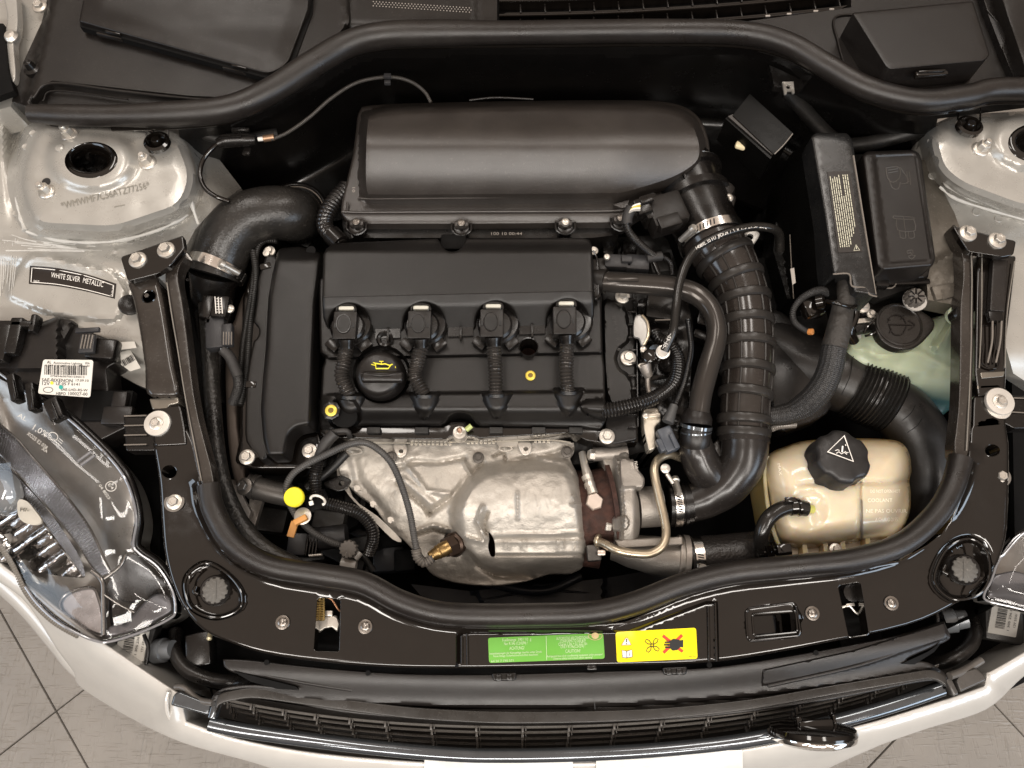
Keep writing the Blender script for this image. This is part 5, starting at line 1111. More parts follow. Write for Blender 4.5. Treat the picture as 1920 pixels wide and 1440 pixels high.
put('cap_loop', PLS, oc_, Glathe((722, 636, .012), [(16, -6), (16, 4), (13, 6), (9, 4), (8, -2)], (0, -.4, 1), 24))
# right end rail of the head
rr = thing('cam_cover_rail', 'narrow black rail with bolts at the right end of the cam cover', 'engine cover', (1160, 680, .0))
ro = [(1126, 548), (1150, 540), (1186, 545), (1190, 600), (1192, 700), (1196, 824), (1150, 834), (1122, 826), (1136, 800), (1134, 690)]
inset = rnd([(1134, 562), (1168, 574), (1176, 600), (1178, 640), (1160, 652), (1152, 672), (1160, 694), (1178, 704), (1186, 740), (1188, 760), (1150, 764), (1142, 750), (1136, 690)], 8)
put('rail', COV, rr, Grelief(rnd(ro, 6), lambda X, Y: -.010 + raise_in(X, Y, inset, .010, 4), 6, .03, edge=(4, .003), feats=[(inset, (-4, -2, 0, 3), True)]))
for k in range(11): put('rail_rib', PLS, rr, Gbox((1186, 560 + 24 * k, -.004), (16, 4, 10), 0, 1))
put('side_fin', PLS, rr, Gtube([(1192, 548, -.006), (1194, 640, -.006), (1196, 800, -.006)], 1.6, n=6))
put('cast_letters', mat('raised_letter_plastic', (.03, .028, .026), .35), rr, Gtext('B M W  R 5 6', 1156, 625, 10, .001, -80, fit=66))

# stud with green clip in the notch
sn = thing('heat_shield_stud', 'threaded stud with washer and pale green clip in the cover notch', 'stud', (862, 808, -.01))
put('stud', ZN, sn, Glathe((862, 812, -.014), [(14, -20), (14, 0), (12, 5), (8, 6)], (0, 0, 1), 24), Glathe((862, 808, -.006), [(8, 0), (8, 5), (5, 6), (5, 12), (4, 14), (.01, 14)], (0, 0, 1), 6))
put('stud_tip', mat('copper_paste', (.42, .26, .18), .35, metal=.7), sn, Glathe((862, 808, .0), [(5, 0), (5, 7), (3, 9), (.01, 9)], (0, 0, 1), 12))
put('green_clip', mat('pale_green_plastic', (.42, .48, .18), .4), sn, Gtube([(874, 806, -.004), (884, 798, -.002)], 5, n=8))

# ================================================================== HEAT SHIELD
hs_ = thing('heat_shield', 'crumpled silver aluminium heat shield over the exhaust manifold', 'heat shield', (900, 940, -.05))
hso = cr([(640, 846), (634, 868), (640, 896), (668, 926), (700, 950), (728, 990), (742, 1004), (756, 1012), (790, 1050), (812, 1078), (862, 1094), (930, 1098), (985, 1090), (1032, 1076), (1074, 1074), (1100, 1052), (1104, 1000), (1099, 955), (1090, 915), (1082, 888), (1072, 868), (1070, 858), (1077, 846), (1076, 830)], n=4) + [(1040, 826), (985, 828), (900, 828), (770, 829), (660, 831)]
slot = cr([(916, 996), (924, 1006), (928, 1020), (928, 1042), (920, 1042), (915, 1025), (917, 1010)], True, 3)
o2h = cr([(832, 1008), (845, 998), (860, 1002), (870, 1018), (870, 1034), (858, 1044), (842, 1040)], True, 3)
drum = cr([(850, 960), (872, 908), (910, 878), (960, 868), (1050, 868), (1078, 890), (1098, 960), (1104, 1045), (1080, 1062), (960, 1072), (900, 1062), (862, 1020)], True, 4)
def z_hs(X, Y):
    z = -.055 - .035 * ss(900, 1060, Y) - .02 * ss(760, 660, X) * ss(860, 960, Y)
    z = z - .020 * ss(1040, 1098, Y)
    d = sd(X, Y, drum); yc = (Y - 962) / 105.
    z = z + (.052 - .030 * yc ** 2) * ss(-10, 20, d)
    def cre(pts, h, wd): return h * (1.35 if abs(h) < .9 else 1) * np.exp(-(dseg(X, Y, pts) / (wd * (.8 if abs(h) < .9 else 1))) ** 2)
    z = z + cre([(740, 880), (775, 865), (820, 868), (870, 858)], -.004, 6) + cre([(760, 870), (800, 920), (842, 926)], .004, 7) + cre([(870, 865), (884, 892), (880, 900)], .006, 5)
    z = z + cre([(745, 905), (790, 945), (806, 962)], -.006, 5) + cre([(760, 900), (810, 944)], .004, 9) + cre([(806, 962), (850, 930), (880, 895), (905, 870)], -.006, 7)
    z = z + cre([(780, 996), (812, 984), (840, 992), (880, 1010), (905, 1016)], .005, 5) + cre([(780, 1002), (812, 992), (838, 1000)], -.006, 4)
    z = z + cre([(905, 950), (895, 975), (902, 995), (910, 1010)], .007, 5) + cre([(914, 962), (908, 980), (912, 1000)], -.006, 4) + cre([(845, 960), (860, 972), (852, 985)], .004, 4)
    z = z + cre([(876, 1030), (895, 1060), (930, 1080), (1000, 1084)], -.007, 6) + cre([(872, 1020), (905, 1058), (960, 1070)], .004, 7)
    z = z + cre([(1010, 858), (1030, 862), (1060, 868), (1075, 885)], .005, 5) + cre([(960, 866), (1040, 850), (1074, 838)], -.005, 7) + cre([(925, 855), (945, 845), (948, 868)], -.005, 3)
    z = z + cre([(970, 925), (971, 972)], .003, 4) + cre([(1075, 930), (1078, 945)], .004, 5) + cre([(1070, 945), (1090, 946)], .003, 4) + cre([(660, 850), (672, 900), (720, 960)], -.005, 12)
    band = [(930, 1004), (1100, 1000), (1104, 1040), (930, 1042)]
    z = z + .003 * (cre([(928, 1003), (1100, 999)], 1, 3.5) + cre([(928, 1012), (1100, 1008)], -1, 3) + cre([(928, 1036), (1103, 1034)], 1, 3.5) + cre([(928, 1041), (1103, 1040)], -1.2, 2.5))
    for x in (946, 954, 977, 985, 1046, 1056, 1075, 1083, 1092): z = z + .0022 * cre([(x, 1014), (x, 1030)], 1, 2.6)
    for yy in (1017, 1029): z = z + .0012 * cre([(930, yy), (1096, yy - 2)], 1, 2.2)
    z = z + .0020 * vn(X, Y, 26, 21) + .0016 * vn(X, Y, 11, 22) + .002 * vn(X, Y, 60, 23)
    for k, (xx, yy) in enumerate(((990, 925), (1000, 935), (1016, 930), (1026, 940), (1040, 925), (1050, 950), (1010, 955))): z = z + .0012 * cre([(xx, yy - 8), (xx + (3 if k % 2 else -3), yy + 10)], 1, 2.5)
    return z
put('shield', ALU, hs_, Grelief(hso, z_hs, 3.6, .012, [slot, o2h], edge=(3, .002)))
put('shield_underside', RUST, hs_, Grelief(cr([(820, 990), (870, 985), (935, 990), (940, 1050), (880, 1056), (825, 1046)], True, 3), -.115, 20, .01))
for (x, y) in ((752, 846), (986, 842)): put('shield_tab', ZN, hs_, Grelief(rnd([(x - 16, y - 14), (x + 10, y - 14), (x + 12, y + 2), (x + 4, y + 12), (x - 6, y + 12), (x - 12, y + 2)], 6), -.046, 5, .002, [ell(x, y, 5, 4, 10)], edge=(2, .001)))
put('shield_tab', ZN, hs_, Grelief([(930, 828), (972, 828), (970, 836), (936, 838)], -.044, 5, .003)); put('shield_eyelet', ZN, hs_, Gtube([(x, y, -.048) for x, y in ell(948, 841, 12, 5, 14)] + [(960, 841, -.048)], 1.8, n=6, res=3))
put('shield_eyelet', ZN, hs_, Gtube([(x, y, -.05) for x, y in ell(664, 846, 14, 6, 14)] + [(678, 846, -.05)], 2.2, n=6, res=3))
for (x, y) in ((897, 858), (1063, 847), (733, 857)): put('shield_bolt', mat('burnt_bolt', (.10, .09, .08), .5, metal=.5), hs_, *Gbolt((x, y, -.045), 11, rot=10))
edge_t = mat('bright_shield_edge', (.62, .58, .50), .3, metal=.7)
put('toothed_edge', edge_t, hs_, *[Gbox((x, 832.5, -.040), (5, 4, 4), 0, .5) for x in range(772, 850, 8)], *[Gbox((x, 830, -.040), (5, 4, 4), 0, .5) for x in range(878, 932, 8)], *[Gbox((x, 828, -.040), (5, 4, 4), 0, .5) for x in range(1004, 1030, 8)], Gtube([(660, 831, -.041), (760, 830, -.041), (930, 827, -.041), (1030, 825, -.041), (1070, 830, -.041)], 1.8, n=6), kind='stuff')
for (x, y) in ((670, 916), (700, 945), (733, 975)): put('folded_tag', ZN, hs_, Grelief(xf([(-5, -3), (-1, -5), (3, -3), (5, 2), (1, 2), (0, 5), (-4, 3)], x, y, 0, 1.3), -.058, None, .002))
put('shield_flap', ALU, hs_, Grelief(cr([(636, 852), (660, 930), (708, 968), (752, 1012), (735, 1010), (690, 965), (655, 930), (632, 890)], True, 3), -.062, 8, .004))

# oxygen sensor with its cable
ox = thing('oxygen_sensor', 'brass coloured oxygen sensor screwed into the heat shield with grey cable loop', 'oxygen sensor', (845, 1025, -.05))
put('sensor_hex', mat('dark_steel_hex', (.06, .04, .03), .35, metal=.7), ox, Glathe((852, 1020, -.062), [(22, -8), (22, 4), (18, 8)], (-.5, -.35, .8), 24), Glathe((848, 1022, -.052), [(20, -4), (20, 14), (17, 17)], (-.8, -.45, .45), 6))
put('sensor_body', BRS, ox, Glathe((842, 1024, -.044), [(14, 0), (14, 18), (12.5, 20), (13.5, 21), (13.5, 24), (12, 26), (11, 34), (10, 35), (10, 40), (8, 42)], (-.85, -.5, .12), 26))
CAB = mat('grey_corrugated_cable', (.045, .043, .041), .42, dust=.08)
put('cable', CAB, ox, Gtube([(812, 1046, -.038, 9), (797, 1054, -.038, 9), (785, 1044, -.036, 9), (778, 1015, -.03), (768, 960, -.018), (752, 908, -.008), (735, 870, .002), (712, 845, .006), (684, 830, .008), (652, 834, .008), (612, 852, .006), (572, 872, .0), (548, 890, -.005), (537, 915, -.012), (544, 945, -.022), (558, 970, -.030), (584, 996, -.045), (615, 1014, -.06), (648, 1026, -.075)], 6.8, n=14, rib=(1.0, 4.2, .8)))
put('cable_boot', mat('pale_ribbed_boot', (.14, .125, .11), .4), ox, Gtube([(780, 1030, -.033), (784, 1046, -.036), (796, 1055, -.038), (810, 1048, -.038)], 10, n=16, rib=(2.2, 5)))
yb = thing('yellow_cap', 'bright yellow round plastic cap on the grey cable', 'plastic cap', (550, 930, .0))
put('cap', YEL, yb, Glathe((550, 931, .0), [(18, -14), (19, -3), (18, 0), (16.5, 1.5), (.01, 2)], (0, 0, 1), 36))
oclip = put('cable_clip', ORG, None, Gbox((562, 974, -.012), (26, 11, 14), 28, 2), Gbox((548, 992, -.022), (14, 30, 6), -12, 1.5), label='orange plastic cable clip below the yellow cap', cat='cable clip')
put('clip_stud', ZN, oclip, Glathe((568, 968, -.025), [(16, 0), (16, 3), (11, 5), (.01, 5)], (0, 0, 1), 24))

# black conduit with white tie, left front
cb = thing('wiring_loom', 'glossy black corrugated wiring loom with white tie below the end cover', 'wiring loom', (600, 930, -.02))
CON = mat('glossy_black_conduit', (.008, .007, .0065), .22, dust=.03)
put('conduit', CON, cb, Gtube([(598, 862, -.012), (592, 884, -.018), (591, 908, -.022), (596, 934, -.028)], 12, n=16, rib=(2.6, 5)), label=None)
put('conduit', CON, cb, Gtube([(606, 942, -.03), (640, 951, -.034), (672, 962, -.038), (694, 984, -.044), (700, 1008, -.052), (692, 1038, -.065)], 12, n=16, rib=(2.6, 5)))
put('tape_wrap', mat('grey_cloth_tape', (.028, .026, .025), .6, bump=(260, .6, .001)), cb, Gtube([(628, 812, .002), (610, 832, -.002), (600, 856, -.008)], 11, n=14), Gtube([(620, 810, .0), (650, 808, .0), (656, 820, -.01)], 5))
put('cable_tie', mat('white_nylon', (.75, .72, .66), .4), cb, Gtube([(x, y, -.010 + .004 * cos(R(i * 25))) for i, (x, y) in enumerate(ell(596, 938, 14, 8, 14, -20, 160, 400))], 2.4, n=8, res=3), Gbox((583, 943, -.008), (8, 8, 6), 20, 1))
gp = thing('bracket', 'grey tin bracket and bolt beside the silver heat shield', 'bracket', (640, 900, -.04))
put('plate', PLS, gp, Grelief(rnd([(606, 905), (640, 890), (660, 900), (648, 918), (632, 922), (610, 912)], 6), -.045, 6, .004, [ell(640, 906, 6, 5, 12)], edge=(3, .001)))
put('arm', PLD, gp, Gtube([(575, 915, -.05), (620, 880, -.045), (650, 850, -.04)], 8))
op = thing('oil_pipe_flange', 'dark metal pipe stub with bolted flange at the lower left of the engine', 'pipe', (500, 920, -.05))
put('stub', CASTD if False else mat('dark_metal_stub', (.07, .065, .06), .4, metal=.5, dust=.1), op, Gtube([(462, 908, -.045), (500, 920, -.05), (545, 930, -.055)], 21, n=20), Gtube([(474, 912, -.046), (482, 914, -.046)], 24, n=20))
put('bolt', mat('dark_bolt', (0, 0, 0)), op, *Gbolt((458, 912, -.020), 17, (-.3, 0, 1)))
put('tin_plate', CASTD, op, Grelief([(468, 935), (492, 940), (478, 985), (466, 972)], -.09, None, .01), Grelief([(416, 895), (440, 900), (470, 960), (462, 985), (430, 950)], -.075, None, .01))
kn = thing('knurled_cap', 'round ribbed cap on a white fitting behind the front seal, left', 'cap', (652, 1036, -.06))
put('cap', mat('worn_ribbed_cap', (.10, .09, .08), .4, dust=.1), kn, Glathe((653, 1030, -.055), [(17, -14), (18, 0), (16, 4), (.01, 5)], (-.05, -.1, 1), 60, rf=lambda t, h: 1 - .13 * (math.sin(t * 12) > .2)))
put('fitting', mat('pale_fitting', (.45, .43, .40), .3), kn, Gtube([(664, 1046, -.07), (674, 1034, -.07)], 9), Gtube([(640, 1055, -.075), (668, 1060, -.075)], 10))
for k in range(9): put('cap_rib', mat('pale_grey_edge', (0, 0, 0)), kn, Gtube([(653 + 6 * cos(k * .7), 1030 - 6 * sin(k * .7), -.0525), (653 + 15 * cos(k * .7), 1030 - 14 * sin(k * .7), -.053)], 1, n=5))
put('drain_arms', PLD, kn, Gtube([(680, 1040, -.08), (700, 1070, -.09)], 6), Gtube([(690, 1020, -.08), (705, 1010, -.08)], 6))
pm = thing('auxiliary_pump', 'dark plastic pump with ribbed plug behind the front seal', 'pump', (590, 1010, -.09))
put('pump_body', GRYP, pm, Gbox((556, 1020, -.07), (36, 42, 40), -2, 4), Gtube([(585, 1012, -.08), (650, 1004, -.08)], 22), label=None)
for k in range(4): put('plug_fin', PLS, pm, Gbox((575 + 6 * k, 1022, -.064), (3.4, 40, 30), -4, 1))
put('pump_screw', ZN, pm, Gtube([(580, 1042, -.06), (604, 1040, -.06)], 3, n=10, rib=(.8, 3)))
put('upper_box', PLD, pm, Gbox((615, 975, -.075), (60, 36, 30), -8, 5))

# long black hose that follows the left side of the bay
lh = put('side_hose', mat('rough_black_hose', (.008, .0075, .007), .30, bump=(160, .8, .002), dust=.12), None, Gtube([(386, 560, -.03), (392, 640, -.03), (398, 740, -.03), (408, 850, -.03), (424, 920, -.03), (456, 985, -.03), (500, 1030, -.03), (560, 1062, -.04)], 15, n=18), label='rough black hose running down the left side inside the bay', cat='hose')
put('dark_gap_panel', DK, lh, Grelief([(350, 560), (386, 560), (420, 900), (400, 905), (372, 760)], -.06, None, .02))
# ================================================================== TURBOCHARGER
tb = thing('turbocharger', 'cast aluminium and rusty iron turbocharger right of the heat shield', 'turbocharger', (1170, 930, -.05))
put('turbine_body', RUST, tb, Gtube([(1080, 960, -.10), (1110, 960, -.09), (1135, 955, -.085), (1152, 950, -.085)], 78, n=36), Gtube([(1095, 1040, -.08), (1125, 1044, -.08)], 22))
put('turbine_flange', RUST, tb, Gtube([(1138, 952, -.085), (1146, 951, -.085)], 92, n=40))
cw_ = cr([(1122, 842), (1150, 838), (1176, 840), (1180, 860), (1188, 862), (1196, 880), (1208, 896), (1206, 914), (1192, 918), (1198, 940), (1200, 985), (1194, 1012), (1176, 1020), (1152, 1018), (1148, 980), (1146, 940), (1140, 900), (1130, 865)], True, 4)
def z_cp(X, Y):
    z = -.065 + .046 * np.sqrt(np.clip(1 - ((Y - 925) / 110.) ** 2, 0, 1)) - .014 * ss(1166, 1145, X) - .010 * ss(1186, 1200, X) * ss(914, 922, Y)
    z = z + raise_in(X, Y, [(1164, 860), (1186, 862), (1207, 898), (1204, 912), (1166, 914)], .012, 3) + ridge(X, Y, [(1152, 850), (1162, 900), (1168, 960), (1164, 1010)], .007, 5)
    z = z + raise_in(X, Y, rnd([(1146, 972), (1176, 968), (1178, 990), (1150, 996)], 8), .012, 3)
    return z + .0015 * vn(X, Y, 14, 31)
put('compressor_housing', CAST, tb, Grelief(cw_, z_cp, 4, .06, edge=(5, .005), feats=[([(1164, 860), (1186, 862), (1207, 898), (1204, 912), (1166, 914)], (-2.5, 0, 2.5), True)]))
put('cast_number', mat('raised_cast', (.62, .58, .52), .4, metal=.6), tb, Gtext('7M7091AC', 1186, 880, 8, -.012, -82, fit=26), Gtext('P6568 03A15', 1194, 880, 8, -.012, -82, fit=30))
put('housing_boss', CAST, tb, Gtube([(1112, 852, -.045), (1150, 850, -.042), (1176, 848, -.042)], 13, n=16), Gtube([(1150, 984, -.045), (1174, 980, -.045)], 15, n=16))
for (x, y) in ((1113, 853), (1143, 986)): put('housing_bolt', ZN, tb, Glathe((x, y, -.040), [(11, 0), (11, 8), (9, 10), (.01, 10)], (-1, 0, .3), 6))
put('inlet_neck', CAST, tb, Gtube([(1196, 952, -.06), (1222, 950, -.06), (1240, 949, -.06)], 38, n=32))
put('banjo_bolt', mat('pinkish_zinc', (.60, .52, .46), .35, metal=.8), tb, Glathe((1115, 940, -.025), [(17, -12), (17, 0), (15, 2), (.01, 2)], (0, 0, 1), 6, rot=15))
put('oil_feed_pipe', ZN, tb, Gtube([(1092, 850, -.05, 7), (1096, 872, -.04, 7), (1102, 892, -.035, 9), (1107, 910, -.03, 9), (1112, 926, -.028, 10)], 8, n=14), Gtube([(1100, 892, -.034), (1103, 900, -.033)], 10.5, n=14), Gtube([(1105, 906, -.031), (1107, 914, -.03)], 10.5, n=14))
put('outlet_nut', mat('pinkish_zinc', (0, 0, 0)), tb, Gbox((1128, 1036, -.035), (15, 10, 10), 0, 2))
put('outlet_stub', mat('dark_metal_stub', (0, 0, 0)), tb, Gbox((1114, 1036, -.045), (26, 30, 20), 4, 3))
cp = thing('coolant_feed_pipe', 'bent yellowed steel pipe curving round the turbocharger', 'pipe', (1230, 960, -.02))
put('pipe', TAN, cp, Gtube([(1119, 1014, -.045), (1134, 1020, -.035), (1158, 1032, -.025), (1190, 1038, -.022), (1220, 1038, -.02), (1242, 1024, -.018), (1249, 1000, -.018), (1245, 970, -.018), (1236, 932, -.018), (1229, 900, -.018), (1227, 878, -.02), (1236, 860, -.024), (1256, 852, -.03), (1276, 858, -.04)], 8.2, n=18, res=4))
put('pipe_collar', TAN, cp, Glathe((1119, 1013, -.046), [(12, 0), (13, 4), (11, 7), (9, 7)], (.9, -.2, .5), 24))
ce = thing('charge_air_elbow', 'cast aluminium charge air elbow with hose clamp, below the turbocharger', 'pipe elbow', (1240, 1050, -.06))
put('elbow', CAST, ce, Gtube([(1150, 1024, -.085, 26), (1190, 1034, -.080, 32), (1230, 1042, -.078, 36), (1262, 1046, -.078, 38), (1280, 1048, -.078, 40)], 36, n=34))
put('elbow_flange', CASTD, ce, Gtube([(1268, 1047, -.078), (1272, 1047.5, -.078)], 44, n=36), Gtube([(1278, 1048, -.078), (1288, 1049, -.078)], 45, n=36))
put('elbow_block', CAST, ce, Grelief(rnd([(1152, 1012), (1280, 1006), (1282, 1022), (1160, 1030)], 3), -.036, 8, .02, edge=(4, .003)))
put('hose', mat('shiny_woven_hose', (.018, .016, .015), .22, bump=(300, .7, .0012), dust=.04), ce, Gtube([(1290, 1049, -.078, 42), (1320, 1047, -.078, 42), (1360, 1042, -.078, 40), (1420, 1036, -.08, 40), (1460, 1030, -.1, 40)], 40, n=32))
clamp(ce, (1304, 1048, -.078), (1, .04, 0), 43.5, 18, Vector((0, -.75, .66)), -52)

# ================================================================== INTAKE: meter housing, ribbed hose, junction
mf = thing('air_mass_meter', 'black plastic air mass meter housing between the air box and the ribbed hose', 'air mass meter', (1310, 370, .03))
axm = (P(1330, 430, .0) - P(1290, 330, -.006)).normalized()
put('housing', PLS, mf, Gtube([(1272, 320, -.010, 64), (1286, 346, -.008, 66), (1304, 384, -.004, 62), (1322, 424, .0, 60), (1334, 448, .0, 60)], 60, n=40))
put('housing_ring', PLS, mf, Gtube([(1279, 332, -.008), (1283, 341, -.008)], 73, n=40)); put('housing_ring', PLS, mf, Gtube([(1298, 372, -.005), (1303, 384, -.004)], 70, n=40))
put('ring_highlight', mat('bright_highlight_line', (.45, .43, .40), .2, metal=1), mf, Gring((1280, 334, -.008), axm, 73.6, 2, .6))  # highlight on the black ring painted as a thin bright band
put('sensor_lobe', PL, mf, Gbox((1350, 348, .026), (60, 46, 60), -35, 14), Gbox((1366, 376, .022), (28, 38, 50), -20, 8))
put('lobe_screw', ZN, mf, *Gtorx((1366, 372, .025), 8.5, (.2, -.1, 1)))
put('housing_fin', PLS, mf, Gbox((1284, 326, .046), (5, 46, 16), 14, 1.5))
put('sensor_socket', PL, mf, Gbox((1252, 388, .050), (72, 66, 54), 18, 8)); put('socket_end', PLS, mf, Gbox((1222, 384, .049), (36, 52, 44), 18, 5)); put('socket_step', PL, mf, Gbox((1256, 412, .053), (44, 26, 24), 18, 3))
put('print', INKG, mf, Gtext('- 4 10 1 -', 1322, 386, 8, .041, -70, fit=26))
pg = thing('sensor_plug', 'black sensor plug with white and yellow wires entering a corrugated loom', 'connector', (1190, 395, .05))
put('plug', PLS, pg, Gbox((1206, 384, .056), (30, 34, 24), 20, 4), Gbox((1214, 374, .060), (26, 10, 10), 20, 2))
for k, (m_, dy) in enumerate(((INKW, 0), (mat('yellow_wire', (.6, .5, .1), .4), 4), (INKW, 8), (mat('grey_wire', (.35, .33, .3), .4), 12))):
    put('wire', m_, pg, Gtube([(1200, 382 + dy, .058), (1188, 386 + dy * .7, .06), (1180, 396 + dy * .2, .055)], 2, n=8))
put('loom', CON, pg, Gtube([(1182, 392, .053), (1174, 412, .045), (1178, 432, .04), (1194, 452, .03), (1214, 470, .02), (1230, 482, .01)], 8, n=14, rib=(1.6, 4.2)))
put('tape_wrap', mat('grey_cloth_tape', (0, 0, 0)), pg, Gtube([(1184, 388, .054), (1176, 408, .046), (1176, 420, .043)], 10, n=14))
cl2 = thing('cam_sensor_plug', 'dark grey sensor plug with loop of thin loom right of the engine cover', 'connector', (1190, 490, .01))
put('plug', GRYP, cl2, Gbox((1160, 488, .012), (52, 28, 24), -2, 4), Gbox((1196, 490, .012), (44, 32, 26), -4, 4), Gbox((1176, 484, .018), (20, 14, 10), -2, 2))
put('plug_screw', ZN, cl2, *Gtorx((1138, 482, .018), 6)); put('bracket', PL, cl2, Gbox((1128, 500, .010), (20, 40, 20), 6, 4))
put('tape_wrap', mat('grey_cloth_tape', (0, 0, 0)), cl2, Gtube([(1212, 484, .012), (1240, 480, .010)], 9, n=12)); put('loom', CON, cl2, Gtube([(1240, 480, .010), (1256, 492, .006), (1260, 515, .0)], 5.5, n=12, rib=(1.2, 3.6)), Gtube([(1226, 492, .004), (1236, 515, -.002)], 5, n=10))

rh = thing('intake_hose', 'large ribbed black rubber intake hose sweeping down the right of the engine', 'hose', (1400, 640, .02))
HOSE = mat('shiny_intake_rubber', (.018, .0145, .0125), .22, mott=.2, mscale=16, rvar=.08, dust=.04, coat=.3)
hp = [(1333, 444, .0, 57), (1346, 466, .0, 55), (1362, 490, .0, 51), (1380, 524, .0, 47), (1392, 560, -.002, 46), (1399, 610, -.004, 46), (1401, 660, -.006, 46), (1400, 710, -.008, 45), (1396, 760, -.012, 44), (1394, 812, -.018, 43)]
put('hose_body', HOSE, rh, Gtube(hp, 46, n=48, res=4))
hc, hrad = crw([P(*q[:3]) for q in hp], [q[3] * mpp(*q[:3]) for q in hp], .002)
def at_y(py):     # point, radius and direction of the hose where it crosses the picture row py
    best = min(range(len(hc)), key=lambda i: abs(pyrow(hc[i]) - py)); j = min(max(best, 2), len(hc) - 3)
    t = hc[j + 2] - hc[j - 2]; return Vector(hc[best]), hrad[best], Vector(t).normalized()
def pyrow(w_):
    y, z = w_[1] - CY, w_[2] - CZ; yc = y * cos(TILT) + z * sin(TILT); zc_ = -y * sin(TILT) + z * cos(TILT)
    return 720 + F * yc / zc_
RIBM = mat('satin_hose_rib', (.018, .016, .0145), .32, rvar=.05, dust=.04)
for k, py in enumerate((486, 524, 563, 604, 648, 694, 740, 786, 826)):
    p, r, t = at_y(py); a, u, v = frame(t); ring = [p + (u * cos(2 * pi * i / 40) + v * sin(2 * pi * i / 40)) * (r + .0015) for i in range(40)]
    C = np.array([tuple(q) for q in ring] + [tuple(ring[0])]); V = []; Fc = []
    for i, q in enumerate(ring):
        d = (q - p).normalized()
        for s in range(8):
            an = 2 * pi * s / 8; V.append(tuple(q + (d * cos(an) * .0036 + a * sin(an) * .0068)))
    for i in range(40):
        for s in range(8): Fc.append((i * 8 + s, i * 8 + (s + 1) % 8, ((i + 1) % 40) * 8 + (s + 1) % 8, ((i + 1) % 40) * 8 + s))
    put('hose_rib', RIBM, rh, (V, Fc))
for ang, nm in ((62, 'seam_rib'), (20, 'seam_rib'), (118, 'seam_rib'), (150, 'seam_rib')):   # long ribs along the hose
    pts = []; rad = []
    for py in range(470, 826, 6):
        p, r, t = at_y(py); x = t.cross(Vector((0, 0, 1))).normalized()      # horizontal, to one side
        if x.x < 0: x = -x
        n_ = x.cross(t); n_ = n_ if n_.z > 0 else -n_
        pts.append(tuple(p + (x * cos(R(ang)) + n_ * sin(R(ang))) * (r + .0003))); rad.append(.0016)
    V, Fc = sweep(np.array(pts), np.array(rad), 8); put(nm, RIBM, rh, (V, Fc))
clamp(rh, (1334, 448, .0), tuple(axm), 61, 18, Vector((-.95, .0, .5)), -52)
jn = thing('intake_junction', 'black plastic junction where the intake hose and the breather pipe meet', 'pipe junction', (1370, 900, -.03))
JM = mat('satin_black_moulding', (.014, .012, .011), .24, rvar=.05, dust=.03)
put('main_pipe', JM, jn, Gtube([(1394, 806, -.016, 46), (1396, 836, -.020, 44), (1388, 872, -.028, 43), (1362, 908, -.040, 41), (1326, 932, -.052, 38), (1290, 944, -.06, 36), (1272, 947, -.06, 36)], 42, n=40))
put('top_collar', JM, jn, Gtube([(1395, 818, -.018), (1395, 830, -.019)], 47, n=40))
put('branch_pipe', JM, jn, Gtube([(1302, 822, -.01, 30), (1308, 850, -.020, 34), (1322, 880, -.032, 36), (1348, 908, -.045, 34)], 34, n=36))
put('branch_web', JM, jn, Grelief([(1334, 836), (1348, 820), (1354, 850), (1352, 890), (1340, 905)], -.022, 10, .02, edge=(3, .002)))
put('end_collar', PLS, jn, Gtube([(1252, 948, -.06), (1262, 947.5, -.06), (1292, 944, -.06)], 39, n=36), Gtube([(1278, 946, -.06), (1283, 945.6, -.06)], 41, n=36))
put('neck_clip', ZN, jn, Glathe((1247, 879, -.015), [(9, 0), (9, 4), (5, 6), (.01, 6)], (0, 0, 1), 16), Gtube([(1250, 888, -.016), (1262, 906, -.018)], 4))
cl_ = clamp(jn, (1266, 947, -.06), (1, .06, 0), 40.5, 15, Vector((0, .5, .8)))
# breather pipe
bpz = thing('breather_pipe', 'dark satin metal breather pipe bending down from the engine cover to the junction', 'pipe', (1340, 620, .03))
put('pipe', PIPE, bpz, Gtube([(1124, 527, .020, 19), (1160, 530, .026, 20), (1210, 533, .03, 20), (1262, 538, .034, 20), (1302, 550, .036, 20), (1330, 575, .036, 19), (1343, 610, .035, 18.5), (1341, 645, .033, 19), (1328, 690, .028, 20), (1316, 735, .022, 20), (1310, 772, .015, 20)], 20, n=30, res=4, sq=.95))
put('pipe_socket', PL, bpz, Gtube([(1112, 525, .016, 22), (1136, 528, .022, 23)], 22, n=24))
put('pipe_flat', PIPE, bpz, Gbox((1168, 522, .046), (60, 10, 6), -1, 3))
put('lower_socket', PLM, bpz, Gtube([(1309, 768, .012, 22), (1307, 784, .009, 28), (1306, 796, .007, 28)], 27, n=30))
put('snap_ring', CHR if False else DCHR, bpz, Gtube([(1306, 796, .007), (1305, 802, .005)], 30, n=30), Gtube([(1305, 808, .004), (1305, 811, .003)], 29, n=30))
put('quick_coupling', PLM, bpz, Gtube([(1305, 806, .004, 28), (1304, 824, .0, 28), (1304, 834, -.004, 26)], 28, n=30))
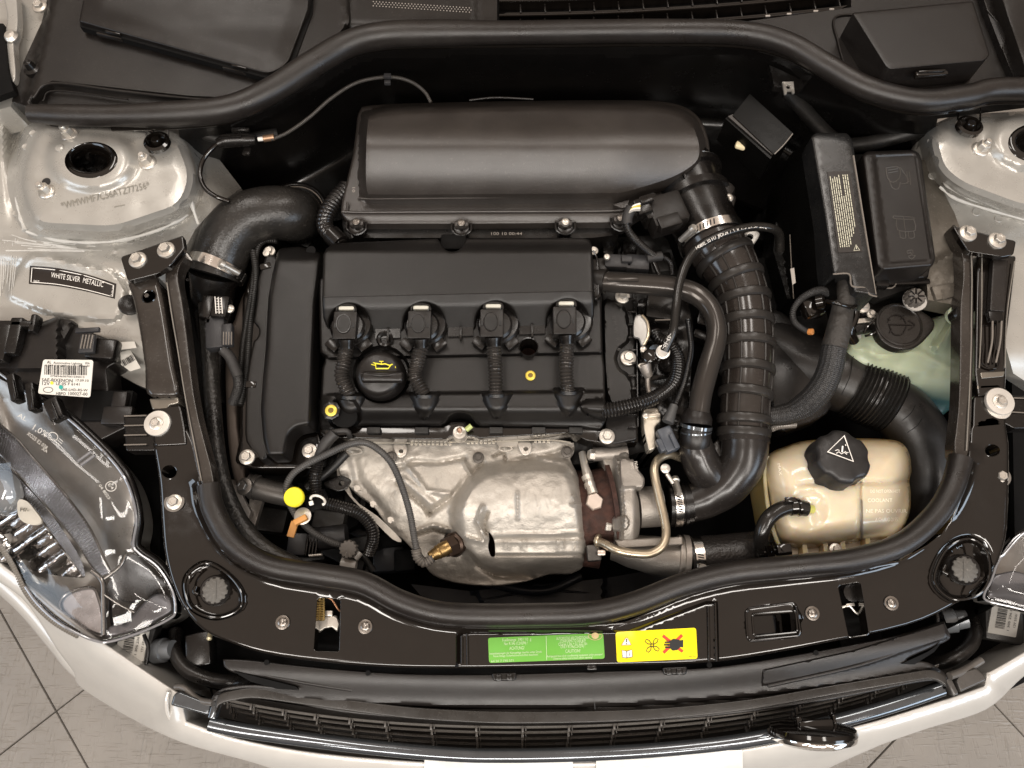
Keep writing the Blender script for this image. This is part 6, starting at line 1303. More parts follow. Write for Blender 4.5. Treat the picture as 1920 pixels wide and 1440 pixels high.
# vacuum hose with white lettering
vh = thing('vacuum_hose', 'thin black hose with white lettering crossing over the intake hose', 'hose', (1300, 470, .05))
vpts = [(1462, 470, .01), (1461, 440, .03), (1446, 428, .045), (1415, 425, .055), (1380, 431, .062), (1340, 445, .066), (1306, 466, .066), (1285, 498, .062), (1272, 540, .058), (1267, 580, .055), (1262, 620, .048), (1246, 658, .034)]
put('hose_tube', mat('sleek_black_hose', (.010, .009, .008), .2, dust=.03), vh, Gtube(vpts, 8.4, n=18, res=3))
zvh = lambda X, Y: .0605 + .010 * (X < 1360) * 1 - .012 * ss(1400, 1455, X)
tx = '140892.10 HU JPD124 / 9 x 1.5 29.09 20/21:21'
path = cr([(1304, 467), (1342, 446), (1382, 431), (1420, 425), (1452, 431)], n=12)
def along(path, s, size, z, lift_=.0):
    A = np.array(path); L = np.concatenate([[0], np.cumsum(np.linalg.norm(np.diff(A, axis=0), axis=1))]); n = len(s); o = []
    for i, ch in enumerate(s):
        if ch == ' ': continue
        q = (i + .5) / n * L[-1]; x = np.interp(q, L, A[:, 0]); y = np.interp(q, L, A[:, 1]); x2 = np.interp(q + 2, L, A[:, 0]); y2 = np.interp(q + 2, L, A[:, 1])
        o.append(Gtext(ch, x, y, size, z, math.degrees(math.atan2(y - y2, x2 - x)) if q + 2 < L[-1] else 0, h=.0))
    return o
def zhose(X, Y):
    pp = np.array([(a, b) for a, b, c in vpts]); zz2 = np.array([c for a, b, c in vpts]); z = np.zeros(np.shape(X))
    for i in range(len(X)):
        d = np.hypot(pp[:, 0] - X[i], pp[:, 1] - Y[i]); j = np.argsort(d)[:2]; w_ = 1 / (d[j] + 1e-3); z[i] = (zz2[j] * w_).sum() / w_.sum()
    return z + .0068
put('lettering', INKW, vh, *along([(x, y - 1) for x, y in path], tx, 8.5, zhose), *along([(1258, 626), (1250, 642), (1243, 654)], '~S3~S0~', 9, zhose), label='white lettering')
put('end_nut', mat('pale_zinc_washer', (0, 0, 0)), vh, Glathe((1243, 660, .028), [(13, -4), (13, 2), (10, 3), (9, 1)], (-.3, -.2, 1), 26))
put('lift_eye', mat('grey_zinc_eye', (.36, .35, .33), .4, metal=.5), vh, Grelief(cr([(1393, 440), (1412, 432), (1424, 438), (1418, 452), (1404, 466), (1392, 460)], True, 3), .010, 6, .004, [ell(1406, 444, 7, 6, 12)], edge=(3, .001)))

# ---- machinery between the cam cover and the breather pipe
mg = thing('thermostat_housing', 'black thermostat housing with metal fittings right of the cam cover', 'thermostat housing', (1225, 680, -.01))
put('housing', PLS, mg, Grelief(rnd([(1196, 560), (1290, 555), (1300, 640), (1290, 760), (1270, 830), (1204, 828)], 10), lambda X, Y: -.045 + .012 * vn(X, Y, 22, 5) + ridge(X, Y, [(1210, 580), (1260, 600), (1262, 640)], .012, 6), 7, .04))
put('cover_plate', DK if False else PLS, mg, Gbox((1245, 575, -.012), (66, 50, 24), -8, 6)); put('bright_edge', mat('pale_grey_edge', (0, 0, 0)), mg, Gtube([(1228, 600, -.010), (1268, 598, -.010), (1272, 590, -.010)], 1.4, n=6))
disc = cr([(1190, 596), (1202, 590), (1214, 604), (1216, 628), (1210, 648), (1202, 646), (1198, 634), (1188, 628)], True, 4)
put('metal_disc', mat('grey_zinc_eye', (0, 0, 0)), mg, Grelief(disc, .006, 5, .004, edge=(3, .002))); put('disc_rim', TAN, mg, Gtube([(1204, 591, .008), (1214, 604, .008), (1216, 628, .008), (1208, 647, .007)], 2.6, n=8))
put('fitting_body', CASTD, mg, Gtube([(1208, 682, .0, 13), (1212, 696, -.005, 10), (1216, 704, -.01, 9)], 12), Gtube([(1214, 700, -.012), (1216, 730, -.02), (1226, 760, -.02)], 5))
put('tan_bracket', mat('pale_cast', (.55, .50, .42), .4, metal=.7, dust=.1), mg, Grelief(rnd([(1206, 768), (1234, 764), (1240, 790), (1228, 800), (1230, 840), (1216, 846), (1206, 800)], 5), -.010, 6, .02, edge=(3, .002)), Gbox((1222, 778, -.004), (34, 10, 10), 2, 3))
put('bracket_bolt', ZN, mg, Glathe((1210, 780, .0), [(6, 0), (6, 4), (4, 5), (.01, 5)], (0, 0, 1), 12), Glathe((1206, 656, .010), [(6, 0), (6, 4), (4, 5), (.01, 5)], (0, 0, 1), 12))
put('valve_cap', GL, mg, Glathe((1232, 662, .010), [(20, -14), (20, 0), (16, 6), (13, 6)], (-.6, -.3, .8), 28), Gtube([(1206, 672, .004), (1236, 674, .004)], 7), Glathe((1218, 668, .014), [(13, -4), (13, 4), (10, 6), (.01, 6)], (-.4, 0, 1), 20))
put('banjo_ring', ZN, mg, Gtube([(x, y, .002) for x, y in ell(1208, 686, 10, 4, 12)] + [(1218, 686, .002)], 2, n=6, res=3))
bh = thing('corrugated_hose', 'black corrugated hose curling from the lower cam cover corner past the rail', 'hose', (1220, 740, .0))
put('conduit', CON, bh, Gtube([(1128, 771, .012, 15), (1160, 766, .014, 15), (1200, 756, .012, 14), (1234, 742, .008, 14), (1260, 722, .004, 14), (1271, 696, .0, 14), (1270, 668, -.006, 13), (1256, 646, -.012, 13), (1236, 636, -.02, 12), (1228, 624, -.025, 12)], 14, n=18, rib=(3, 6)))
sc_ = thing('sensor_cable', 'thin ribbed cable ending in a grey plug by the breather coupling', 'cable', (1270, 740, .0))
put('cable', CON, sc_, Gtube([(1290, 600, -.01), (1296, 650, -.005), (1290, 690, .004), (1280, 726, .008), (1264, 764, .008)], 6, n=12, rib=(1.4, 4)))
put('cable_sleeve', mat('grey_rubber_sleeve', (.06, .06, .06), .4), sc_, Gtube([(1264, 760, .009, 8), (1252, 792, .008, 11)], 9, n=14)); put('plug', mat('blue_grey_plug', (.055, .062, .075), .35), sc_, Gbox((1254, 822, .008), (28, 48, 26), 22, 4), Gbox((1244, 832, .006), (20, 26, 20), 22, 3), Gbox((1264, 826, .012), (8, 30, 6), 22, 1.5))

# ================================================================== TURBO INLET HOSE top left, clamp, pressure sensor
el = thing('charge_hose', 'wide black rubber charge air hose bending under the air box, left', 'hose', (470, 420, .0))
put('hose_elbow', mat('satin_charge_hose', (.012, .011, .010), .28, bump=[(260, .35, .0012), (900, .3, .0004)], dust=.06, rvar=.06), el, Gtube([(402, 518, -.022, 50), (413, 482, -.014, 50), (430, 442, .0, 50), (462, 412, .006, 50), (505, 400, .004, 50), (545, 402, -.012, 50), (560, 408, -.05, 50)], 50, n=40))
put('hose_collar', PLS, el, Gtube([(x, y, -.045) for x, y in ell(556, 396, 55, 50, 30)] + [(611, 396, -.045)], 5, n=10, res=5)); put('collar_line', mat('pale_grey_edge', (0, 0, 0)), el, Gtube([(x, y, -.036) for x, y in ell(556, 396, 51, 46, 26, 0, -110, 70)], 1.4, n=6, res=5))
clamp(el, (408, 504, -.020), (.34, .93, .12), 52.5, 20, Vector((.75, -.2, .6)), 22)
put('lower_pipe', PLS, el, Gtube([(402, 515, -.02, 46), (398, 545, -.035, 40), (400, 580, -.06, 36), (404, 640, -.08, 34), (410, 760, -.1, 34)], 40, n=30))
ps = thing('pressure_sensor', 'black pressure sensor with white printed label and loom, left of the end cover', 'sensor', (412, 575, .01))
put('sensor_body', PLS, ps, Gbox((411, 573, .018), (32, 44, 24), -4, 5), Gbox((386, 574, .012), (22, 46, 20), -4, 3), Gbox((392, 590, .010), (10, 36, 16), -4, 2))
put('print', INKW, ps, *[Gstroke([(403 + 6 * k, 556 + k), (405 + 6 * k, 588)], 1.6, .0185, .0003) for k in range(3)], *[Gstroke([(406 + 6 * k, 560 + 5 * j), (409 + 6 * k, 560 + 5 * j)], 1.2, .0185, .0003) for k in range(2) for j in range(6)])
put('screw', ZN, ps, Glathe((432, 580, .01), [(8, 0), (8, 4), (5, 6), (.01, 6)], (0, 0, 1), 14))
put('plug', GRYP, ps, Gbox((402, 622, .010), (36, 64, 26), 8, 4), Gbox((424, 626, .012), (20, 44, 18), 6, 3)); put('plug_stripes', mat('pale_grey_edge', (0, 0, 0)), ps, *[Gbox((419 + 5 * k, 634, .0125), (1.6, 26, 2), 6, 0) for k in range(4)])
put('wires', mat('pale_blue_wire', (.4, .45, .5), .4), ps, *[Gtube([(414 + 4 * k, 652, .004), (416 + 4 * k, 660, .002)], 1.5, n=6) for k in range(4)])
put('taped_loom', mat('grey_cloth_tape', (0, 0, 0)), ps, Gtube([(417, 655, .002), (430, 668, -.002), (440, 690, -.008), (446, 705, -.012)], 10, n=14)); put('braided_loom', mat('braided_sleeve', (.026, .025, .0245), .36, bump=(700, 1, .001)), ps, Gtube([(445, 702, -.012), (447, 722, -.016), (442, 742, -.022), (436, 756, -.03)], 9.5, n=18, rib=(1, 3)))
for (x, y, r_) in ((470, 720, 0), (497, 498, 15)): put('loom_clip', GL, ps, Gbox((x, y, .002), (20, 13, 10), r_, 2))
put('loom', PLD, ps, Gtube([(520, 452, -.01), (496, 452, -.01), (482, 470, -.012), (476, 520, -.02), (466, 580, -.025), (456, 640, -.03), (450, 700, -.03)], 5.5, n=12, rib=(1.2, 4)))
nh = thing('breather_hose', 'short corrugated black hose between the charge hose and the air box', 'hose', (620, 420, .0))
put('conduit', CON, nh, Gtube([(650, 352, -.005), (628, 376, .0), (612, 402, .004), (610, 426, .006), (626, 446, .01), (640, 462, .012)], 16, n=18, rib=(2.6, 8))); put('end_cuff', PLS, nh, Gtube([(622, 440, .012), (640, 458, .014)], 19, n=18))
put('screw', ZN, nh, Glathe((500, 476, -.0), [(6, 0), (6, 4), (.01, 5)]))
# small round vent under the elbow
# ---- thin cable along the bulkhead with its connector
tcable = thing('bulkhead_cable', 'thin ribbed cable arching over the bulkhead to a black connector', 'cable', (600, 200, .07))
put('cable', mat('thin_ribbed_cable', (.05, .045, .04), .3), tcable, Gtube([(508, 262, .07), (540, 248, .07), (580, 220, .066), (620, 185, .062), (662, 158, .06), (700, 147, .06), (740, 145, .06), (772, 154, .058), (796, 172, .052), (808, 192, .046)], 3.6, n=10, rib=(.9, 3)))
put('connector', PLS, tcable, Gtube([(408, 270, .07, 9), (425, 264, .07, 13), (458, 262, .07, 13), (480, 262, .07, 10)], 13, n=18), Gbox((432, 254, .082), (40, 8, 6), 3, 2), Gbox((462, 282, .06), (14, 16, 8), -10, 2)); put('connector_base', PLS, tcable, Gbox((450, 242, .07), (34, 10, 8), -3, 2))
put('crimp', mat('copper_crimp', (.35, .22, .14), .4, metal=.8), tcable, Gtube([(494, 260, .07), (514, 257, .07)], 6.5, n=12)); put('white_seal', INKW, tcable, Gtube([(484, 261, .07), (494, 260, .07)], 4, n=10))
put('cable_clip', GRYP, tcable, Gbox((726, 140, .066), (14, 9, 8), 0, 1.5), Gbox((726, 152, .064), (12, 8, 8), 0, 1.5))
put('lead', GL, tcable, Gtube([(408, 270, .068), (394, 282, .066), (380, 302, .062), (375, 328, .058), (384, 352, .054), (404, 368, .05), (430, 378, .045)], 4.4, n=12))

# ================================================================== BATTERY / FUSE BOX CORNER
RBX = mat('relay_box_plastic', (.003, .0028, .0025), .28, rvar=.05, spec=.12)
bx = thing('battery_box', 'tall black battery compartment cover with yellow printed notice', 'battery box', (1570, 400, .05))
bo1 = rnd([(1520, 256), (1530, 249), (1588, 249), (1598, 262), (1604, 300), (1644, 555), (1600, 548), (1594, 516), (1562, 514), (1545, 400)], 5)
put('cover_top', mat('satin_battery_cover', (.011, .011, .011), .24, bump=(900, .2, .0004), dust=.05), bx, Grelief(bo1, .072, 9, .05, edge=(5, .004)))
put('cover_side', RBX, bx, Grelief([(1521, 256), (1545, 400), (1564, 516), (1570, 560), (1476, 560), (1450, 470), (1462, 330), (1482, 290)], lambda X, Y: .060 - .0012 * np.clip((1521 + (Y - 256) * .17) - X, 0, 90), 7, .06))
put('cover_edge', mat('pale_grey_edge', (0, 0, 0)), bx, Gtube([(1600, 292, .072), (1622, 430, .072), (1642, 552, .070)], 1.8, n=6), Gtube([(1562, 514, .0725), (1592, 514, .0725), (1597, 536, .072), (1622, 540, .071), (1630, 552, .071), (1644, 556, .07)], 1.6, n=6))
put('side_tag', INKG, bx, Grelief([(1482, 504), (1489, 502), (1492, 530), (1486, 534)], .03, None, .001)); put('side_seam', mat('pale_grey_edge', (0, 0, 0)), bx, Gtube([(1481, 440, .0), (1484, 500, .0), (1488, 560, .0)], .8, n=5))
ntc = [(1551, 322), (1594, 320), (1617, 472), (1572, 474)]
n1 = put('notice', LBK, bx, Grelief(ntc, .0728, None, .0004))
lines = []
gg = random.Random(3); u0 = np.array((1555., 326.)); eu = np.array((36., -2.)); ev = np.array((21., 142.)); sk = np.array((1590., 323.))
for k in range(9):
    t = .02 + k * .112; st0 = u0 + eu * t
    ln_ = 1.0 if k < 5 else (.96 if k < 7 else .12) ; s_ = .0 if k < 4 else (.0 if k < 6 else .0)
    a = .02 + (gg.random() * .05 if k < 4 else .0); b = .97 if k < 5 else (.94 if k < 8 else .72)
    if k in (5,): a = .30
    if k in (6,): a = .02; b = .84
    if k in (7,): a = .02; b = .80
    q = a
    while q < b:
        w_ = .02 + gg.random() * .07; p0 = st0 + ev * q; p1 = st0 + ev * min(q + w_, b); lines.append(Gstroke([p0, p1], 1.55, .0732, .0003)); q += w_ + .008
put('print', INKP, n1, *lines, Gstroke([(1601, 470), (1612, 469), (1605, 459)], 1.5, .0732, .0003, True), Gstroke([(1606, 467), (1606, 462)], 1.4, .0732, .0003), kind='stuff')
fz = thing('fuse_box', 'satin black fuse box with embossed lid beside the right strut tower', 'fuse box', (1685, 400, .05))
fo = rnd([(1616, 292), (1624, 284), (1712, 281), (1724, 288), (1728, 300), (1754, 486), (1748, 500), (1654, 508), (1642, 498)], 5)
fi = rnd([(1638, 292), (1716, 288), (1746, 488), (1662, 494)], 7)
put('lid', PLM, fz, Grelief(fo, lambda X, Y: .066 - .0025 * ss(-2, 3, sd(X, Y, fi)), 7, .05, edge=(7, .007), feats=[(fi, (-2.5, 0, 3), True)]))
EMB = mat('embossed_line', (.060, .054, .048), .3); zf_ = .0636
def em(pts, closed=False): return Gtube([(x, y, zf_) for x, y in pts] + ([(pts[0][0], pts[0][1], zf_)] if closed else []), .9, n=5, res=8)
put('embossed_symbol', EMB, fz, em([(1661, 315), (1680, 312), (1688, 318), (1686, 334), (1674, 342), (1664, 334)], True), em([(1666, 334), (1673, 352), (1684, 354), (1688, 342)]), em([(1688, 314), (1704, 340), (1690, 345)]), em([(1700, 322), (1702, 345)]), em([(1705, 322), (1707, 347)]), em([(1665, 319), (1683, 316)]), em([(1665, 324), (1683, 321)]), label=None)
put('embossed_symbol', EMB, fz, em([(1675, 405), (1711, 407), (1712, 411), (1677, 410)], True), em([(1681, 411), (1683, 431), (1716, 432), (1713, 411)]), em([(1694, 407), (1697, 432)]), em([(1686, 432), (1688, 445), (1698, 446), (1697, 434)]), em([(1703, 434), (1704, 446), (1714, 445), (1713, 433)]))
put('embossed_symbol', EMB, fz, em([(1701, 470), (1711, 469), (1711, 479), (1716, 479), (1709, 486), (1703, 480), (1708, 479), (1708, 474), (1701, 475)], True))
put('box_front', PLS, fz, Grelief([(1654, 506), (1744, 500), (1740, 520), (1662, 524)], .03, 10, .03, edge=(3, .002)), Gbox((1700, 528, .02), (90, 10, 10), 2, 2), Gbox((1655, 526, .03), (26, 22, 20), -4, 3))
put('box_edge', mat('pale_grey_edge', (0, 0, 0)), fz, Gtube([(1644, 538, .022), (1672, 540, .022), (1680, 532, .022)], 1.3, n=6))
put('box_base', PLD, fz, Grelief([(1600, 290), (1732, 284), (1764, 520), (1650, 560), (1630, 545)], -.0, 14, .06))
rx = thing('relay_box', 'small glossy black box tilted on the bulkhead with a cream tab', 'relay box', (1420, 235, .05))
rq = (Vector((-.35, -.25, 1)))
put('box', RBX, rx, Grelief([(1374, 216), (1406, 176), (1487, 250), (1452, 290)], lambda X, Y: .062 + .0 * X, None, .05), Grelief([(1360, 222), (1374, 214), (1452, 288), (1444, 298)], .058, None, .05))
put('box_highlight', mat('soft_bevel_highlight', (.030, .026, .023), .3), rx, Grelief([(1365, 218), (1374, 214), (1455, 286), (1448, 290)], .0605, None, .002)); put('box_edge', mat('pale_grey_edge', (0, 0, 0)), rx, Gtube([(1452, 289, .062), (1470, 271, .062), (1486, 251, .062)], 1.2, n=6))  # bevel highlight painted as a lighter strip on the black box
put('cream_tab', mat('cream_tab', (.72, .62, .40), .4), rx, Gbox((1390, 270, .04), (20, 15, 10), -20, 4))

# harness
hn = thing('main_harness', 'thick taped and braided wiring harness leaving the battery box', 'wiring harness', (1570, 620, .03))
put('taped_section', mat('wrinkled_tape', (.030, .027, .024), .5, bump=[(90, .6, .004), (400, .4, .001)]), hn, Gtube([(1586, 500, .045, 16), (1586, 540, .045, 18), (1580, 580, .045, 20), (1572, 620, .04, 22), (1564, 652, .034, 23)], 20, n=26))
br = mat('braided_sleeve', (0, 0, 0))
V, Fc = Gtube([(1565, 648, .034, 22), (1556, 692, .024, 23), (1540, 728, .014, 24), (1512, 758, .0, 24), (1476, 776, -.012, 20), (1430, 782, -.02, 16)], 22, n=64, res=1.1)
# woven relief: neighbouring strands go over and under
Va = np.array(V); n_ = 64; rings = len(Va) // n_; Va = Va.reshape(rings, n_, 3); cen_ = Va.mean(1, keepdims=True)
ii = np.arange(rings)[:, None]; jj = np.arange(n_)[None, :]; wv = np.sin((ii * 1.05 + jj * .785)) * np.sin((ii * 1.05 - jj * .785))
Va = cen_ + (Va - cen_) * (1 + .045 * wv[:, :, None]); put('braided_section', br, hn, ([tuple(q) for q in Va.reshape(-1, 3)], Fc), kind=None)
put('cable_tie', GL, hn, Gtube([(1550, 564, .062), (1570, 569, .072), (1594, 576, .064), (1604, 574, .05)], 4, n=10), label=None)
put('branch', br, hn, Gtube([(1570, 558, .04, 9), (1540, 545, .03, 9), (1508, 556, .02, 7), (1488, 580, .01, 6), (1490, 604, .0, 6), (1514, 622, -.01, 6)], 7, n=14, rib=(1, 3.4)))
put('plug', GL, hn, Gbox((1528, 572, .02), (40, 40, 30), 15, 9), Glathe((1540, 566, .026), [(14, -8), (14, 4), (10, 8), (.01, 8)], (.8, 0, .5), 20)); put('orange_seal', mat('orange_seal', (.70, .28, .08), .4), hn, Glathe((1520, 622, -.006), [(6, -4), (6, 4), (3, 5), (.01, 5)], (.6, -.3, .7), 14))

# big cooling duct
du = thing('air_duct', 'wide black plastic air duct with a bellows section, right side', 'air duct', (1650, 730, -.06))
DM = mat('satin_duct_plastic', (.010, .009, .0085), .34, bump=(500, .2, .0005), dust=.05)
put('duct', DM, du, Gtube([(1440, 650, -.12, 60), (1500, 680, -.105, 62), (1560, 706, -.09, 60), (1612, 730, -.085, 56)], 60, n=40))
put('bellows', mat('glossy_bellows', (.014, .013, .012), .2), du, Gtube([(1596, 722, -.085, 62), (1636, 740, -.085, 62), (1674, 758, -.085, 60)], 62, n=48, rib=(6, 7.6, .7)))
put('duct', DM, du, Gtube([(1664, 754, -.087, 52), (1696, 780, -.09, 54), (1722, 822, -.10, 56), (1736, 880, -.12, 58), (1736, 950, -.15, 60), (1724, 1010, -.19, 60)], 56, n=40))
for (p0, p1) in (((1600, 668), (1578, 740)), ((1716, 760), (1690, 790)), ((1728, 786), (1700, 812))): put('seam_line', INKK, du, Gtube([(p0[0], p0[1], -.042), ((p0[0] + p1[0]) / 2 + 5, (p0[1] + p1[1]) / 2, -.036), (p1[0], p1[1], -.04)], .8, n=5))
put('duct_shell', DM, du, Grelief(cr([(1440, 590), (1500, 612), (1550, 660), (1560, 760), (1500, 800), (1450, 790)], True, 4), lambda X, Y: -.075 + .012 * lump(X, Y, (1490, 700), 90, 1), 10, .03, edge=(8, .006)))

# washer tank
wt = thing('washer_tank', 'pale green washer fluid tank with black hinged cap, right side', 'washer tank', (1700, 660, -.05))
wo = cr([(1586, 668), (1592, 640), (1606, 622), (1626, 618), (1660, 600), (1720, 600), (1775, 590), (1806, 584), (1808, 640), (1806, 740), (1786, 762), (1764, 780), (1748, 770), (1700, 730), (1640, 700)], True, 4)
def z_wt(X, Y):
    z = -.050 + .016 * lump(X, Y, (1640, 640), 60, 1) + .022 * lump(X, Y, (1700, 620), 90, 1)
    z = z + ridge(X, Y, [(1798, 590), (1760, 650)], .020, 16) - .05 * ss(690, 775, Y - (X - 1700) * .12) + ridge(X, Y, [(1598, 650), (1650, 668), (1720, 660), (1800, 700)], .005, 12)
    return z
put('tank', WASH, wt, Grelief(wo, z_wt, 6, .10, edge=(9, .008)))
capo = cr([(1640, 606), (1650, 578), (1680, 568), (1706, 570), (1722, 580), (1748, 598), (1752, 612), (1744, 626), (1722, 648), (1700, 656), (1672, 652), (1648, 634)], True, 4)
CAPM = mat('washer_cap_plastic', (.013, .011, .0095), .26, bump=(900, .2, .0003))
put('cap', CAPM, wt, Grelief(capo, .002, 6, .012, edge=(5, .003)))
put('cap_ring', CAPM, wt, Glathe((1686, 609, .002), [(44, -2), (43, 2), (40, 3), (38, 1), (34, 1), (.01, 1)], (0, 0, 1), 44))
IC = mat('embossed_black', (.012, .010, .009), .15)
def emc(pts, m=IC, w_=.9, z=.0042): return Gtube([(x, y, z) for x, y in pts], w_, n=6, res=4)
put('wiper_symbol', IC, wt, emc([(1665, 604), (1672, 592), (1690, 592), (1700, 606)]), emc([(1668, 610), (1676, 626), (1692, 626), (1700, 612)]), emc([(1666, 608), (1712, 609)]), emc([(1704, 600), (1716, 609), (1704, 618)]), emc([(1670, 600), (1664, 596)]), emc([(1690, 598), (1696, 590)]), emc([(1672, 616), (1668, 624)]))
put('cap_hinge', GL, wt, Gtube([(1640, 600, .0), (1626, 612, -.004), (1620, 624, -.01)], 2.4, n=8), Gtube([(1642, 622, .0), (1630, 628, -.004), (1622, 630, -.008)], 2.4, n=8)); put('white_patch', mat('pale_fitting', (0, 0, 0)), wt, Glathe((1618, 625, -.036), [(12, -2), (12, 1), (.01, 1)], (0, 0, 1), 20))
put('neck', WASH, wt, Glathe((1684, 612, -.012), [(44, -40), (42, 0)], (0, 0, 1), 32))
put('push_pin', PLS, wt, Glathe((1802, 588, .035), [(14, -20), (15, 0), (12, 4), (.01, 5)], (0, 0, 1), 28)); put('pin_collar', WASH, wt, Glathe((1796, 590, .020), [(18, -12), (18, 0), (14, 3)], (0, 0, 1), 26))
kb = thing('ribbed_knob', 'round ribbed black rubber knob above the washer cap', 'knob', (1718, 556, .01))  # a ribbed knob, standing on its own by the washer tank
put('knob', mat('worn_ribbed_cap', (0, 0, 0)), kb, Glathe((1718, 556, .024), [(18, -14), (18, 0), (15, 5), (.01, 6)], (.05, 0, 1), 60, rf=lambda t, h: 1 - .12 * (math.sin(t * 10) > .2)))
for k in range(8): put('knob_rib', PLS, kb, Gtube([(1718 + 4 * cos(k * .785), 555 - 4 * sin(k * .785), .029), (1718 + 15 * cos(k * .785), 555 - 14 * sin(k * .785), .028)], 1.6, n=6))
put('washer', mat('pale_fitting', (0, 0, 0)), kb, Glathe((1716, 562, .014), [(22, -4), (22, 0), (18, 1)], (0, 0, 1), 24))
bt = thing('ground_bolt', 'zinc bolt with cable lugs between the harness and the washer cap', 'bolt', (1618, 576, .0))
put('bolt', ZN, bt, *Gbolt((1618, 574, -.002), 13)); put('bolt', ZN, bt, *Gbolt((1634, 588, -.008), 9)); put('lug', ZN, bt, Grelief([(1604, 598), (1650, 594), (1652, 602), (1606, 606)], -.015, None, .003)); put('earth_lead', GL, bt, Gtube([(1606, 560, .0), (1600, 600, .0), (1592, 620, -.005), (1602, 640, -.02)], 9), label=None)
put('plate', PLS, bt, Gbox((1640, 590, -.02), (90, 60, 20), 10, 6))

# ================================================================== COOLANT TANK
ct = thing('coolant_tank', 'cream plastic coolant expansion tank with black cap in the right front corner', 'coolant tank', (1570, 940, -.03))
co_ = cr([(1436, 858), (1450, 846), (1470, 838), (1500, 828), (1540, 824), (1600, 822), (1650, 823), (1686, 828), (1704, 848), (1709, 880), (1705, 902), (1708, 925), (1706, 960), (1694, 990), (1672, 1010), (1620, 1016), (1560, 1026), (1500, 1030), (1466, 1020), (1450, 990), (1440, 940), (1432, 890)], True, 4)
def z_ct(X, Y):
    d = sd(X, Y, co_); z = -.060 + .050 * np.sqrt(np.clip(1 - (1 - np.clip(d / 62, 0, 1)) ** 2, 0, 1))
    z = z - .006 * np.exp(-((Y - 905 + (X - 1600) * .02) / 5) ** 2) * ss(1480, 1520, X)
    z = z - .006 * np.exp(-((X - 1612 - (Y - 900) * .02) / 4) ** 2) * ss(895, 905, Y) + .002 * np.exp(-((X - 1619) / 2.5) ** 2) * ss(900, 905, Y)
    z = z - .012 * lump(X, Y, (1515, 955), 40, 1) - .006 * np.exp(-((Y - 925) / 40) ** 2) * ss(1500, 1440, X)
    z = z - .012 * ss(0, 60, Y - 975)
    return z + .001 * vn(X, Y, 30, 41)
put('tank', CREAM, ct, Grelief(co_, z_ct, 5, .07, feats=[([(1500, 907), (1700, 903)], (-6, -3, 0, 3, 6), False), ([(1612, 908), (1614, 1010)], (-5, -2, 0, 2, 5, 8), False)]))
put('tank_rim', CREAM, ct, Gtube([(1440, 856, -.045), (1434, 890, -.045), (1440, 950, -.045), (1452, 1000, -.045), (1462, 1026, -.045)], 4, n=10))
EMC = mat('cream_raised_letters', (.93, .87, .74), .3)
zce = lambda X, Y: z_ct(X, Y) + .0004
put('raised_text', EMC, ct, Gtext('DO NOT OPEN HOT', 1660, 921, 9, zce, 0, fit=56), Gtext('COOLANT', 1650, 938, 10, zce, 0, fit=46), Gtext('MAX', 1672, 938, 9, zce, 0, fit=1), Gtext('NE PAS OUVRIR', 1662, 958, 10, zce, 0, fit=76), Gtext('A CHAUD 2155', 1662, 974, 10, zce, 0, fit=42), Gtext('MAX', 1462, 880, 8, zce, -80, fit=22))
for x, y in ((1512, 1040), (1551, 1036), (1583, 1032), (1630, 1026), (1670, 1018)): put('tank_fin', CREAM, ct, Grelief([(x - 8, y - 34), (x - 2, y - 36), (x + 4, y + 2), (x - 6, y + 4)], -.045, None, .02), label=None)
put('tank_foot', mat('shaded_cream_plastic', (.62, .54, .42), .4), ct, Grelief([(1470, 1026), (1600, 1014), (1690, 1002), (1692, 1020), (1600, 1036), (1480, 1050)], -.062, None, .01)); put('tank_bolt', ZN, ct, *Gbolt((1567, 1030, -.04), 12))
# cap
axc = Vector((.06, .12, 1)); CC = (1559, 872, -.020)
lob = lambda t, h: 1 - .085 * max(0, math.sin((t + .35) * 6)) ** .8 if h > 3 else 1
cc = put('coolant_cap', mat('dark_cap_plastic', (.016, .015, .015), .38, bump=(900, .3, .0004), dust=.02), ct, Glathe(CC, [(50, -20), (53, 0), (53, 8), (52, 10), (52, 44), (49, 50), (44, 53), (30, 55), (.01, 55.5)], axc, 90, rf=lob), label='black lobed cap with white warning triangle')
ctp = P(*CC) + axc.normalized() * 54 * mpp(*CC)
def screen(w_):
    y, z = w_[1] - CY, w_[2] - CZ; yc = y * cos(TILT) + z * sin(TILT); zc_ = -y * sin(TILT) + z * cos(TILT)
    return 960 - F * w_[0] / zc_, 720 + F * yc / zc_
zt_ = zplane(ctp + axc.normalized() * .0022, axc)
T3 = [(1583, 817), (1552, 847), (1600, 865)]
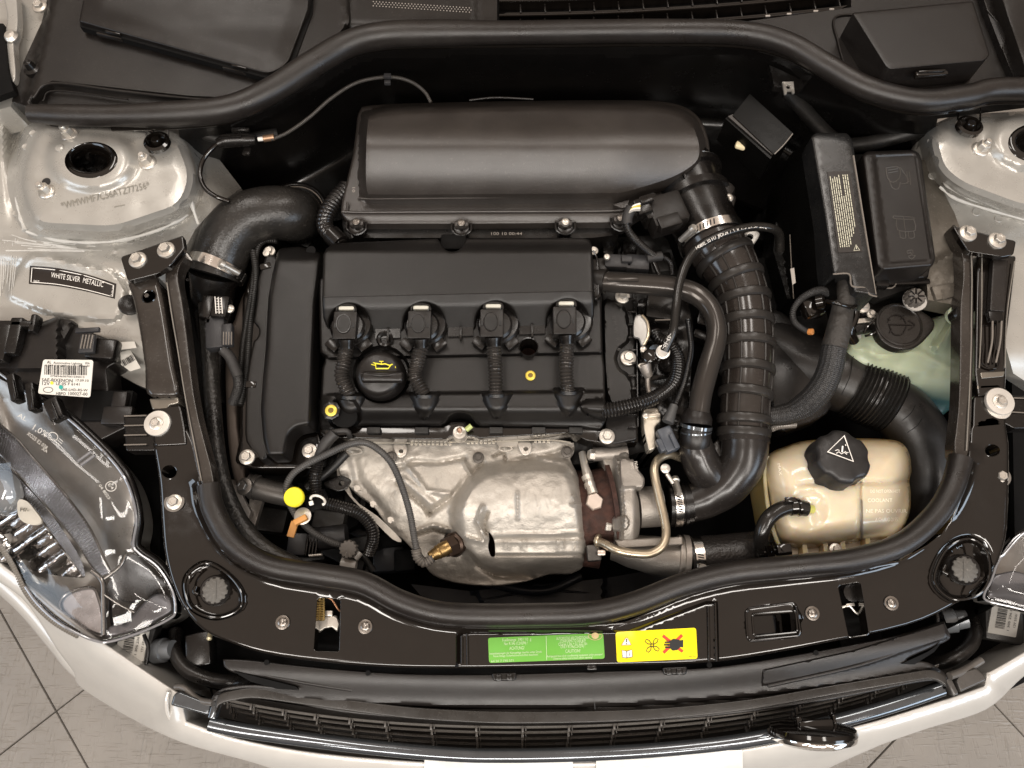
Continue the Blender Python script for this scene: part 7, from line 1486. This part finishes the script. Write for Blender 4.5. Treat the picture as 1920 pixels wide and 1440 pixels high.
put('warning_triangle', INKW, cc, Gstroke(T3, 3.2, zt_, .0006, True), Gstroke([(1580, 836), (1579, 848)], 3.0, zt_, .0006), Gstroke([(1568, 850), (1573, 847), (1578, 851), (1583, 848), (1588, 852)], 1.6, zt_, .0006), Gstroke([(1566, 845), (1571, 843), (1574, 845)], 1.4, zt_, .0006), Gstroke([(1584, 846), (1588, 849), (1591, 848)], 1.4, zt_, .0006), Gstroke([(1585, 833), (1586, 836)], 1.6, zt_, .0006))
oh = thing('overflow_hose', 'glossy black overflow hose with spring clips at the coolant tank', 'hose', (1440, 990, -.02))
put('hose_tube', mat('sleek_black_hose', (0, 0, 0)), oh, Gtube([(1512, 954, -.016), (1486, 950, -.012), (1458, 958, -.010), (1438, 976, -.012), (1428, 1002, -.02), (1427, 1032, -.035)], 14.5, n=24, res=3))
put('spring_clip', GRYP if False else GL, oh, Gring((1486, 950, -.012), (1, .1, 0), 15, 12, 2), Gbox((1483, 936, .006), (20, 9, 8), 0, 2), Gring((1497, 951, -.013), (1, .1, 0), 15.5, 5, 1.6), label=None)
put('tee_fitting', GL, oh, Gtube([(1430, 1036, -.03), (1470, 1030, -.03)], 9), Gbox((1472, 1030, -.014), (28, 22, 20), 4, 4), Glathe((1470, 1029, -.012), [(5, 0), (5, 2), (.01, 2)]), Gtube([(1440, 1020, -.02), (1446, 1046, -.03)], 8), Gtube([(1420, 1040, -.04), (1450, 1044, -.04)], 12), label=None)
put('nipple', mat('yellow_green_nipple', (.45, .45, .12), .3), oh, Gtube([(1508, 953, -.016), (1524, 955, -.020)], 8, n=14))
put('brass_screw', TAN, oh, Glathe((1455, 1046, -.03), [(6, 0), (6, 3), (.01, 3)]))
# thin ribbed line at the far right of the intake hose
lr = put('ribbed_line', mat('thin_ribbed_pale', (.25, .23, .21), .35, metal=.3), None, Gtube([(1444, 805, -.04), (1462, 798, -.04), (1490, 796, -.05)], 7, n=12, rib=(1.6, 4)), label='short pale ribbed line behind the intake hose, above the coolant tank', cat='cable')
